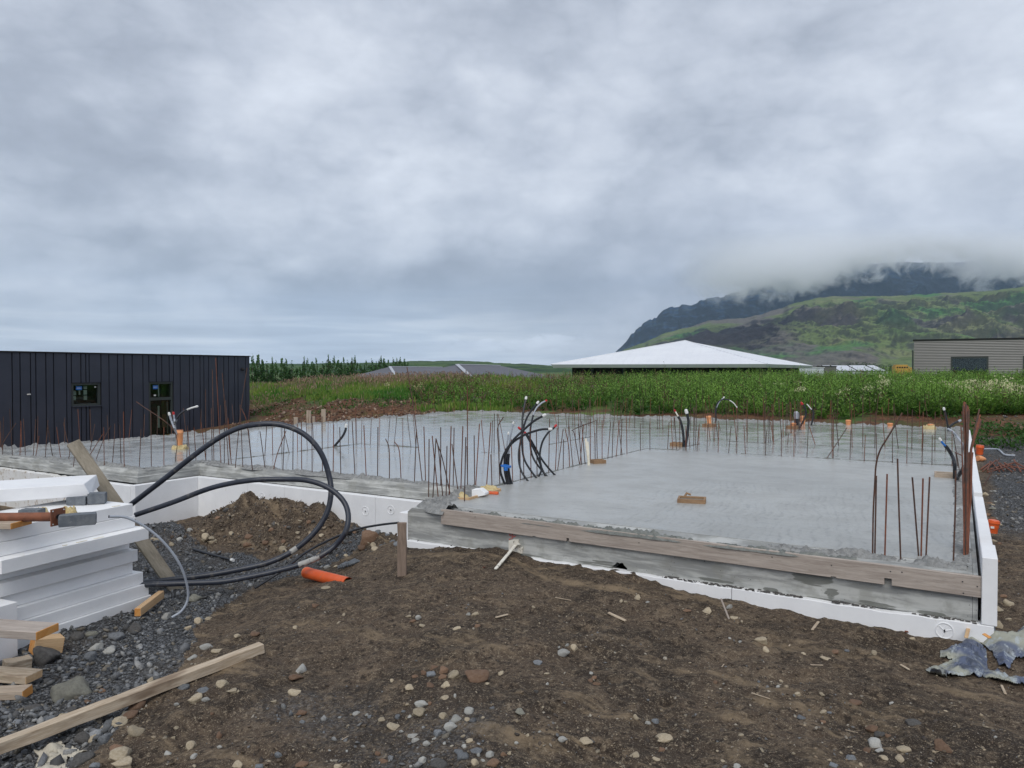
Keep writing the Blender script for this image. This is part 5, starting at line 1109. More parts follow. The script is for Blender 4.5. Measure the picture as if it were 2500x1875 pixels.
#@@PART4@@
# ---------------------------------------------------------------- foliage builders
def quads(C, A, B, col):
    """leaf quads: centre C, half length vectors A, half width vectors B, colours"""
    n = len(C); V = np.stack([C - A, C + B * 1.0, C + A, C - B], 1).reshape(-1, 3)
    Fc = np.arange(n * 4).reshape(n, 4); return V, Fc, np.repeat(col, 4, axis=0)
def rdir(n, up=0.):
    v = rng.normal(size=(n, 3)); v[:, 2] += up; return v / np.linalg.norm(v, axis=1)[:, None]
def camd(x, y): cf = x * _f[0] + y * _f[1]; cr = x * _r[0] + y * _r[1]; return cr, cf
# tall weeds: lupin-like stalks with whorls of leaves
def weeds(N):
    d = 19 + 41 * rng.random(N * 3) ** 1.7; u = rng.uniform(1000, 2900, N * 3)
    cr = (u - 1250) / F * d; x = _r[0] * cr + _f[0] * d; y = _r[1] * cr + _f[1] * d
    n = fbm(x * .5, y * .5, 3, 33)
    edge = np.interp(u, [1000, 1080, 1135, 1500, 1900, 2300, 2600, 3200], [27.0, 25.6, 25.0, 22.0, 20.1, 18.9, 19.2, 19.0])
    ok = (d > edge + n * 1.0) & ~((u > 1440) & (u < 1500) & (d < edge + 1.6)) & ~(inpoly(x, y, FOOT))
    x, y, u, d, edge = x[ok][:N], y[ok][:N], u[ok][:N], d[ok][:N], edge[ok][:N]; N = len(x)
    z = gheight(x, y, False)
    h = (.80 + .35 * fbm(x * .5, y * .5, 3, 8)) * rng.uniform(.70, 1.10, N) * np.where(rng.random(N) < .05, 1.2, 1.); h *= np.where(d < edge + .8, rng.uniform(.35, .9, N), 1.)
    dry = (rng.random(N) < np.interp(u, [1000, 1200, 1420, 1520, 1700, 2900], [.55, .42, .22, .06, .03, .02]))
    h = np.where(dry, h * 1.12, h)
    h *= np.interp(u, [1000, 1150, 1400, 1700], [.55, .62, .9, 1.])
    lean = rng.normal(size=(N, 2)) * .07
    K = 15; C = []; A = []; B = []; CL = []
    for k in range(K):
        t = (k + rng.random(N)) / K; t = .12 + .88 * t
        az_ = rng.uniform(0, 2 * np.pi, N); rad_ = (.13 * (1.05 - t) + .035)
        c = np.stack([x + lean[:, 0] * h * t + rad_ * np.cos(az_), y + lean[:, 1] * h * t + rad_ * np.sin(az_), z + h * t], 1)
        L = (.085 * (1.15 - t * .75)) * rng.uniform(.7, 1.3, N)
        a = np.stack([np.cos(az_), np.sin(az_), rng.uniform(.0, 1.5, N)], 1); a /= np.linalg.norm(a, axis=1)[:, None]
        bb = np.stack([-np.sin(az_), np.cos(az_), rng.normal(size=N) * .5], 1); bb /= np.linalg.norm(bb, axis=1)[:, None]
        g0 = np.array([.022, .085, .012]); g1 = np.array([.250, .430, .080]); q = np.clip(rng.random(N) * .45 + .75 * t - .18 + .8 * fbm(x * .7, y * .7, 3, 5), 0, 1)[:, None]  # leaves darken towards the foot, painting in the shade deep between stalks
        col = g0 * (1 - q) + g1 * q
        dk = np.array([.17, .115, .07]) * rng.uniform(.6, 1.25, (N, 1)); col = np.where((dry & (t > .5))[:, None], dk, col)
        C.append(c); A.append(a * L[:, None]); B.append(bb * (L * .36)[:, None]); CL.append(col)
    # stalks
    top = np.stack([x + lean[:, 0] * h, y + lean[:, 1] * h, z + h * 1.03], 1); bot = np.stack([x, y, z], 1)
    C.append((top + bot) / 2); A.append((top - bot) / 2); w_ = np.zeros((N, 3)); w_[:, 0] = _r[0] * .006; w_[:, 1] = _r[1] * .006; B.append(w_)
    CL.append(np.where(dry[:, None], np.array([[.16, .10, .055]]), np.array([[.07, .10, .03]])) * rng.uniform(.7, 1.2, (N, 1)))
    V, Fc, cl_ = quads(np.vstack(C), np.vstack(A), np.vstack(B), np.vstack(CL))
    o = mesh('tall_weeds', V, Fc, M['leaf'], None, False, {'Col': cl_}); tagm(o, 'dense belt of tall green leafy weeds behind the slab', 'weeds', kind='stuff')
weeds(13500)
# creamy flower heads in the weeds
def flowers():
    C = []; A = []; B = []; CL = []
    clus = [(2420, 948, 95, 10, 21.2, 230), (2485, 952, 50, 10, 20.8, 130), (2340, 940, 70, 7, 23.5, 100), (2370, 968, 40, 8, 20.8, 30), (2240, 935, 40, 6, 27, 26), (2155, 938, 28, 8, 22.5, 22), (2125, 946, 16, 10, 21.5, 14), (2140, 968, 24, 7, 21, 14), (1950, 950, 16, 4, 22, 9), (2060, 958, 25, 8, 21, 10), (2375, 955, 30, 6, 21, 12), (1925, 940, 60, 5, 26, 8), (2180, 930, 60, 5, 27, 12)]
    for (u, v, su, sv, d, n) in clus:
        for _ in range(n):
            dd = d + rng.normal() * .5; c0 = D(u + rng.normal() * su * .5, v + rng.normal() * sv * .9, dd)
            for _k in range(9):
                c = c0 + rng.normal(size=3) * np.array([.055, .055, .022]); a = rdir(1)[0] * .022; b_ = np.cross(a, rdir(1)[0]); b_ = b_ / np.linalg.norm(b_) * .017
                C.append(c); A.append(a); B.append(b_); CL.append(np.array([.74, .72, .44]) * rng.uniform(.75, 1.15))
    V, Fc, cl_ = quads(np.array(C), np.array(A), np.array(B), np.array(CL))
    o = mesh('cream_flowers', V, Fc, M['petal'], None, False, {'Col': cl_}); tagm(o, 'cream flower heads scattered over the weeds at the right', 'flowers', kind='stuff')
    C = []; A = []; B = []; CL = []
    for (u, v, su, sv, d, n) in [(1023, 952, 12, 10, 29.5, 26), (948, 944, 10, 8, 31, 9)]:
        for _ in range(n):
            c0 = D(u + rng.normal() * su * .6, v + rng.normal() * sv * .6, d)
            for _k in range(8):
                c = c0 + rng.normal(size=3) * .05; a = rdir(1)[0] * .03; b_ = np.cross(a, rdir(1)[0]); b_ = b_ / np.linalg.norm(b_) * .022
                C.append(c); A.append(a); B.append(b_); CL.append(np.array([.66, .62, .34]) * rng.uniform(.75, 1.1))
    V, Fc, cl_ = quads(np.array(C), np.array(A), np.array(B), np.array(CL))
    o = mesh('yellow_flowers', V, Fc, M['petal'], None, False, {'Col': cl_}); tagm(o, 'pale yellow flower clump on the grassy bank left of centre', 'flowers', kind='stuff')
flowers()
# grass on the bank
def grass(N):
    u = rng.uniform(380, 1480, N * 3); d = 24 + 26 * rng.random(N * 3) ** 1.2
    cr = (u - 1250) / F * d; x = _r[0] * cr + _f[0] * d; y = _r[1] * cr + _f[1] * d
    vm_, _, _ = vegmask(x, y); pn = fbm(x * .9, y * .9, 3, 55)
    ok = (rng.random(len(x)) < vm_ * (.55 + pn)) ; x, y, u, d = x[ok][:N], y[ok][:N], u[ok][:N], d[ok][:N]; N = len(x)
    edge = np.interp(u, [300, 620, 750, 870, 1000, 1080, 1135, 1500], [39, 35, 32, 29, 27.2, 25.4, 25.2, 22.4]); deep = ss(2.5, 6.5, d - edge)
    z = gheight(x, y, False); h = rng.uniform(.10, .28, N) * (1 + .6 * deep) * (1 + .8 * fbm(x * 1.2, y * 1.2, 2, 6))
    az_ = rng.uniform(0, 2 * np.pi, N); ln = rng.uniform(.1, .6, N)
    tip = np.stack([x + np.cos(az_) * ln * h, y + np.sin(az_) * ln * h, z + h], 1); bot = np.stack([x, y, z - .02], 1)
    q = np.clip(.5 + fbm(x * .45, y * .45, 3, 12) + rng.normal(size=N) * .18, 0, 1)[:, None]
    col = np.array([.045, .150, .020]) * (1 - q) + np.array([.21, .27, .05]) * q
    dry = rng.random(N) < .05 + .42 * deep * (.5 + fbm(x * .3, y * .3, 2, 9)); col = np.where(dry[:, None], np.array([.30, .22, .14]) * rng.uniform(.6, 1.2, (N, 1)), col)
    pal = (rng.random(N) < .35 * (fbm(x * .7, y * .7, 2, 91) > .28)); col = np.where(pal[:, None], np.array([.20, .165, .15]) * rng.uniform(.7, 1.1, (N, 1)), col)
    w_ = np.stack([_r[0] * np.ones(N), _r[1] * np.ones(N), rng.normal(size=N) * .2], 1) * (rng.uniform(.010, .022, N) * (1 + .6 * deep))[:, None]
    V, Fc, cl_ = quads((tip + bot) / 2, (tip - bot) / 2, w_, col)
    o = mesh('bank_grass', V, Fc, M['grass'], None, False, {'Col': cl_}); tagm(o, 'rough green and straw coloured grass covering the bank behind the slab', 'grass', kind='stuff')
    # seed heads: fuzzy pinkish panicles along the crest
    n2 = 9000; u = rng.uniform(560, 1500, n2); d = rng.uniform(31, 42, n2); cr = (u - 1250) / F * d; x = _r[0] * cr + _f[0] * d; y = _r[1] * cr + _f[1] * d; z = gheight(x, y, False)
    kp = (fbm(x * .3, y * .3, 3, 66) > .0) & (rng.random(n2) < np.interp(u, [560, 700, 1000, 1300, 1400, 1500], [.7, .9, 1, .9, .5, .0])); x, y, z, u = x[kp], y[kp], z[kp], u[kp]; n2 = len(x)
    h = rng.uniform(.30, .58, n2) * np.interp(u, [560, 640, 760, 1300, 1500], [.7, .8, 1, 1.1, 1.2]); C = np.stack([x, y, z + h], 1); a = rdir(n2, 2.) * rng.uniform(.05, .09, n2)[:, None]; w_ = np.stack([_r[0] * np.ones(n2), _r[1] * np.ones(n2), np.zeros(n2)], 1) * rng.uniform(.010, .02, n2)[:, None]
    st = np.stack([x, y, z + h / 2], 1); sa = np.zeros((n2, 3)); sa[:, 2] = h / 2
    V, Fc, cl_ = quads(np.vstack([C, st]), np.vstack([a, sa]), np.vstack([w_, w_ * .25]), np.vstack([np.array([.27, .18, .13]) * rng.uniform(.7, 1.25, (n2, 1)), np.array([.20, .16, .08]) * np.ones((n2, 1))]))
    o = mesh('seed_heads', V, Fc, M['grass'], None, False, {'Col': cl_}); tagm(o, 'pinkish brown grass seed heads along the crest of the bank', 'grass', kind='stuff')
grass(70000)
# leafy tufts on the right hand bank and sparse greens on the red soil
def tufts():
    C = []; A = []; B = []; CL = []
    cs = [(630, 1018), (655, 1008), (690, 1012), (720, 1000), (760, 990), (780, 1005), (800, 985), (845, 990), (860, 1000), (900, 985), (950, 990), (640, 985), (675, 975), (725, 970), (790, 968), (960, 975), (2440, 1052), (2400, 1040), (2470, 1062), (2490, 1090), (2430, 1080), (2395, 1085), (2455, 1095), (2480, 1075), (2410, 1060), (2500, 1060), (660, 1000), (700, 985), (640, 975), (760, 960), (820, 975), (930, 1000), (1035, 992), (1075, 985), (1010, 975), (1680, 1008), (1790, 1012), (2330, 1020), (2520, 1080), (2540, 1060)]
    for (u, v) in cs:
        z = 0.; 
        for _ in range(14):
            p = P(u, v, z if z < 1.2 else 1.2); R_ = math.hypot(p[0], p[1])
            if R_ > 60: p = p * (40 / R_)
            z = .5 * z + .5 * gz(p[0], p[1])
        for k in range(70):
            o2 = rng.normal(size=2) * .28; x, y = p[0] + o2[0], p[1] + o2[1]; zz = z + abs(rng.normal()) * .09
            a = rdir(1, .6)[0] * .06; b_ = np.cross(a, rdir(1)[0]); b_ = b_ / np.linalg.norm(b_) * .022
            C.append((x, y, zz)); A.append(a); B.append(b_); CL.append(np.array([.05, .115, .025]) * rng.uniform(.6, 1.4))
    V, Fc, cl_ = quads(np.array(C), np.array(A), np.array(B), np.array(CL)); o = mesh('green_sprigs', V, Fc, M['leaf'], None, False, {'Col': cl_}); tagm(o, 'small green sprigs growing on the red soil round the slab', 'ground cover', kind='stuff')
tufts()

# ---------------------------------------------------------------- trees
bark = vary('bark', (.10, .085, .065), (.16, .14, .11), 20, .9, .5, 60, .01)
def tree_parts(seed, H, W, nleaf=1500, spires=4):
    r_ = np.random.default_rng(seed); C = []; CL = []; tb = MB()
    tb.tube([(0, 0, -.3), (.02, 0, H * .3), (-.02, .03, H * .65), (0, 0, H * .93)], [.07, .055, .035, .008], 7)
    axes = [((0, 0), H, W * .38)]
    for k in range(spires):
        a = r_.uniform(0, 6.28); rr = W * r_.uniform(.22, .42); axes.append(((math.cos(a) * rr, math.sin(a) * rr), H * r_.uniform(.62, .93), W * r_.uniform(.16, .26)))
        tb.tube([(0, 0, H * r_.uniform(.12, .3)), (math.cos(a) * rr * .7, math.sin(a) * rr * .7, H * .5), (math.cos(a) * rr, math.sin(a) * rr, axes[-1][1] * .95)], [.03, .02, .006], 5)
    n_ax = len(axes)
    for i, ((ax_, ay_), h_, w_) in enumerate(axes):
        n = nleaf * (2 if i == 0 else 1) // (n_ax + 1)
        nb = 16; zc_ = r_.uniform(.12, 1., nb) * h_; ac = r_.uniform(0, 6.28, nb)
        pick = r_.integers(0, nb, n); zz = zc_[pick] + r_.normal(size=n) * h_ * .045; tt = np.clip(zz / h_, 0, 1.03)
        R_ = w_ * np.clip(1.08 - tt, .10, 1) ** .55 * np.clip(tt / .18, .5, 1); q = r_.random(n) ** .4
        aa = ac[pick] + r_.normal(size=n) * .75
        C.append(np.stack([ax_ + np.cos(aa) * R_ * q, ay_ + np.sin(aa) * R_ * q, zz], 1))
        CL.append(np.array([.060, .125, .042]) * (r_.uniform(.5, 1.7, n) * (1 + .5 * np.sin(pick * 1.7)))[:, None])
    C = np.vstack(C); CL = np.vstack(CL); n = len(C); a = r_.normal(size=(n, 3)); a[:, 2] += .5; a /= np.linalg.norm(a, axis=1)[:, None]; b_ = np.cross(a, r_.normal(size=(n, 3))); b_ /= np.linalg.norm(b_, axis=1)[:, None]
    s = r_.uniform(.06, .13, n)[:, None] * (W / 1.4) ** .5; return tb, quads(C, a * s, b_ * s * .55, np.clip(CL, .01, 1))
protos = []
for sd_, (H, W) in enumerate([(4.3, 1.6), (4.0, 1.4), (4.4, 1.2), (3.8, 1.8), (4.2, 1.5)]):
    tb, (V, Fc, cl_) = tree_parts(100 + sd_, H, W)
    t0 = thing('poplar_tree', (0, 0, 0), 'x', 'tree'); tb.build('trunk', bark, t0); mesh('crown', V, Fc, M['leaf'], t0, False, {'Col': cl_}); protos.append((t0, H))
used = set()
TR = [(616, 868, 70), (630, 867, 71), (642, 872, 72), (651, 879, 73), (663, 874, 74), (673, 877, 75), (688, 876, 78), (699, 873, 79), (712, 872, 80), (741, 876, 84), (750, 873, 86), (762, 880, 88), (772, 877, 92), (787, 873, 95), (800, 871, 97), (815, 873, 100), (826, 872, 103), (839, 877, 106), (847, 872, 108), (858, 873, 110), (866, 876, 112), (880, 882, 114), (894, 881, 116), (906, 874, 118), (918, 879, 121), (930, 876, 124), (938, 872, 126), (948, 875, 128), (958, 874, 130), (968, 873, 133), (977, 875, 136), (988, 877, 140), (996, 880, 143)]
TL = ['large pale green poplar touching the right end of the dark building', 'tall poplar with forked top beside the dark building corner']
for i, (u, v, d) in enumerate(TR):
    pr, H = protos[i % 5]; p = D(u, v, d); base = -1.2; s = (p[2] - .25 - base) / H
    if i % 5 not in used: o = pr; used.add(i % 5)
    else:
        o = pr.copy(); COL.objects.link(o)
        for ch in pr.children:
            c = ch.copy(); COL.objects.link(c); c.parent = o
    o.location = (p[0], p[1], base); o.rotation_euler = (0, 0, i * 1.3); o.scale = (s * (.85 if i < 12 else .95), s * (.85 if i < 12 else .95), s * (1 + .07 * math.sin(i * 2.3)))
    l = f"{'tall' if v < 874 else 'lower'} green poplar, {ordn(i)} from the left in the row behind the bank"
    tagm(o, l, 'tree', 'poplars in a row behind the grassy bank')

# ---------------------------------------------------------------- buildings
dark = vary('charcoal_cladding', (.030, .036, .054), (.040, .046, .066), 1.2, .42, .05, 30, .001)
dark2 = vary('dark_recess', (.006, .006, .008), (.008, .008, .010), 3, .8)
frm = vary('dark_green_frame', (.035, .045, .042), (.045, .055, .05), 5, .45)
m, t, b = newmat('window_glass'); o_ = [n for n in t.n if n.type == 'OUTPUT_MATERIAL'][0]; gl = t.add('ShaderNodeBsdfGlossy'); gl.inputs['Roughness'].default_value = .02; gl.inputs['Color'].default_value = (.45, .5, .5, 1)
tr = t.add('ShaderNodeBsdfTransparent'); tr.inputs[0].default_value = (.88, .94, .90, 1); mx = t.add('ShaderNodeMixShader'); fr_ = t.add('ShaderNodeFresnel'); fr_.inputs[0].default_value = 1.5
t.link(t.math('ADD', fr_.outputs[0], .04), mx.inputs[0]); t.link(tr.outputs[0], mx.inputs[1]); t.link(gl.outputs[0], mx.inputs[2]); t.link(mx.outputs[0], o_.inputs[0]); glass = m
XD = -24.
bd = thing('dark_building', (XD, 14, -1.3), 'low charcoal building clad in vertical metal panels at the left', 'building')
def yb(x): return float(PX(*px(1, x, 500), XD)[1])      # position along the facade from the picture column
seams = [105, 172, 260, 305, 390, 455, 563, 605, 685, 727, 755, 855, 922, 995, 1048, 1118, 1208, 1258, 1320, 1368, 1430, 1465, 1522, 1600, 1632, 1690, 1722, 1762, 1836, 1890, 1930, 1980, 2010, 2075, 2108]
zt = 1.86
ys = [yb(s) for s in seams]; y_left = ys[0]; pre = []
for wdt_ in (.5, .42, .6, .3, .55, .45, .35, .6, .5, .4, .55, .6): pre.append((pre[-1] if pre else y_left) - wdt_)
ys = pre[::-1] + ys
wz0 = PX(*px(1, 730, 590), XD)[2]; wz1 = PX(*px(1, 730, 397), XD)[2]; wy0, wy1 = yb(608), yb(852); dy0, dy1 = yb(1260), yb(1463); dz1 = PX(*px(1, 1360, 388), XD)[2]; dz0 = -1.2
mb = MB(); mb.box(XD - 9, XD - .32, ys[0] - .2, ys[-1] - .02, -1.5, zt - .06)
mb.box(XD - .319, XD - .03, ys[0] - .2, wy0, -1.5, zt - .062); mb.box(XD - .319, XD - .03, wy1, dy0, -1.5, zt - .062); mb.box(XD - .319, XD - .03, dy1, ys[-1] - .02, -1.5, zt - .062)
mb.box(XD - .318, XD - .03, wy0 + .001, wy1 - .001, wz1, zt - .063); mb.box(XD - .318, XD - .03, wy0 + .001, wy1 - .001, -1.5, wz0); mb.box(XD - .318, XD - .03, dy0 + .001, dy1 - .001, dz1, zt - .064)
mb.build('wall_core', dark2, bd)
mb = MB(); g_ = .016
for a, b2 in zip(ys[:-1], ys[1:]):
    mid = (a + b2) / 2
    if wy0 - .02 < mid < wy1 + .02: mb.box(XD - .03, XD, a + g_, b2 - g_, wz1 + .01, zt - .03); mb.box(XD - .03, XD, a + g_, b2 - g_, -1.45, wz0 - .03)
    elif dy0 - .02 < mid < dy1 + .02: mb.box(XD - .03, XD, a + g_, b2 - g_, dz1 + .01, zt - .03)
    else: mb.box(XD - .03, XD, a + g_, b2 - g_, -1.45, zt - .03)
mb.build('cladding', dark, bd)
mb = MB(); mb.box(XD - 9.02, XD + .03, ys[0] - .2, ys[-1] + .03, zt - .028, zt + .01); mb.build('roof_trim', dark2, bd)
mb = MB(); mb.box(XD - 9, XD - .02, ys[-1] - .018, ys[-1] + .01, -1.45, zt - .03); mb.build('end_wall', dark, bd)
room = vary('dark_interior', (.010, .013, .011), (.016, .019, .016), 3, .9); pal = vary('pale_panel', (.80, .82, .76), (.70, .78, .74), 9, .8); grn = vary('green_view', (.035, .07, .02), (.06, .10, .03), 8, .9)
def window(y0, y1, z0, z1, nm, trans=None):
    w0 = thing(nm + '_frame', (XD, y0, z0), None, None); w0.parent = bd; w0.location = (0, y0 - 14, z0 + 1.3)
    fw = .07
    def bb(n_, mt, *bx): mb = MB(); mb.box(*bx); o = mesh(n_, np.array(mb.V) - np.array([XD, y0, z0]), mb.F, mt); o.location = o.location; o.parent = w0; return o
    mbf = MB()
    for bx in [(XD - .16, XD - .04, y0, y0 + fw, z0, z1), (XD - .16, XD - .04, y1 - fw, y1, z0, z1), (XD - .16, XD - .04, y0 + fw, y1 - fw, z1 - fw, z1), (XD - .16, XD - .04, y0 + fw, y1 - fw, z0, z0 + fw)]: mbf.box(*bx)
    if trans: mbf.box(XD - .16, XD - .04, y0 + fw, y1 - fw, trans - .05, trans + .05)
    o = mesh('casing', np.array(mbf.V) - np.array([XD, y0, z0]), mbf.F, frm); o.parent = w0
    bb('pane', glass, XD - .11, XD - .10, y0 + fw, y1 - fw, z0 + fw, (trans - .05) if trans else z1 - fw)
    if trans: bb('pane', glass, XD - .11, XD - .10, y0 + fw, y1 - fw, trans + .05, z1 - fw)
    return w0, bb
w0, bb = window(wy0, wy1, wz0, wz1, 'window')
bb('room_back', room, XD - .315, XD - .30, wy0, wy1, wz0, wz1)
def zy(x, y): p = PX(*px('z2', x, y), XD - .2); return p[1], p[2]
for (x0, y0_, x1, y1_) in [(155, 300, 205, 375), (248, 232, 275, 280), (248, 295, 275, 372), (332, 228, 388, 278), (332, 292, 388, 370), (332, 385, 388, 462), (158, 392, 200, 465)]:
    a = zy(x0, y1_); b2 = zy(x1, y0_); bb('far_daylight_panel', pal, XD - .299, XD - .29, a[0], b2[0], a[1], b2[1])  # pale panels stand in for daylight through windows on the far side
def sticker(x0, y0_, x1, y1_, bb):
    a = zy(x0, y1_); b2 = zy(x1, y0_); bb('blue_sticker', M['blue'], XD - .099, XD - .095, a[0], b2[0], a[1], b2[1])
    h_ = b2[1] - a[1]; w_ = b2[0] - a[0]
    for k in range(7): bb('sticker_lettering', M['white_plastic'], XD - .0949, XD - .0940, a[0] + w_ * (.12 + .11 * k), a[0] + w_ * (.12 + .11 * k + .075), a[1] + h_ * (.40 + .03 * (k % 2)), a[1] + h_ * (.60 - .03 * (k % 3)))
sticker(145, 225, 245, 290, bb); a = zy(455, 250); b2 = zy(485, 228); bb('white_tag', M['white_plastic'], XD - .099, XD - .095, a[0], b2[0], a[1], b2[1])
mb = MB(); mb.box(XD - .02, XD + .05, wy0 - .01, wy1 + .01, wz0 - .028, wz0); mb.build('window_sill', dark, bd)
tz = PX(*px('z2', 1600, 440), XD)[2]
w0, bb = window(dy0, dy1, dz0, dz1, 'door', tz); bb('room_back', room, XD - .315, XD - .30, dy0, dy1, dz0, dz1)
for (x0, y0_, x1, y1_, mt) in [(1650, 200, 1725, 400, grn), (1650, 470, 1725, 700, grn), (1660, 700, 1730, 930, M['wood_wet']), (1590, 200, 1606, 400, pal), (1585, 560, 1612, 930, pal), (1740, 480, 1758, 1020, pal)]:
    a = zy(x0, y1_); b2 = zy(x1, y0_); bb('room_view', mt, XD - .299, XD - .29, a[0], b2[0], a[1], b2[1])
sticker(1445, 208, 1530, 275, bb); a = zy(1460, 392); b2 = zy(1495, 368); bb('white_tag', M['white_plastic'], XD - .099, XD - .095, a[0], b2[0], a[1], b2[1])
p = PX(*px(1, 2040, 280), XD); mb = MB(); mb.tube([p + [.0, 0, 0], p + [.08, 0, -.01], p + [.12, 0, -.04]], [.06, .055, .03], 10); mb.build('wall_vent', dark2, bd)
p = PX(*px(1, 232, 495), XD); mb = MB(); mb.tube([p, p + [.12, .02, .01]], .02, 6); mb.build('cable_stub', M['white_plastic'], bd)
# white hipped roof building
wroof = vary('white_roof', (.78, .80, .83), (.72, .74, .78), .4, .45, .05, 20, .001); wfas = vary('white_fascia', (.62, .64, .66), (.56, .58, .60), .5, .5)
wb = thing('white_roof_building', D(1640, 904, 80), 'low building under a huge white pyramid roof before the mountain', 'building')
ez = 1.3 + 15 * 72 / F
A1 = D(1345, 904, 76); A2 = D(1873, 904, 70); A3 = D(1985, 904, 96); A4 = A1 + (A3 - A2); ap = D(1673, 832, 86)
for q in (A1, A2, A3, A4): q[2] = ez
ap2 = D(1700, 834, 88)
mb = MB(); th3 = np.array([0, 0, .33]); 
c4 = [A1, A2, A3, A4]; mb.add([q for q in c4] + [ap], [(0, 1, 4), (1, 2, 4), (2, 3, 4), (3, 0, 4)]); mb.build('roof', wroof, wb)
mb = MB(); cen = sum(c4) / 4
inn = [q + (cen - q) * .015 for q in c4]; mb.add([q - [0, 0, .004] for q in c4] + [q - th3 for q in inn], [(0, 4, 5, 1), (1, 5, 6, 2), (2, 6, 7, 3), (3, 7, 4, 0), (4, 7, 6, 5)]); mb.build('fascia', wfas, wb)
mb = MB(); wl = [q + (cen - q) * .13 for q in c4]; mb.add([np.array([q[0], q[1], -1.4]) for q in wl] + [np.array([q[0], q[1], ez - .335]) for q in wl], [(0, 1, 5, 4), (1, 2, 6, 5), (2, 3, 7, 6), (3, 0, 4, 7)]); mb.build('wall', dark2, wb)
for k_ in range(1, 26):
    q = A1 + (A2 - A1) * k_ / 26; fr_k = min(k_ / 26 / ((ap - A1) @ (A2 - A1) / ((A2 - A1) @ (A2 - A1))), (1 - k_ / 26) / (1 - (ap - A1) @ (A2 - A1) / ((A2 - A1) @ (A2 - A1)))); fr_k = min(fr_k, 1.)
    foot_ = A1 + (A2 - A1) * ((ap - A1) @ (A2 - A1) / ((A2 - A1) @ (A2 - A1))); mb = MB(); mb.tube([q + [0, 0, .01], q + (ap - foot_) * fr_k * .97 + [0, 0, .01]], .010, 4); mb.build('roof_seam', wroof, wb)
for a_, b2 in ((A1, ap), (A2, ap)):
    mb = MB(); mb.tube([a_ + [0, 0, .02], b2 + [0, 0, .03]], .055, 6); mb.build('hip_cap', wroof, wb)
for f_ in (.12, .3, .55, .8):
    q = wl[0] + (wl[1] - wl[0]) * f_ ; mb = MB(); mb.box(q[0] - .1, q[0] + .1, q[1] - .25, q[1] - .05, -1.3, ez - .34); mb.build('post', frm, wb)
# grey hipped bungalows
groof = vary('slate_grey_roof', (.085, .087, .105), (.105, .107, .125), .8, .6, .3, 12, .01); cap_ = vary('pale_ridge_metal', (.36, .38, .42), (.44, .46, .50), 3, .4)
def hiphouse(L, N, Rr_, r0, r1, label):
    """eave corners left, near, right and the two ridge ends"""
    cz = (L[2] + N[2] + Rr_[2]) / 3
    for q in (L, N, Rr_): q[2] = cz
    Bk = L + (Rr_ - N); t0 = thing('grey_roof_house', N, label, 'house', 'low houses with grey hipped roofs')
    mb = MB(); mb.add([L, N, Rr_, Bk, r0, r1], [(0, 1, 4), (1, 2, 5, 4), (2, 3, 5), (3, 0, 4, 5)]); mb.build('roof', groof, t0)
    mb = MB(); mb.add([L - [0, 0, .01], N - [0, 0, .01], Rr_ - [0, 0, .01], Bk - [0, 0, .01]] + [q - [0, 0, .16] for q in (L, N, Rr_, Bk)], [(0, 4, 5, 1), (1, 5, 6, 2), (2, 6, 7, 3), (3, 7, 4, 0), (4, 7, 6, 5)]); mb.build('fascia', wfas, t0)
    cn = (L + N + Rr_ + Bk) / 4; wl = [q + (cn - q) * .08 for q in (L, N, Rr_, Bk)]
    mb = MB(); mb.add([np.array([q[0], q[1], -1.4]) for q in wl] + [np.array([q[0], q[1], cz - .165]) for q in wl], [(0, 1, 5, 4), (1, 2, 6, 5), (2, 3, 7, 6), (3, 0, 4, 7)]); mb.build('wall', wfas, t0)
    dn = (N - r0); sd2 = np.cross(dn, [0, 0, 1.]); sd2 /= np.linalg.norm(sd2)
    mb = MB(); mb.obox(r0 - sd2 * .16 + [0, 0, .02], dn, sd2 * .32, (0, 0, .04)); mb.build('hip_flashing', cap_, t0)
    mb = MB(); mb.tube([r0 + [0, 0, .03], r1 + [0, 0, .03]], .05, 6); mb.build('ridge_cap', cap_, t0); return t0
hiphouse(D(950, 924, 66), D(1156, 924, 54), D(1368, 923, 64), D(1116, 890.5, 62), D(1221, 893, 67), 'nearer low house with a slate grey hipped roof left of centre')
hiphouse(D(850, 922, 92), D(970, 924, 76), D(1130, 922, 86), D(952, 895.5, 86), D(1080, 897, 92), 'farther slate grey hipped roof half hidden behind the nearer one')
# corrugated building on the right
m, t, b = newmat('corrugated_sheet'); co = coords(t, world=True); setc(t, b, t.mix(t.noise(co, .8, 4, .6), (.17, .165, .160), (.22, .215, .205)), .42, spec=.5); b.inputs['Metallic'].default_value = .1; corr = m
cA = D(2231, 904, 46); cB = D(2760, 904, 40.9); ztA = 1.3 + 72.5 * 46 / F
rb = thing('corrugated_building', (cA[0], cA[1], -.4), 'grey building clad in horizontal corrugated metal at the right', 'building')
wd_ = cB - cA; Lw = np.linalg.norm(wd_[:2]); wx = np.array([wd_[0], wd_[1], 0]) / Lw; wn = np.array([wx[1], -wx[0], 0])
def alongw(u): d = cdir(u, 904)[:2]; a = np.array([[d[0], -wx[0]], [d[1], -wx[1]]]); return np.linalg.solve(a, cA[:2])[1]
def corrpanel(s0, s1, z0, z1, name='cladding'):
    nz = max(2, int((z1 - z0) / .0137)); zs_ = np.linspace(z0, z1, nz); off = .011 * np.sin(2 * np.pi * zs_ / .096)
    V = np.vstack([cA + wx * s0 + wn * (o2 + .02) + [0, 0, 0] for o2 in off]); V[:, 2] = zs_
    V2 = V + wx * (s1 - s0); n_ = nz; VV = np.vstack([V, V2]); i = np.arange(n_ - 1); Fc = np.stack([i, i + n_, i + n_ + 1, i + 1], 1); return mesh(name, VV, Fc, corr, rb, True)
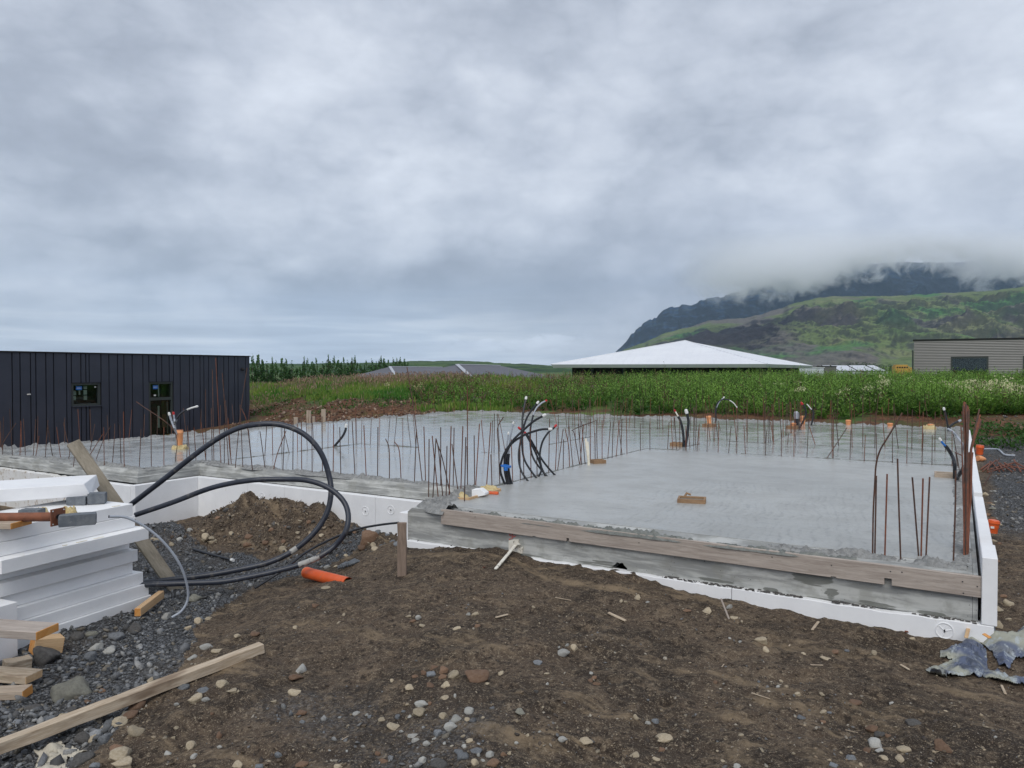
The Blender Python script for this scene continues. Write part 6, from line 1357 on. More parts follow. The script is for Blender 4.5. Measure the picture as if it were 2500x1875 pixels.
w1, w2 = alongw(2321), alongw(2413); wzt = 1.3 + (904 - 871.5) * 44.5 / F; w3 = alongw(2497)
corrpanel(0, w1, -.4, ztA); corrpanel(w1, w2, wzt + .03, ztA); corrpanel(w2, w3, -.4, ztA); corrpanel(w3, w3 + 2.2, wzt + .03, ztA); corrpanel(w3 + 2.2, Lw, -.4, ztA)
mb = MB(); a = cA - wn * 8; a[2] = -.4; a = cA - wn * .03; a[2] = -.4
mb.obox(a, wx * w1, -wn * .25, (0, 0, ztA + .38)); a2 = a + wx * (w2 + .0); mb.obox(a2, wx * (w3 - w2), -wn * .25, (0, 0, ztA + .38)); a3 = a + wx * (w3 + 2.2); mb.obox(a3, wx * (Lw - w3 - 2.2), -wn * .25, (0, 0, ztA + .38))
for s0_, s1_ in ((w1, w2), (w3, w3 + 2.2)): q = a + wx * (s0_ + .001); q[2] = wzt; mb.obox(q, wx * (s1_ - s0_ - .002), -wn * .25, (0, 0, ztA - wzt - .03))
q = a - wn * .26; mb.obox(q, wx * Lw, -wn * 8, (0, 0, ztA + .37)); mb.build('wall_core', dark2, rb)
mb = MB(); q = cA + wn * .07 - wx * .05; q[2] = ztA - .01; mb.obox(q, wx * (Lw + .1), -wn * 8.4, (0, 0, .07)); mb.build('roof_trim', dark2, rb)
mb = MB(); q = cA + wn * .10 - wx * .06; mb.tube([(q[0], q[1], -.4), (q[0], q[1], ztA - .75), (q[0] - .02, q[1], ztA - .60)], .045, 8); mb.build('downpipe', frm, rb)
for s0_, s1_ in ((w1, w2), (w3, w3 + 2.2)):
    base = cA + wx * s0_; base[2] = -.3; fw = .09; H_ = wzt + .3; mb = MB(); W_ = s1_ - s0_
    for (x0, x1, z0, z1) in ((0, fw, 0, H_), (W_ - fw, W_, 0, H_), (fw, W_ - fw, H_ - fw, H_)): mb.obox(base + wx * x0 + [0, 0, z0] + wn * .05, wx * (x1 - x0), -wn * .12, (0, 0, z1 - z0))
    wf = mb.build('window_frame', frm, rb)
    mb = MB(); mb.obox(base + wx * fw + wn * .0, wx * (W_ - 2 * fw), -wn * .01, (0, 0, H_ - fw)); mb.build('pane', glass, rb)
    mb = MB()
    for k in range(int(W_ / .11)): mb.obox(base + wx * (fw + .05 + .11 * k) - wn * .10, wx * .075, -wn * .01, (0, 0, H_ - fw - .02))
    mb.build('vertical_blinds', vary('blinds', (.010, .012, .016), (.03, .034, .04), 2, .7), rb)
# things between the weeds and the hills
gw = vary('greenhouse_white', (.60, .63, .68), (.52, .55, .60), 1, .4); 
gh = thing('greenhouse', D(2090, 904, 130), 'low pale greenhouse with a long glazed roof beyond the weeds', 'greenhouse')
a = D(2026, 905, 128); b2 = D(2168, 905, 122); a[2] = b2[2] = 1.15; bk = (_f * 9); rg = np.array([0, 0, 1.0]); rgA = a + bk * .5 + (b2 - a) * .04 + rg; rgB = b2 + bk * .5 - (b2 - a) * .0 + rg
mb = MB(); mb.add([a, b2, b2 + bk, a + bk, rgA, rgB], [(0, 1, 5, 4), (2, 3, 4, 5), (3, 0, 4), (1, 2, 5)]); mb.build('roof', gw, gh)
mb = MB(); q = a.copy(); q[2] = -1.4; mb.add([q, q + (b2 - a), b2 - [0, 0, .01], a - [0, 0, .01]], [(0, 1, 2, 3)]); mb.build('wall', gw, gh)
for f_ in (0, .17, .5, .83, 1.): q = a + (b2 - a) * f_; r_2 = rgA + (rgB - rgA) * f_; mb = MB(); mb.tube([q + [0, 0, .03], r_2 + [0, 0, .03]], .06, 5); mb.build('glazing_bar', dark2, gh)
mb = MB(); mb.tube([a + [0, 0, .02], b2 + [0, 0, .02]], .07, 5); mb.build('gutter', dark2, gh)
sh = thing('grey_shed', D(2020, 904, 120), 'small grey shed end left of the greenhouse', 'shed'); mb = MB(); a = D(2013, 904, 120); a[2] = -1.3; mb.obox(a, _r * 1.9, _f * 3, (0, 0, 3.2)); mb.build('wall', vary('shed_grey', (.12, .12, .11), (.15, .15, .14), 1), sh)
mb = MB(); a[2] = 1.9; mb.obox(a - _r * .1 - _f * .1, _r * 2.1, _f * 3.2, (0, 0, .1)); mb.build('roof', dark2, sh)
lw = thing('low_white_building', D(1975, 904, 105), 'low white wall end right of the pyramid roof', 'building'); mb = MB(); a = D(1938, 904, 105); a[2] = -1.3; mb.obox(a, _r * 4.2, _f * 3, (0, 0, 2.95)); mb.build('wall', gw, lw)
mb = MB(); a[2] = 1.655; mb.obox(a - _r * .1 - _f * .1, _r * 4.4, _f * 3.2, (0, 0, .08)); mb.build('roof', wfas, lw)
yel = vary('yellow_paint', (.50, .30, .06), (.45, .26, .05), 2, .4)
bs = thing('yellow_bus', D(2200, 904, 230), 'yellow bus parked far off left of the corrugated building', 'bus')
c = D(2186, 904, 230); L_ = 4.0; z0b = .1
def bx(s, e, z0, z1, y0, y1, mt, nm): mb = MB(); q = c + _r * s + _f * y0; q[2] = z0; mb.obox(q, _r * (e - s), _f * (y1 - y0), (0, 0, z1 - z0)); return bevel(mb.build(nm, mt, bs), .06, 2)
bx(0, 4.3, -.9, 2.55, 0, 2.2, yel, 'body'); bx(4.31, 5.3, -.9, 2.2, 0, 2.2, yel, 'bonnet'); bx(.3, 3.9, 2.56, 3.0, .2, 2.0, yel, 'roof')
for k in range(5): bx(.35 + .75 * k, .90 + .75 * k, 1.95, 2.4, -.03, -.005, dark2, 'window')
for s in (.9, 3.9): mb = MB(); q = c + _r * s - _f * .05; q[2] = -.1; mb.tube([q, q + _f * .3], .45, 14); mb.build('wheel', M['black'], bs)

# ---------------------------------------------------------------- hills and mountains
def terrain(name, uu, prof, d0, dr, d1, nrow, amp, seed, colf, label, expn=1.15, base=-6., fs=1.):
    us = np.asarray(uu, float); hp = 904 - np.interp(us, [p[0] for p in prof], [p[1] for p in prof])
    tt = np.linspace(0, 1.35, nrow); U, T = np.meshgrid(us, tt, indexing='xy')
    Dd = np.where(T <= 1, d0 + (dr - d0) * T, dr + (d1 - dr) * (T - 1) / .35); hp = hp + 3.0 * fbm(us / 22., us * 0 + seed, 4, seed) + 1.6 * np.sign(fbm(us / 9., us * 0, 2, seed + 1)) * (us < 1900) * (name == 'far_mountain'); HR = np.interp(U, us, hp) * dr / F
    cr = (U - 1250) / F * Dd; x = _r[0] * cr + _f[0] * Dd; y = _r[1] * cr + _f[1] * Dd
    shp = np.where(T <= 1, T ** expn, 1 - ((T - 1) / .35) ** 1.6 * .8)
    k = 1 / (dr * .10) * fs
    n_ = ridged(x * k * 1.0, y * k * 1.0, 5, seed); n2_ = fbm(x * k * 3.1, y * k * 3.1, 5, seed + 2)
    env = np.clip(T * (1.0 - T) * 4, 0, 1) * (T < 1)
    hs = np.clip((HR - base) / np.max(HR - base), 0, 1); z = base + (HR - base) * shp + (amp * n_ * .6 + amp * .5 * n2_) * env * hs * (1 - .5 * ss(.6, 1., T)) + amp * .04 * n2_ * (T >= .98)
    V = np.stack([x.ravel(), y.ravel(), z.ravel()], 1); nu = len(us); i, j = np.meshgrid(np.arange(nrow - 1), np.arange(nu - 1), indexing='ij')
    Fc = np.stack([i * nu + j, i * nu + j + 1, (i + 1) * nu + j + 1, (i + 1) * nu + j], -1).reshape(-1, 4)
    gy_, gx_ = np.gradient(z); slope = np.abs(gy_) / (np.abs(np.gradient(Dd, axis=0)) + 1e-6) + np.abs(gx_) / (np.abs(np.gradient(cr, axis=1)) + 1e-6)
    cl_ = colf(x, y, z, U, T, slope, n_, k)
    m, t, b = newmat(name + '_cover'); at = t.add('ShaderNodeAttribute'); at.attribute_name = 'Col'; co = coords(t, world=True)
    f_ = t.noise(co, k * 14, 6, .65); c = t.mix(1., at.outputs['Color'], t.ramp(f_, [(.28, .62), (.72, 1.4)]), 'MULTIPLY'); setc(t, b, c, .95, f_, .8, 1.2 / k * .03, .1)
    o = mesh(name, V, Fc, m, None, True, {'Col': cl_.reshape(-1, 3)}); o['kind'] = 'structure'; return o
def mixc(a, b_, f_): return np.asarray(a) * (1 - f_[..., None]) + np.asarray(b_) * f_[..., None]
def col_green(x, y, z, U, T, sl, n_, k):
    q = fbm(x * k * 1.6, y * k * 1.6, 4, 71); c = np.ones(x.shape + (3,)) * np.array([.125, .165, .065])
    c = mixc(c, np.broadcast_to([.075, .175, .060], c.shape), ss(.0, .25, fbm(x * k * .9, y * k * .9, 4, 14) + .28 * (.55 - T)))
    c = mixc(c, np.broadcast_to([.135, .115, .118], c.shape), ss(.05, .3, q) * .85)
    c = mixc(c, np.broadcast_to([.20, .21, .105], c.shape), ss(.15, .4, fbm(x * k * 2.3, y * k * 2.3, 3, 44)) * .6)
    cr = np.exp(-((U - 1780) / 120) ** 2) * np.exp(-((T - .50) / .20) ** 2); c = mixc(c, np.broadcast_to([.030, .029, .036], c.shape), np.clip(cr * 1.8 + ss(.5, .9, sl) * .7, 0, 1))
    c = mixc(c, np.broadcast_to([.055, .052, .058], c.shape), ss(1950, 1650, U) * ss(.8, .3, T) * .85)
    return c
def col_haze_blue(x, y, z, U, T, sl, n_, k):
    c = np.ones(x.shape + (3,)) * np.array([.024, .046, .092]); s_2 = .5 + .5 * np.sin(z * .16 + 2 * n_)  # part of the distance haze is painted in as blue rock
    c = mixc(c, np.broadcast_to([.040, .056, .070], c.shape), ss(.3, .9, s_2)); c = mixc(c, np.broadcast_to([.022, .026, .034], c.shape), ss(.5, 1.1, sl)); return c
def col_left(x, y, z, U, T, sl, n_, k):
    q = fbm(x * k * 2, z * .12, 3, 7); c = np.ones(x.shape + (3,)) * np.array([.040, .085, .028]); c = mixc(c, np.broadcast_to([.075, .120, .040], c.shape), ss(-.05, .15, q)); c = mixc(c, np.broadcast_to([.022, .042, .022], c.shape), ss(.1, .3, fbm(x * k * 5, y * k * 2, 3, 9)) * .8); return c
terrain('far_mountain', np.linspace(1440, 3100, 520), [(1440, 890), (1490, 870), (1503, 860), (1518, 846), (1529, 836), (1540, 818), (1549, 810), (1560, 801), (1572, 790), (1590, 780), (1605, 773), (1618, 760), (1632, 752), (1648, 749), (1658, 748), (1664, 742), (1672, 741), (1688, 744), (1702, 738), (1720, 733), (1750, 727), (1800, 715), (1900, 680), (2000, 662), (2100, 645), (2200, 640), (2350, 640), (2600, 630), (3100, 640)],
        4600, 5600, 7200, 150, 190, 3, col_haze_blue, None, expn=.75)
terrain('mountain', np.linspace(1380, 3100, 640), [(1380, 899), (1450, 885), (1506, 861), (1553, 842), (1611, 818), (1670, 801), (1729, 783), (1817, 776), (1850, 768), (1905, 751), (1964, 734), (2000, 727), (2034, 723), (2081, 722.5), (2140, 723), (2199, 720), (2260, 718), (2317, 714.5), (2380, 710), (2434, 706), (2500, 699), (2700, 675), (3100, 650)],
        1500, 3200, 4200, 230, 75, 11, col_green, None, expn=1.05, fs=1.25)
terrain('hill', np.linspace(-400, 1480, 400), [(-400, 880), (0, 884), (400, 886), (600, 886), (740, 886), (960, 883), (995, 880.5), (1090, 879), (1170, 881), (1260, 886), (1345, 890), (1420, 895), (1480, 900)], 900, 1900, 2600, 60, 3, 23, col_left, None, expn=1.0)
# dark tree groups at the mountain foot
tb, (V, Fc, cl_) = tree_parts(777, 9., 7., 900, 6); fp = None
cl_ = cl_ * .55
for i, (u, v, w_) in enumerate([(2068, 884, 1.), (2080, 882, 1.1), (2094, 880, 1.), (2106, 881, 1.2), (2121, 882, 1.), (2136, 884, .9), (2150, 886, .8), (2037, 887, .7), (2050, 886, .8), (2168, 887, .7), (2180, 888, .7), (1990, 893, .5), (2002, 892, .55)]):
    d = 560; p = D(u, v, d); 
    if fp is None:
        fp = thing('dark_tree', (0, 0, 0), 'x', 'tree'); tb.build('trunk', bark, fp); mesh('crown', V, Fc, M['leaf'], fp, False, {'Col': cl_}); o = fp
    else:
        o = fp.copy(); COL.objects.link(o)
        for ch in fp.children: c2 = ch.copy(); COL.objects.link(c2); c2.parent = o
    s = (p[2] + 1.5) / 9.; o.location = (p[0], p[1], -1.5); o.scale = (s * 1.2, s * 1.2, s); o.rotation_euler = (0, 0, i * 2.1)
    tagm(o, f'dark distant tree at the mountain foot, {ordn(i if i < 7 else i)} in the line above the greenhouse', 'tree', 'dark trees at the mountain foot')

#@@PART5@@
# ---------------------------------------------------------------- stones
def stone_mesh(seed, mat, sub=2):
    bm = bmesh.new(); bmesh.ops.create_icosphere(bm, subdivisions=sub + 1, radius=.5); r_ = random.Random(seed); o = Vector((r_.uniform(0, 50), r_.uniform(0, 50), r_.uniform(0, 50)))
    cuts = [(Vector((r_.gauss(0, 1), r_.gauss(0, 1), r_.gauss(0, 1))).normalized(), r_.uniform(.24, .42)) for _ in range(r_.randint(7, 14))]
    for v in bm.verts:
        c = v.co.copy()
        for n_, d_ in cuts:
            q = c.dot(n_)
            if q > d_: c -= n_ * (q - d_) * .97
        c *= 1 + .22 * mnoise.noise(c * 2.5 + o) + .07 * mnoise.noise(c * 9 + o); v.co = c
    me = bpy.data.meshes.new('stone'); bm.to_mesh(me); bm.free(); me.materials.append(mat); me.polygons.foreach_set('use_smooth', np.ones(len(me.polygons), bool)); return me
SM = {}
MATK = {'t': 's_tan', 'b': 's_brown', 'g': 's_grey', 'p': 's_pale', 'd': 's_dark', 'o': 's_olive'}
CW = {'t': 'tan', 'b': 'reddish brown', 'g': 'blue grey', 'p': 'pale', 'd': 'dark', 'o': 'lichen grey'}
for k_ in MATK: SM[k_] = [stone_mesh(hash(k_) % 97 * 10 + i if False else ord(k_) * 10 + i, M[MATK[k_]]) for i in range(6)]
ZA, ZB, ZC = (0, 1450, .3617), (800, 1450, .4069), (1600, 1450, .4069)
ST = []
def sl_(z, s):
    for it in s.split(';'):
        a = it.split(','); ST.append((z[0] + float(a[0]) * z[2], z[1] + float(a[1]) * z[2], float(a[2]) * z[2], a[3], float(a[4]) if len(a) > 4 else None))
sl_(ZA, '470,700,290,o,.85;300,440,185,d,.95;420,855,95,t;805,875,120,t,.5;915,935,110,t,.75;700,915,55,t,1.;625,985,90,t;555,995,105,d,1.;800,1095,165,t,.45;830,1150,150,t,.5;785,1045,110,b,.5;1285,1035,80,t;1320,720,110,t,.9;1385,725,60,p;1495,620,95,t,.55;1240,640,105,g,.4;1570,655,90,t,.3;1390,655,100,g,.2;1030,590,90,t,.5;1300,435,80,p,.4;1460,388,75,t,.5;1385,370,90,p,.5;1335,195,65,t,.9;1270,238,60,t,.8;1410,172,55,t,.4;1115,165,85,p,.6;1315,45,90,o,.8;895,250,105,d,.9;790,290,95,g,.9;640,370,110,p,.5;740,385,90,p,.6;885,403,55,g;610,430,100,g,.6;2030,525,95,p,.7;1990,565,110,b,.35;1985,668,90,t,.5;1600,287,50,t,.5;1720,272,70,b,.4;1990,232,40,t;2120,82,40,b;1190,906,35,t;1480,960,60,b,.8;1170,972,35,t;930,765,110,b,.6;880,825,110,b,.4;215,785,110,d,.6;340,850,85,g,1.;40,835,75,g,.5;700,990,100,g,.8;480,795,100,d,.5;590,730,50,b;685,662,50,b;1190,752,40,p;2040,868,45,g,.8;2030,805,75,b,.4;1850,727,50,t,.4;500,430,60,g;560,470,50,g;430,560,60,g;330,590,55,g;620,300,60,g;520,300,90,d,.7;620,275,70,o;120,870,70,g;200,900,90,d,.6;560,1130,150,d,.6;640,1160,70,g;1480,1040,40,p;1310,1100,50,p;1880,1090,60,g;1600,1165,90,t,.6;1750,1170,70,g;2040,1160,90,b,.5;1130,1080,60,p,.5;1430,810,30,b')
sl_(ZB, '775,215,60,t,.6;485,137,45,t,.5;540,152,40,p,.8;510,167,45,b,.5;565,190,40,t,.5;845,124,30,p,1.;885,128,45,t,.8;895,195,40,b,.5;1235,81,25,t;1760,46,30,t;1785,49,25,t;1860,28,50,t,.7;1920,52,35,p,.4;1475,330,50,t,.9;1410,368,85,p,.55;1260,418,70,g,.4;1388,323,20,p;1435,310,30,p;755,498,82,t,1.1;620,488,70,g,.8;575,478,40,b,1.;635,448,55,b,.5;690,468,60,b,.8;690,502,50,b,.8;890,500,158,b,.38;710,552,65,t,.6;1040,479,45,t,.55;955,543,35,t,.5;485,567,60,t,.65;525,497,55,b,.4;385,525,28,t,.9;615,550,60,b,.4;705,629,65,t,.5;765,614,25,p,.9;555,673,85,p,.45;612,663,30,b,.9;545,713,100,t,.4;420,743,40,g,.9;455,707,30,g,.7;250,740,30,g;235,727,25,p;175,722,60,p,.35;320,757,50,t,.5;395,795,95,t,.32;495,737,30,p,.7;850,709,85,p,.4;690,740,60,t,.6;770,753,72,p,.7;835,757,45,t,.5;730,813,85,p,.6;655,838,60,g,.7;640,872,30,p;510,852,70,p,.3;525,883,50,p,.6;590,909,50,p,.6;812,859,32,t,.8;850,890,50,t,.7;890,942,70,g,.6;820,922,40,p,.7;810,982,85,g,.8;790,947,60,g,.5;975,972,65,p,.6;905,969,30,p;880,1018,50,t,.8;995,1024,80,b,.6;1055,969,45,b,.8;570,1005,60,p,.6;645,1002,60,g,.5;665,1033,105,d,.5;1545,890,85,t,.5;1405,882,60,p,.5;1155,712,70,o,.5;1850,745,38,t,1.;1960,770,50,g,1.;1920,777,35,p,.6;2020,873,118,t,.42;1845,975,75,t,.5;1970,990,50,t,.4;2005,937,40,b,.5;1315,543,22,p,1.1;1315,480,35,t,.4;1580,477,28,p,.9;1600,507,35,b,.6;1575,527,40,b,.6;1610,542,55,b,.4;335,1008,60,b,.5;10,944,25,p;115,946,20,p;210,920,30,p;1250,590,30,d;440,830,30,p;1090,960,30,t;1130,900,30,p;1200,850,28,t;1270,830,24,p;300,960,40,b,.5;60,1040,60,t,.5;500,1040,30,p;700,900,26,p;930,1000,30,p')
sl_(ZC, '55,876,112,t,.42;1010,714,40,t,.9;1045,714,35,g,.4;1320,912,105,p,.62;1490,945,90,t,.7;1720,935,112,b,.8;1350,942,55,p,.4;1372,987,60,t,.4;1465,990,60,t,.5;1270,942,45,b,.5;1175,988,60,g,.75;1350,848,65,d,.6;1300,810,100,b,.4;1540,775,92,d,.4;630,283,88,t,.55;665,342,45,t,.8;1018,387,62,t,.35;1310,362,45,t,.8;1080,353,45,b,.6;1538,272,42,t,.5;850,603,40,t,.6;1000,604,38,t,.5;735,557,30,p,.4;755,524,30,t,.4;1418,657,34,p,.5;875,745,55,g,.4;1190,653,82,b,.25;312,108,65,t,.6;442,82,45,p,.8;470,144,50,t,.45;940,90,92,d,.75;445,269,20,p;510,290,30,p,.5;1150,340,30,g,.5;515,853,35,t,1.;405,1007,30,t;375,944,25,t;490,1037,45,p,.6;1070,1033,60,g,.6;2115,62,65,t,.8;2050,97,62,t,.7;2055,198,72,t,.7;2120,155,35,t;2050,243,60,d,.7;2110,280,60,b,.6;2090,18,40,b;1005,767,35,b,.4;35,940,40,b,.5;620,530,24,g;410,540,16,p;360,535,30,b;890,360,30,t,.4;190,100,50,b,.3;1740,705,30,t,.4;2040,860,24,p;830,960,24,t;1230,1030,30,t;1395,855,40,b')
sl_((300, 1150, .3617), '1045,248,80,t,.8;970,325,45,t,.8;925,247,30,t;555,417,60,t,.8;605,490,60,t,.8;450,403,38,p;380,471,42,p;850,443,60,b;840,503,65,b,.7;1085,535,72,t,.5;1085,482,40,b;1215,197,30,g;1295,260,30,t;1195,297,30,t,.4;130,317,60,t,.5;215,468,60,t,.6;595,418,45,t;835,240,95,b,.9;1650,470,130,b,.75;1700,535,62,t,.6;1690,507,42,t;1790,390,115,d,.7;1750,505,50,g;1720,424,52,g,.9;1780,434,42,g;1820,474,42,g;1745,384,62,g,.8;1800,348,62,g,.8;1505,573,34,t,.6;1375,655,48,p,.6;1340,443,42,t;1345,243,42,b;1440,293,42,b,.7;1370,793,70,t,.4;1300,908,42,b,.4;1490,974,32,t,.8;1435,647,36,t,.6;700,270,45,d,.9;760,310,40,b;960,490,50,b;880,360,40,b;680,380,50,b,.6;730,430,40,t;1000,400,36,b;1180,420,40,t;1100,380,36,b;640,320,36,b;1260,350,44,b;540,400,30,t;330,500,36,t;1560,430,40,b;1610,520,60,b,.5;1850,500,60,g,.7;1530,400,40,d;1570,340,40,b;90,270,60,d')
sl_((2050, 950, .3014), '1185,858,52,t,.7;1210,928,52,b,.5;1240,940,50,t,.5;1260,917,28,p,.5;1200,1024,56,b,.6;1240,1053,56,b,.6;1240,1234,80,t,.5;1290,1255,50,b;1235,970,60,o,.5;1230,1450,50,b;1300,1100,40,t,.5;1215,1160,44,b;1250,830,60,p,.3;1280,1400,40,b;1240,1560,50,b')
def wherestone(u, v):
    if v < 1345 and 330 < u < 900: return 'on the spoil heap'
    if 880 <= u < 1010 and v < 1400: return 'in the rubble by the foam corner'
    if u > 2380 and v < 1560: return 'right of the foam edge'
    if u < 330 and v > 1590: return 'by the boards in the left foreground'
    if u < 640 and v < 1600: return 'on gravel beside the foam stack'
    if u < 760: return 'on the soil right of the long timber'
    if v < 1560 and u < 1500: return 'on the brown soil before the slab'
    if v < 1580: return 'before the right slab end'
    if 980 < u < 1210 and 1610 < v < 1720: return 'in the central stone cluster'
    if u < 1250: return 'in the bottom centre foreground'
    if u < 1700: return 'in the foreground right of centre'
    return 'in the right foreground'
recs = []
for (u, v, w_, k_, fl) in ST:
    p = PG(u, v); d = projpx(p)[2]; recs.append((u, v, w_ * d / F, k_, fl if fl else random.uniform(.5, .8), p))
grp = {}
for r_ in recs:
    sz = 'large ' if r_[2] > .16 else ('' if r_[2] > .07 else 'small '); shp_ = 'flat ' if r_[4] < .45 else ('rounded ' if r_[4] > .75 else '')
    key = (sz + shp_ + CW[r_[3]] + ' stone', wherestone(r_[0], r_[1])); grp.setdefault(key, []).append(r_)
for (a, wh), L in grp.items():
    L.sort(key=lambda r_: r_[0])
    for i, (u, v, D_, k_, fl, p) in enumerate(L):
        o = bpy.data.objects.new('stone', SM[k_][(int(u) + i) % 6]); COL.objects.link(o)
        z_sc = D_ * min(1., fl * random.uniform(1.1, 1.4)); o.scale = (D_ * 1.12, D_ * random.uniform(.8, 1.1), z_sc); o.rotation_euler = (random.uniform(-.15, .15), random.uniform(-.15, .15), TH + random.uniform(-.5, .5))
        o.location = (p[0], p[1], p[2] + z_sc * .06)
        tagm(o, a + ' ' + wh if len(L) == 1 else f'{a}, {ordn(i)} from left, {wh}', 'stone', 'stones ' + wh)
# pebbles and gravel: too many to count
def pebbles(N, name, label, sampler, smin, smax, pal, sink=.3, med=.35, flat=.6):
    x, y = sampler(N); N = len(x); z = gheight(x, y)
    base = np.array([[0, 0, 1], [.894, 0, .447], [.276, .851, .447], [-.724, .526, .447], [-.724, -.526, .447], [.276, -.851, .447], [.724, .526, -.447], [-.276, .851, -.447], [-.894, 0, -.447], [-.276, -.851, -.447], [.724, -.526, -.447], [0, 0, -1]])
    f20 = np.array([[0, 1, 2], [0, 2, 3], [0, 3, 4], [0, 4, 5], [0, 5, 1], [1, 6, 2], [2, 7, 3], [3, 8, 4], [4, 9, 5], [5, 10, 1], [2, 6, 7], [3, 7, 8], [4, 8, 9], [5, 9, 10], [1, 10, 6], [6, 11, 7], [7, 11, 8], [8, 11, 9], [9, 11, 10], [10, 11, 6]])
    s = smin * (smax / smin) ** (rng.random(N) ** (1 / med) if med < 1 else rng.random(N)); s = s[:, None]
    ab = np.stack([rng.uniform(.8, 1.3, N), rng.uniform(.6, 1., N), rng.uniform(.35, .8, N) * flat / .6], 1) * s * .5
    J = base[None] * (1 + rng.normal(size=(N, 12, 1)) * .30); J = J * ab[:, None, :]
    an = rng.uniform(0, 2 * np.pi, N); ca, sa = np.cos(an)[:, None], np.sin(an)[:, None]; tl = rng.normal(size=(N, 2)) * .3
    Xr = J[..., 0] * ca - J[..., 1] * sa; Yr = J[..., 0] * sa + J[..., 1] * ca; Zr = J[..., 2] + Xr * tl[:, :1] + Yr * tl[:, 1:]
    V = np.stack([Xr + x[:, None], Yr + y[:, None], Zr + z[:, None] + ab[:, 2:3] * (1 - 2 * sink)], -1).reshape(-1, 3)
    Fc = (f20[None] + (np.arange(N) * 12)[:, None, None]).reshape(-1, 3); pal = np.array(pal); pc = pal[rng.integers(0, len(pal), N)] * rng.uniform(.65, 1.25, (N, 1))
    o = mesh(name, V, Fc, M['pebble'], None, False, {'Col': np.repeat(pc, 12, axis=0)}); tagm(o, label, 'gravel', kind='stuff')
def samp(mode):
    def f_(N):
        u = rng.uniform(-700, 3200, N * 7); d = 2.6 * (12 / 2.6) ** (rng.random(N * 7) ** 1.15) if mode != 'r' else rng.uniform(9, 19, N * 7)
        cr = (u - 1250) / F * d; x = _r[0] * cr + _f[0] * d; y = _r[1] * cr + _f[1] * d; g_ = gmask(x, y); inside = inpoly(x, y, [tuple(a) for a in FOOT])
        ok = ~inside & ~((x > SX0) & (x < SX1) & (y > 8))
        if mode == 'g': ok &= (rng.random(len(x)) < g_ ** 2.2)
        elif mode == 'b':
            cl_ = fbm(x * 1.6, y * 1.6, 4, 61); ok &= (g_ < .5) & (rng.random(len(x)) < np.clip(.10 + 2.2 * np.clip(cl_, 0, 1) + .35 * (d < 3.9), 0, 1))
        else: ok &= (x > .4)
        return x[ok][:N], y[ok][:N]
    return f_
GP = [(.125, .130, .138), (.18, .187, .197), (.085, .086, .088), (.24, .247, .255), (.12, .125, .13), (.26, .26, .255), (.17, .15, .12)]
BP = [(.30, .24, .165), (.20, .15, .10), (.12, .088, .06), (.30, .25, .18), (.15, .15, .15), (.085, .062, .045), (.36, .32, .26), (.10, .072, .05), (.16, .12, .08)]
pebbles(26000, 'gravel', 'loose blue grey crushed gravel at the left', samp('g'), .007, .045, GP, .3, .45)
pebbles(1300, 'gravel_lumps', 'coarser grey rubble lumps among the gravel at the left', samp('g'), .035, .075, GP, .3, .6, .8)
pebbles(13500, 'pebbles', 'small tan pebbles strewn over the brown soil', samp('b'), .004, .022, BP, .35, .45)
pebbles(600, 'soil_clods', 'dark clods and pebbles lying on the brown soil', samp('b'), .014, .032, BP + [(.06, .045, .035)] * 8, .4, .5)
pebbles(3500, 'gravel_strip', 'dark gravel strip right of the slab', samp('r'), .015, .07, GP + BP[:3], .3, .4)
# stones and clods of the heap
def heap(N):
    c = CF((690 - 1250) / F * 9.0, 9.0); x = c[0] + rng.normal(size=N * 2) * .95; y = c[1] + rng.normal(size=N * 2) * .75
    ok = (y < YW - .2) & (gheight(x, y, False) > -.72); return x[ok][:N], y[ok][:N]
pebbles(2000, 'heap_rubble', 'crumbly brown earth and stones of the spoil heap', heap, .008, .05, [(.09, .06, .042), (.11, .08, .055), (.07, .05, .036), (.20, .15, .10), (.30, .24, .17), (.13, .12, .11)], .3, .5, .8)
def slabdirt(N):
    x = rng.uniform(XB, SX1, N); y = YF - .055 + .09 * rng.random(N) ** 2; return x, y
def ledge():
    N = 420; x = XB + (SX1 - XB) * (rng.random(N) ** .6); y = rng.uniform(YF - .053, YF - .004, N); V = []
    mb = MB()
    for i in range(N):
        if fbm(np.array([x[i] * 2.2]), np.array([0.]), 2, 9)[0] < .05: continue
        s = rng.uniform(.002, .008); mb.box(x[i] - s * 1.6, x[i] + s * 1.6, y[i] - s * .5, y[i] + s * .5, -.304, -.302 + s * .8)
    tagm(mb.build('ledge_dirt', M['s_dark']), 'dark crumbs of dirt lying along the foam ledge of the front face', 'dirt', kind='stuff')
ledge()

def bank(N):
    u = rng.uniform(560, 1150, N * 4); d = rng.uniform(21, 37, N * 4); cr = (u - 1250) / F * d; x = _r[0] * cr + _f[0] * d; y = _r[1] * cr + _f[1] * d
    vm_, _, _ = vegmask(x, y); ok = (vm_ < .5) & (x < SX0 - .3) | (vm_ < .5) & (y > YB + .3); return x[ok][:N], y[ok][:N]
pebbles(9000, 'bank_clods', 'reddish clods and small stones on the bare bank behind the slab', bank, .02, .14, [(.15, .07, .038), (.10, .045, .026), (.20, .11, .065), (.30, .22, .16), (.08, .04, .025), (.24, .15, .09)], .35, .4, .8)
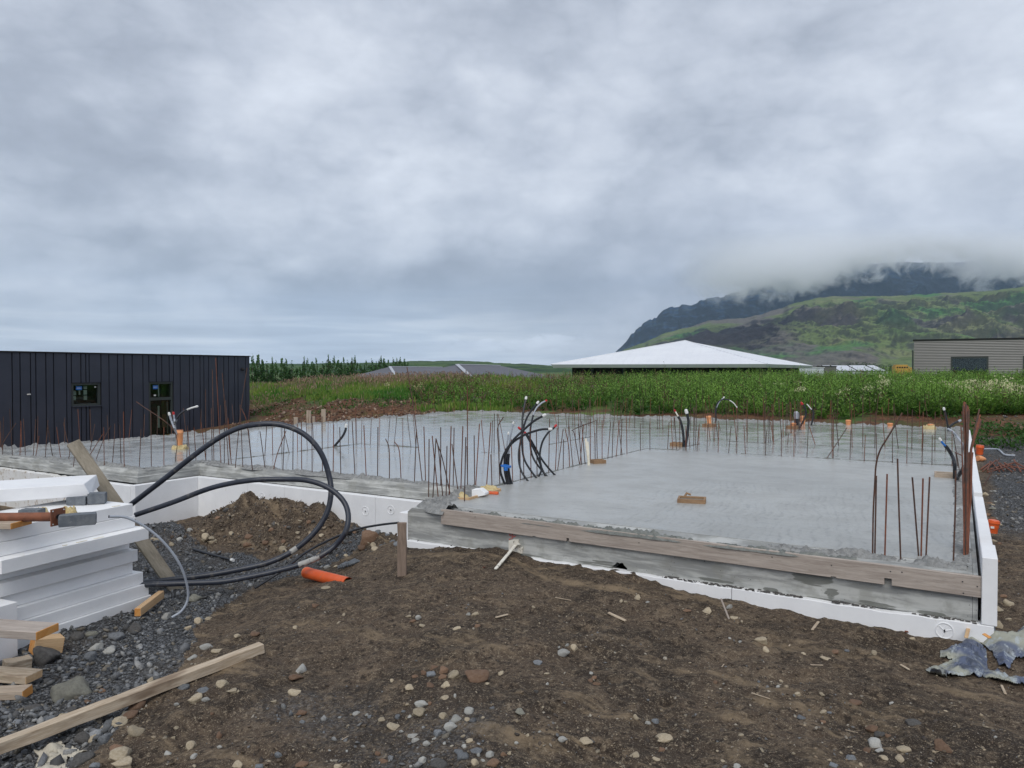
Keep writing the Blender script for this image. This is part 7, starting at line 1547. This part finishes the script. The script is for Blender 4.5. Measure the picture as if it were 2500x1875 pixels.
# ---------------------------------------------------------------- crumpled sheets
def crumple(poly, hmax, mat, name, label, cat, seed, nx=130, ny=90, folds=5., sharp=1.):
    poly = [tuple(p) for p in poly]; us = np.array([p[0] for p in poly]); vs = np.array([p[1] for p in poly])
    gu, gv = np.meshgrid(np.linspace(us.min(), us.max(), nx), np.linspace(vs.min(), vs.max(), ny), indexing='ij')
    zz = np.full(gu.shape, -.42)
    for _ in range(6):
        d = cdir(0, 0); r = _r; dirs = ((gu - 1250) / F)[..., None] * r + ((937.5 - gv) / F)[..., None] * np.cross(r, cdir(1250, 937.5)) + cdir(1250, 937.5)
        Pn = CAM + dirs * ((zz - CAM[2]) / dirs[..., 2])[..., None]; zz = gheight(Pn[..., 0], Pn[..., 1])
    x, y = Pn[..., 0], Pn[..., 1]
    pw = [tuple(P(p[0], p[1], float(np.median(zz)))[:2]) for p in poly]
    ins = inpoly(gu, gv, poly)
    dmin = np.full(gu.shape, 9.)
    for i in range(len(pw)):
        a = np.array(pw[i]); b_ = np.array(pw[(i + 1) % len(pw)]); ab = b_ - a; t_ = np.clip(((x - a[0]) * ab[0] + (y - a[1]) * ab[1]) / (ab @ ab), 0, 1); dmin = np.minimum(dmin, np.hypot(x - a[0] - t_ * ab[0], y - a[1] - t_ * ab[1]))
    wx_ = x + .12 * fbm(x * 4, y * 4, 3, seed + 9); wy_ = y + .12 * fbm(x * 4, y * 4, 3, seed + 8)
    f_ = 1 - np.abs(2 * vn(wx_ * folds * .6, wy_ * folds * 1.3, seed) * 1.6); f2 = 1 - np.abs(2 * vn(wx_ * folds * 1.3 + wy_ * folds * .8, wy_ * folds * 2.8 - wx_ * folds, seed + 3) * 1.6); f3 = vn(wx_ * folds * 7, wy_ * folds * 6, seed + 5)
    e = ss(0, .07, dmin) * (.45 + .55 * ss(.0, .25, dmin)); h = e * hmax * (.45 + .50 * np.clip(f_, 0, 1) ** sharp + .30 * np.clip(f2, 0, 1) + .05 * f3) + .008
    z = zz + h; x = x + .006 * f3; V = np.stack([x.ravel(), y.ravel(), z.ravel()], 1)
    i, j = np.meshgrid(np.arange(nx - 1), np.arange(ny - 1), indexing='ij'); k = ins[:-1, :-1] & ins[1:, :-1] & ins[:-1, 1:] & ins[1:, 1:]
    i, j = i[k], j[k]; Fc = np.stack([i * ny + j, (i + 1) * ny + j, (i + 1) * ny + j + 1, i * ny + j + 1], 1)
    usedv = np.unique(Fc); mp_ = np.full(nx * ny, -1); mp_[usedv] = np.arange(len(usedv)); o = mesh(name, V[usedv], mp_[Fc], mat, None, True)
    sm_ = o.modifiers.new('thick', 'SOLIDIFY'); sm_.thickness = .004; tagm(o, label, cat); return o
m, t, b = newmat('tarpaulin'); co = coords(t, world=True); f1 = t.noise(co, 2.6, 3, .6, .8); f2 = t.noise(co, 14, 6, .75, .5)
c = t.mix(t.maprange(f1, .47, .60), (.30, .305, .25), (.085, .105, .165)); c = t.mix(t.math('MULTIPLY', t.maprange(f2, .52, .60), .8), c, (.36, .40, .42)); c = t.mix(t.maprange(t.noise(co, 5, 4, .6), .60, .66, 0, .9), c, (.045, .055, .08))
setc(t, b, c, .45, f2, .4, .006, .5); tarp = m
z8 = (2180, 1500, .14467)
def pz(L, z=z8): return [(z[0] + a * z[2], z[1] + b_ * z[2]) for a, b_ in L]
crumple(pz([(530, 965), (640, 1055), (1000, 1090), (1500, 1060), (1600, 950), (1590, 760), (1530, 600), (1460, 500), (1330, 450), (1200, 470), (1130, 600), (960, 610), (800, 640), (800, 740), (900, 780), (1010, 790), (880, 850), (740, 920), (900, 950), (620, 940)]), .10, tarp, 'tarpaulin', 'crumpled blue and olive plastic sheet lying before the right corner of the slab', 'plastic sheet', 5, folds=4.5, sharp=1.5)
crumple(pz([(1400, 470), (1560, 560), (1720, 750), (1800, 900), (1980, 900), (2060, 760), (2230, 780), (2700, 860), (2700, 300), (2230, 290), (2080, 340), (2000, 440), (1880, 460), (1700, 400), (1500, 410)]), .13, tarp, 'tarpaulin', 'bunched part of the grey sheet running out of the picture at the right', 'plastic sheet', 15, folds=4., sharp=1.5)
crumple(pz([(1500, 1050), (1560, 950), (1700, 980), (1850, 1060), (2230, 1110), (2600, 1120), (2600, 1330), (2230, 1280), (1900, 1200), (1700, 1150)]), .05, tarp, 'tarpaulin', 'narrow trailing strip of the grey sheet along the soil', 'plastic sheet', 25, nx=110, ny=50, folds=7)
crumple([(75, 1905), (95, 1850), (80, 1838), (130, 1822), (150, 1812), (160, 1826), (185, 1830), (215, 1845), (200, 1852), (165, 1856), (160, 1880), (170, 1905)], .05, vary('kraft_paper', (.42, .38, .30), (.50, .46, .38), 8, .8, .4, 60, .003), 'paper_sack', 'torn beige paper sack under the near end of the long timber', 'paper sack', 35, nx=70, ny=60, folds=7)
a = PG(*pz([(1310, 470)])[0]) + [0, 0, .16]; b2 = PG(*pz([(1230, 720)])[0]) + [0, 0, .12]; timber('wood_splinter', a, b2, .022, .008, M['wood_new'], 'narrow tan wood scrap lying on the crumpled sheet', 'wood scrap')
a = PG(*pz([(1520, 680)])[0]) + [0, 0, .13]; b2 = PG(*pz([(1640, 730)])[0]) + [0, 0, .12]; timber('wood_splinter', a, b2, .03, .008, M['wood_cut'], 'short orange wood chip lying on the crumpled sheet', 'wood scrap')
# splinters and sticks
for (u0, v0, u1, v1, w_, l) in [(1485, 1500, 1528, 1520, .022, 'pale flat wood splinter on the soil right of centre'), (1983, 1542, 1998, 1522, .018, 'grey stick end lying before the right front foam'), (1835, 1697, 1880, 1712, .008, 'thin pale splinter in the right foreground'), (2064, 1788, 2095, 1795, .005, 'thin straw like splinter near the dark stone in the right foreground'), (2198, 1627, 2220, 1640, .014, 'tan wood chip left of the crumpled sheet'), (1978, 1628, 2010, 1629, .007, 'thin pale splinter left of the flat tan stone'),
                              (1210, 1512, 1240, 1504, .016, 'tan wood chip among the pebbles in the centre'), (2445, 1678, 2455, 1700, .014, 'curled pale wood strip below the crumpled sheet'), (1762, 1633, 1768, 1626, .006, 'tiny tan twig on the soil right of centre'), (835, 1812, 850, 1803, .005, 'thin brown twig in the left centre foreground'), (1926, 1582, 1929, 1578, .008, 'small tan chip on the soil before the slab'), (1355, 1462, 1395, 1470, .006, 'brown twig on the dry crust before the slab')]:
    a = PG(u0, v0) + [0, 0, .012]; b2 = PG(u1, v1) + [0, 0, .012]; timber('wood_splinter', a, b2, w_, max(.004, w_ * .5), M['wood_light'], l, 'wood scrap')

# ---------------------------------------------------------------- air and the cloud caught on the mountain
hzm = bpy.data.materials.new('haze'); hzm.use_nodes = True; t = NT(hzm.node_tree); t.n.clear(); o_ = t.add('ShaderNodeOutputMaterial'); pv = t.add('ShaderNodeVolumePrincipled')
pv.inputs['Color'].default_value = (.50, .72, 1., 1); pv.inputs['Density'].default_value = 4.6e-5; pv.inputs['Anisotropy'].default_value = .0; t.link(pv.outputs[0], o_.inputs['Volume'])
mb = MB(); mb.box(-8600, 8600, -8600, 8600, -60, 1080); o = mb.build('haze', hzm); o['kind'] = 'stuff'
cm = bpy.data.materials.new('mountain_cloud'); cm.use_nodes = True; cm.cycles.volume_step_rate = .4; t = NT(cm.node_tree); t.n.clear(); o_ = t.add('ShaderNodeOutputMaterial'); pv = t.add('ShaderNodeVolumePrincipled'); t.link(pv.outputs[0], o_.inputs['Volume'])
pv.inputs['Color'].default_value = (.985, .992, 1., 1); pv.inputs['Anisotropy'].default_value = 0.
CD = 4350.; cx0, cx1 = (1500 - 1250) / F * CD, (3000 - 1250) / F * CD; zb0, zb1 = (904 - 760) / F * CD, (904 - 545) / F * CD
co = t.add('ShaderNodeTexCoord').outputs['Object']; s_ = t.add('ShaderNodeSeparateXYZ'); t.link(co, s_.inputs[0])
fx = t.maprange(s_.outputs[0], cx0, cx1, 0, 1, False)
def fu(u): return (u - 1500) / 1500.
def fv(v): return (904 - v) / F * CD / 1000.
base_ = t.ramp(fx, [(fu(u), fv(v)) for u, v in [(1500, 680), (1620, 706), (1700, 728), (1850, 724), (1960, 712), (2040, 680), (2120, 652), (2300, 648), (2370, 662), (2440, 684), (2600, 665), (3000, 640)]])
hz_ = t.math('SUBTRACT', t.math('DIVIDE', s_.outputs[2], 1000.), base_)
nn = t.noise(co, 1 / 115., 4, .55, .7); nn2 = t.noise(co, 1 / 420., 3, .5)
e_ = t.math('ADD', t.math('MULTIPLY', hz_, 14.), t.math('MULTIPLY', t.math('SUBTRACT', nn, .5), 7.))
e_ = t.math('ADD', e_, t.math('MULTIPLY', t.math('SUBTRACT', nn2, .5), 3.))
den_ = t.maprange(e_, -.1, .9, 0, 1)
topf = t.maprange(s_.outputs[2], zb1 - 20, zb1 - 330, 0, 1); lf = t.maprange(s_.outputs[0], cx0 + 300, cx0 + 1150, 0, 1)
den_ = t.math('MULTIPLY', t.math('MULTIPLY', den_, topf), lf); t.link(t.math('MULTIPLY', den_, .014), pv.inputs['Density'])
mb = MB(); mb.box(cx0, cx1, CD - 250, CD + 250, zb0, zb1); V = np.array(mb.V); me = bpy.data.meshes.new('mountain_cloud'); me.from_pydata([tuple(v) for v in V], [], mb.F); me.materials.append(cm)
o = bpy.data.objects.new('mountain_cloud', me); COL.objects.link(o); o.rotation_euler = (0, 0, TH); tagm(o, 'low white cloud wrapped round the mountain top', 'cloud', kind='stuff')
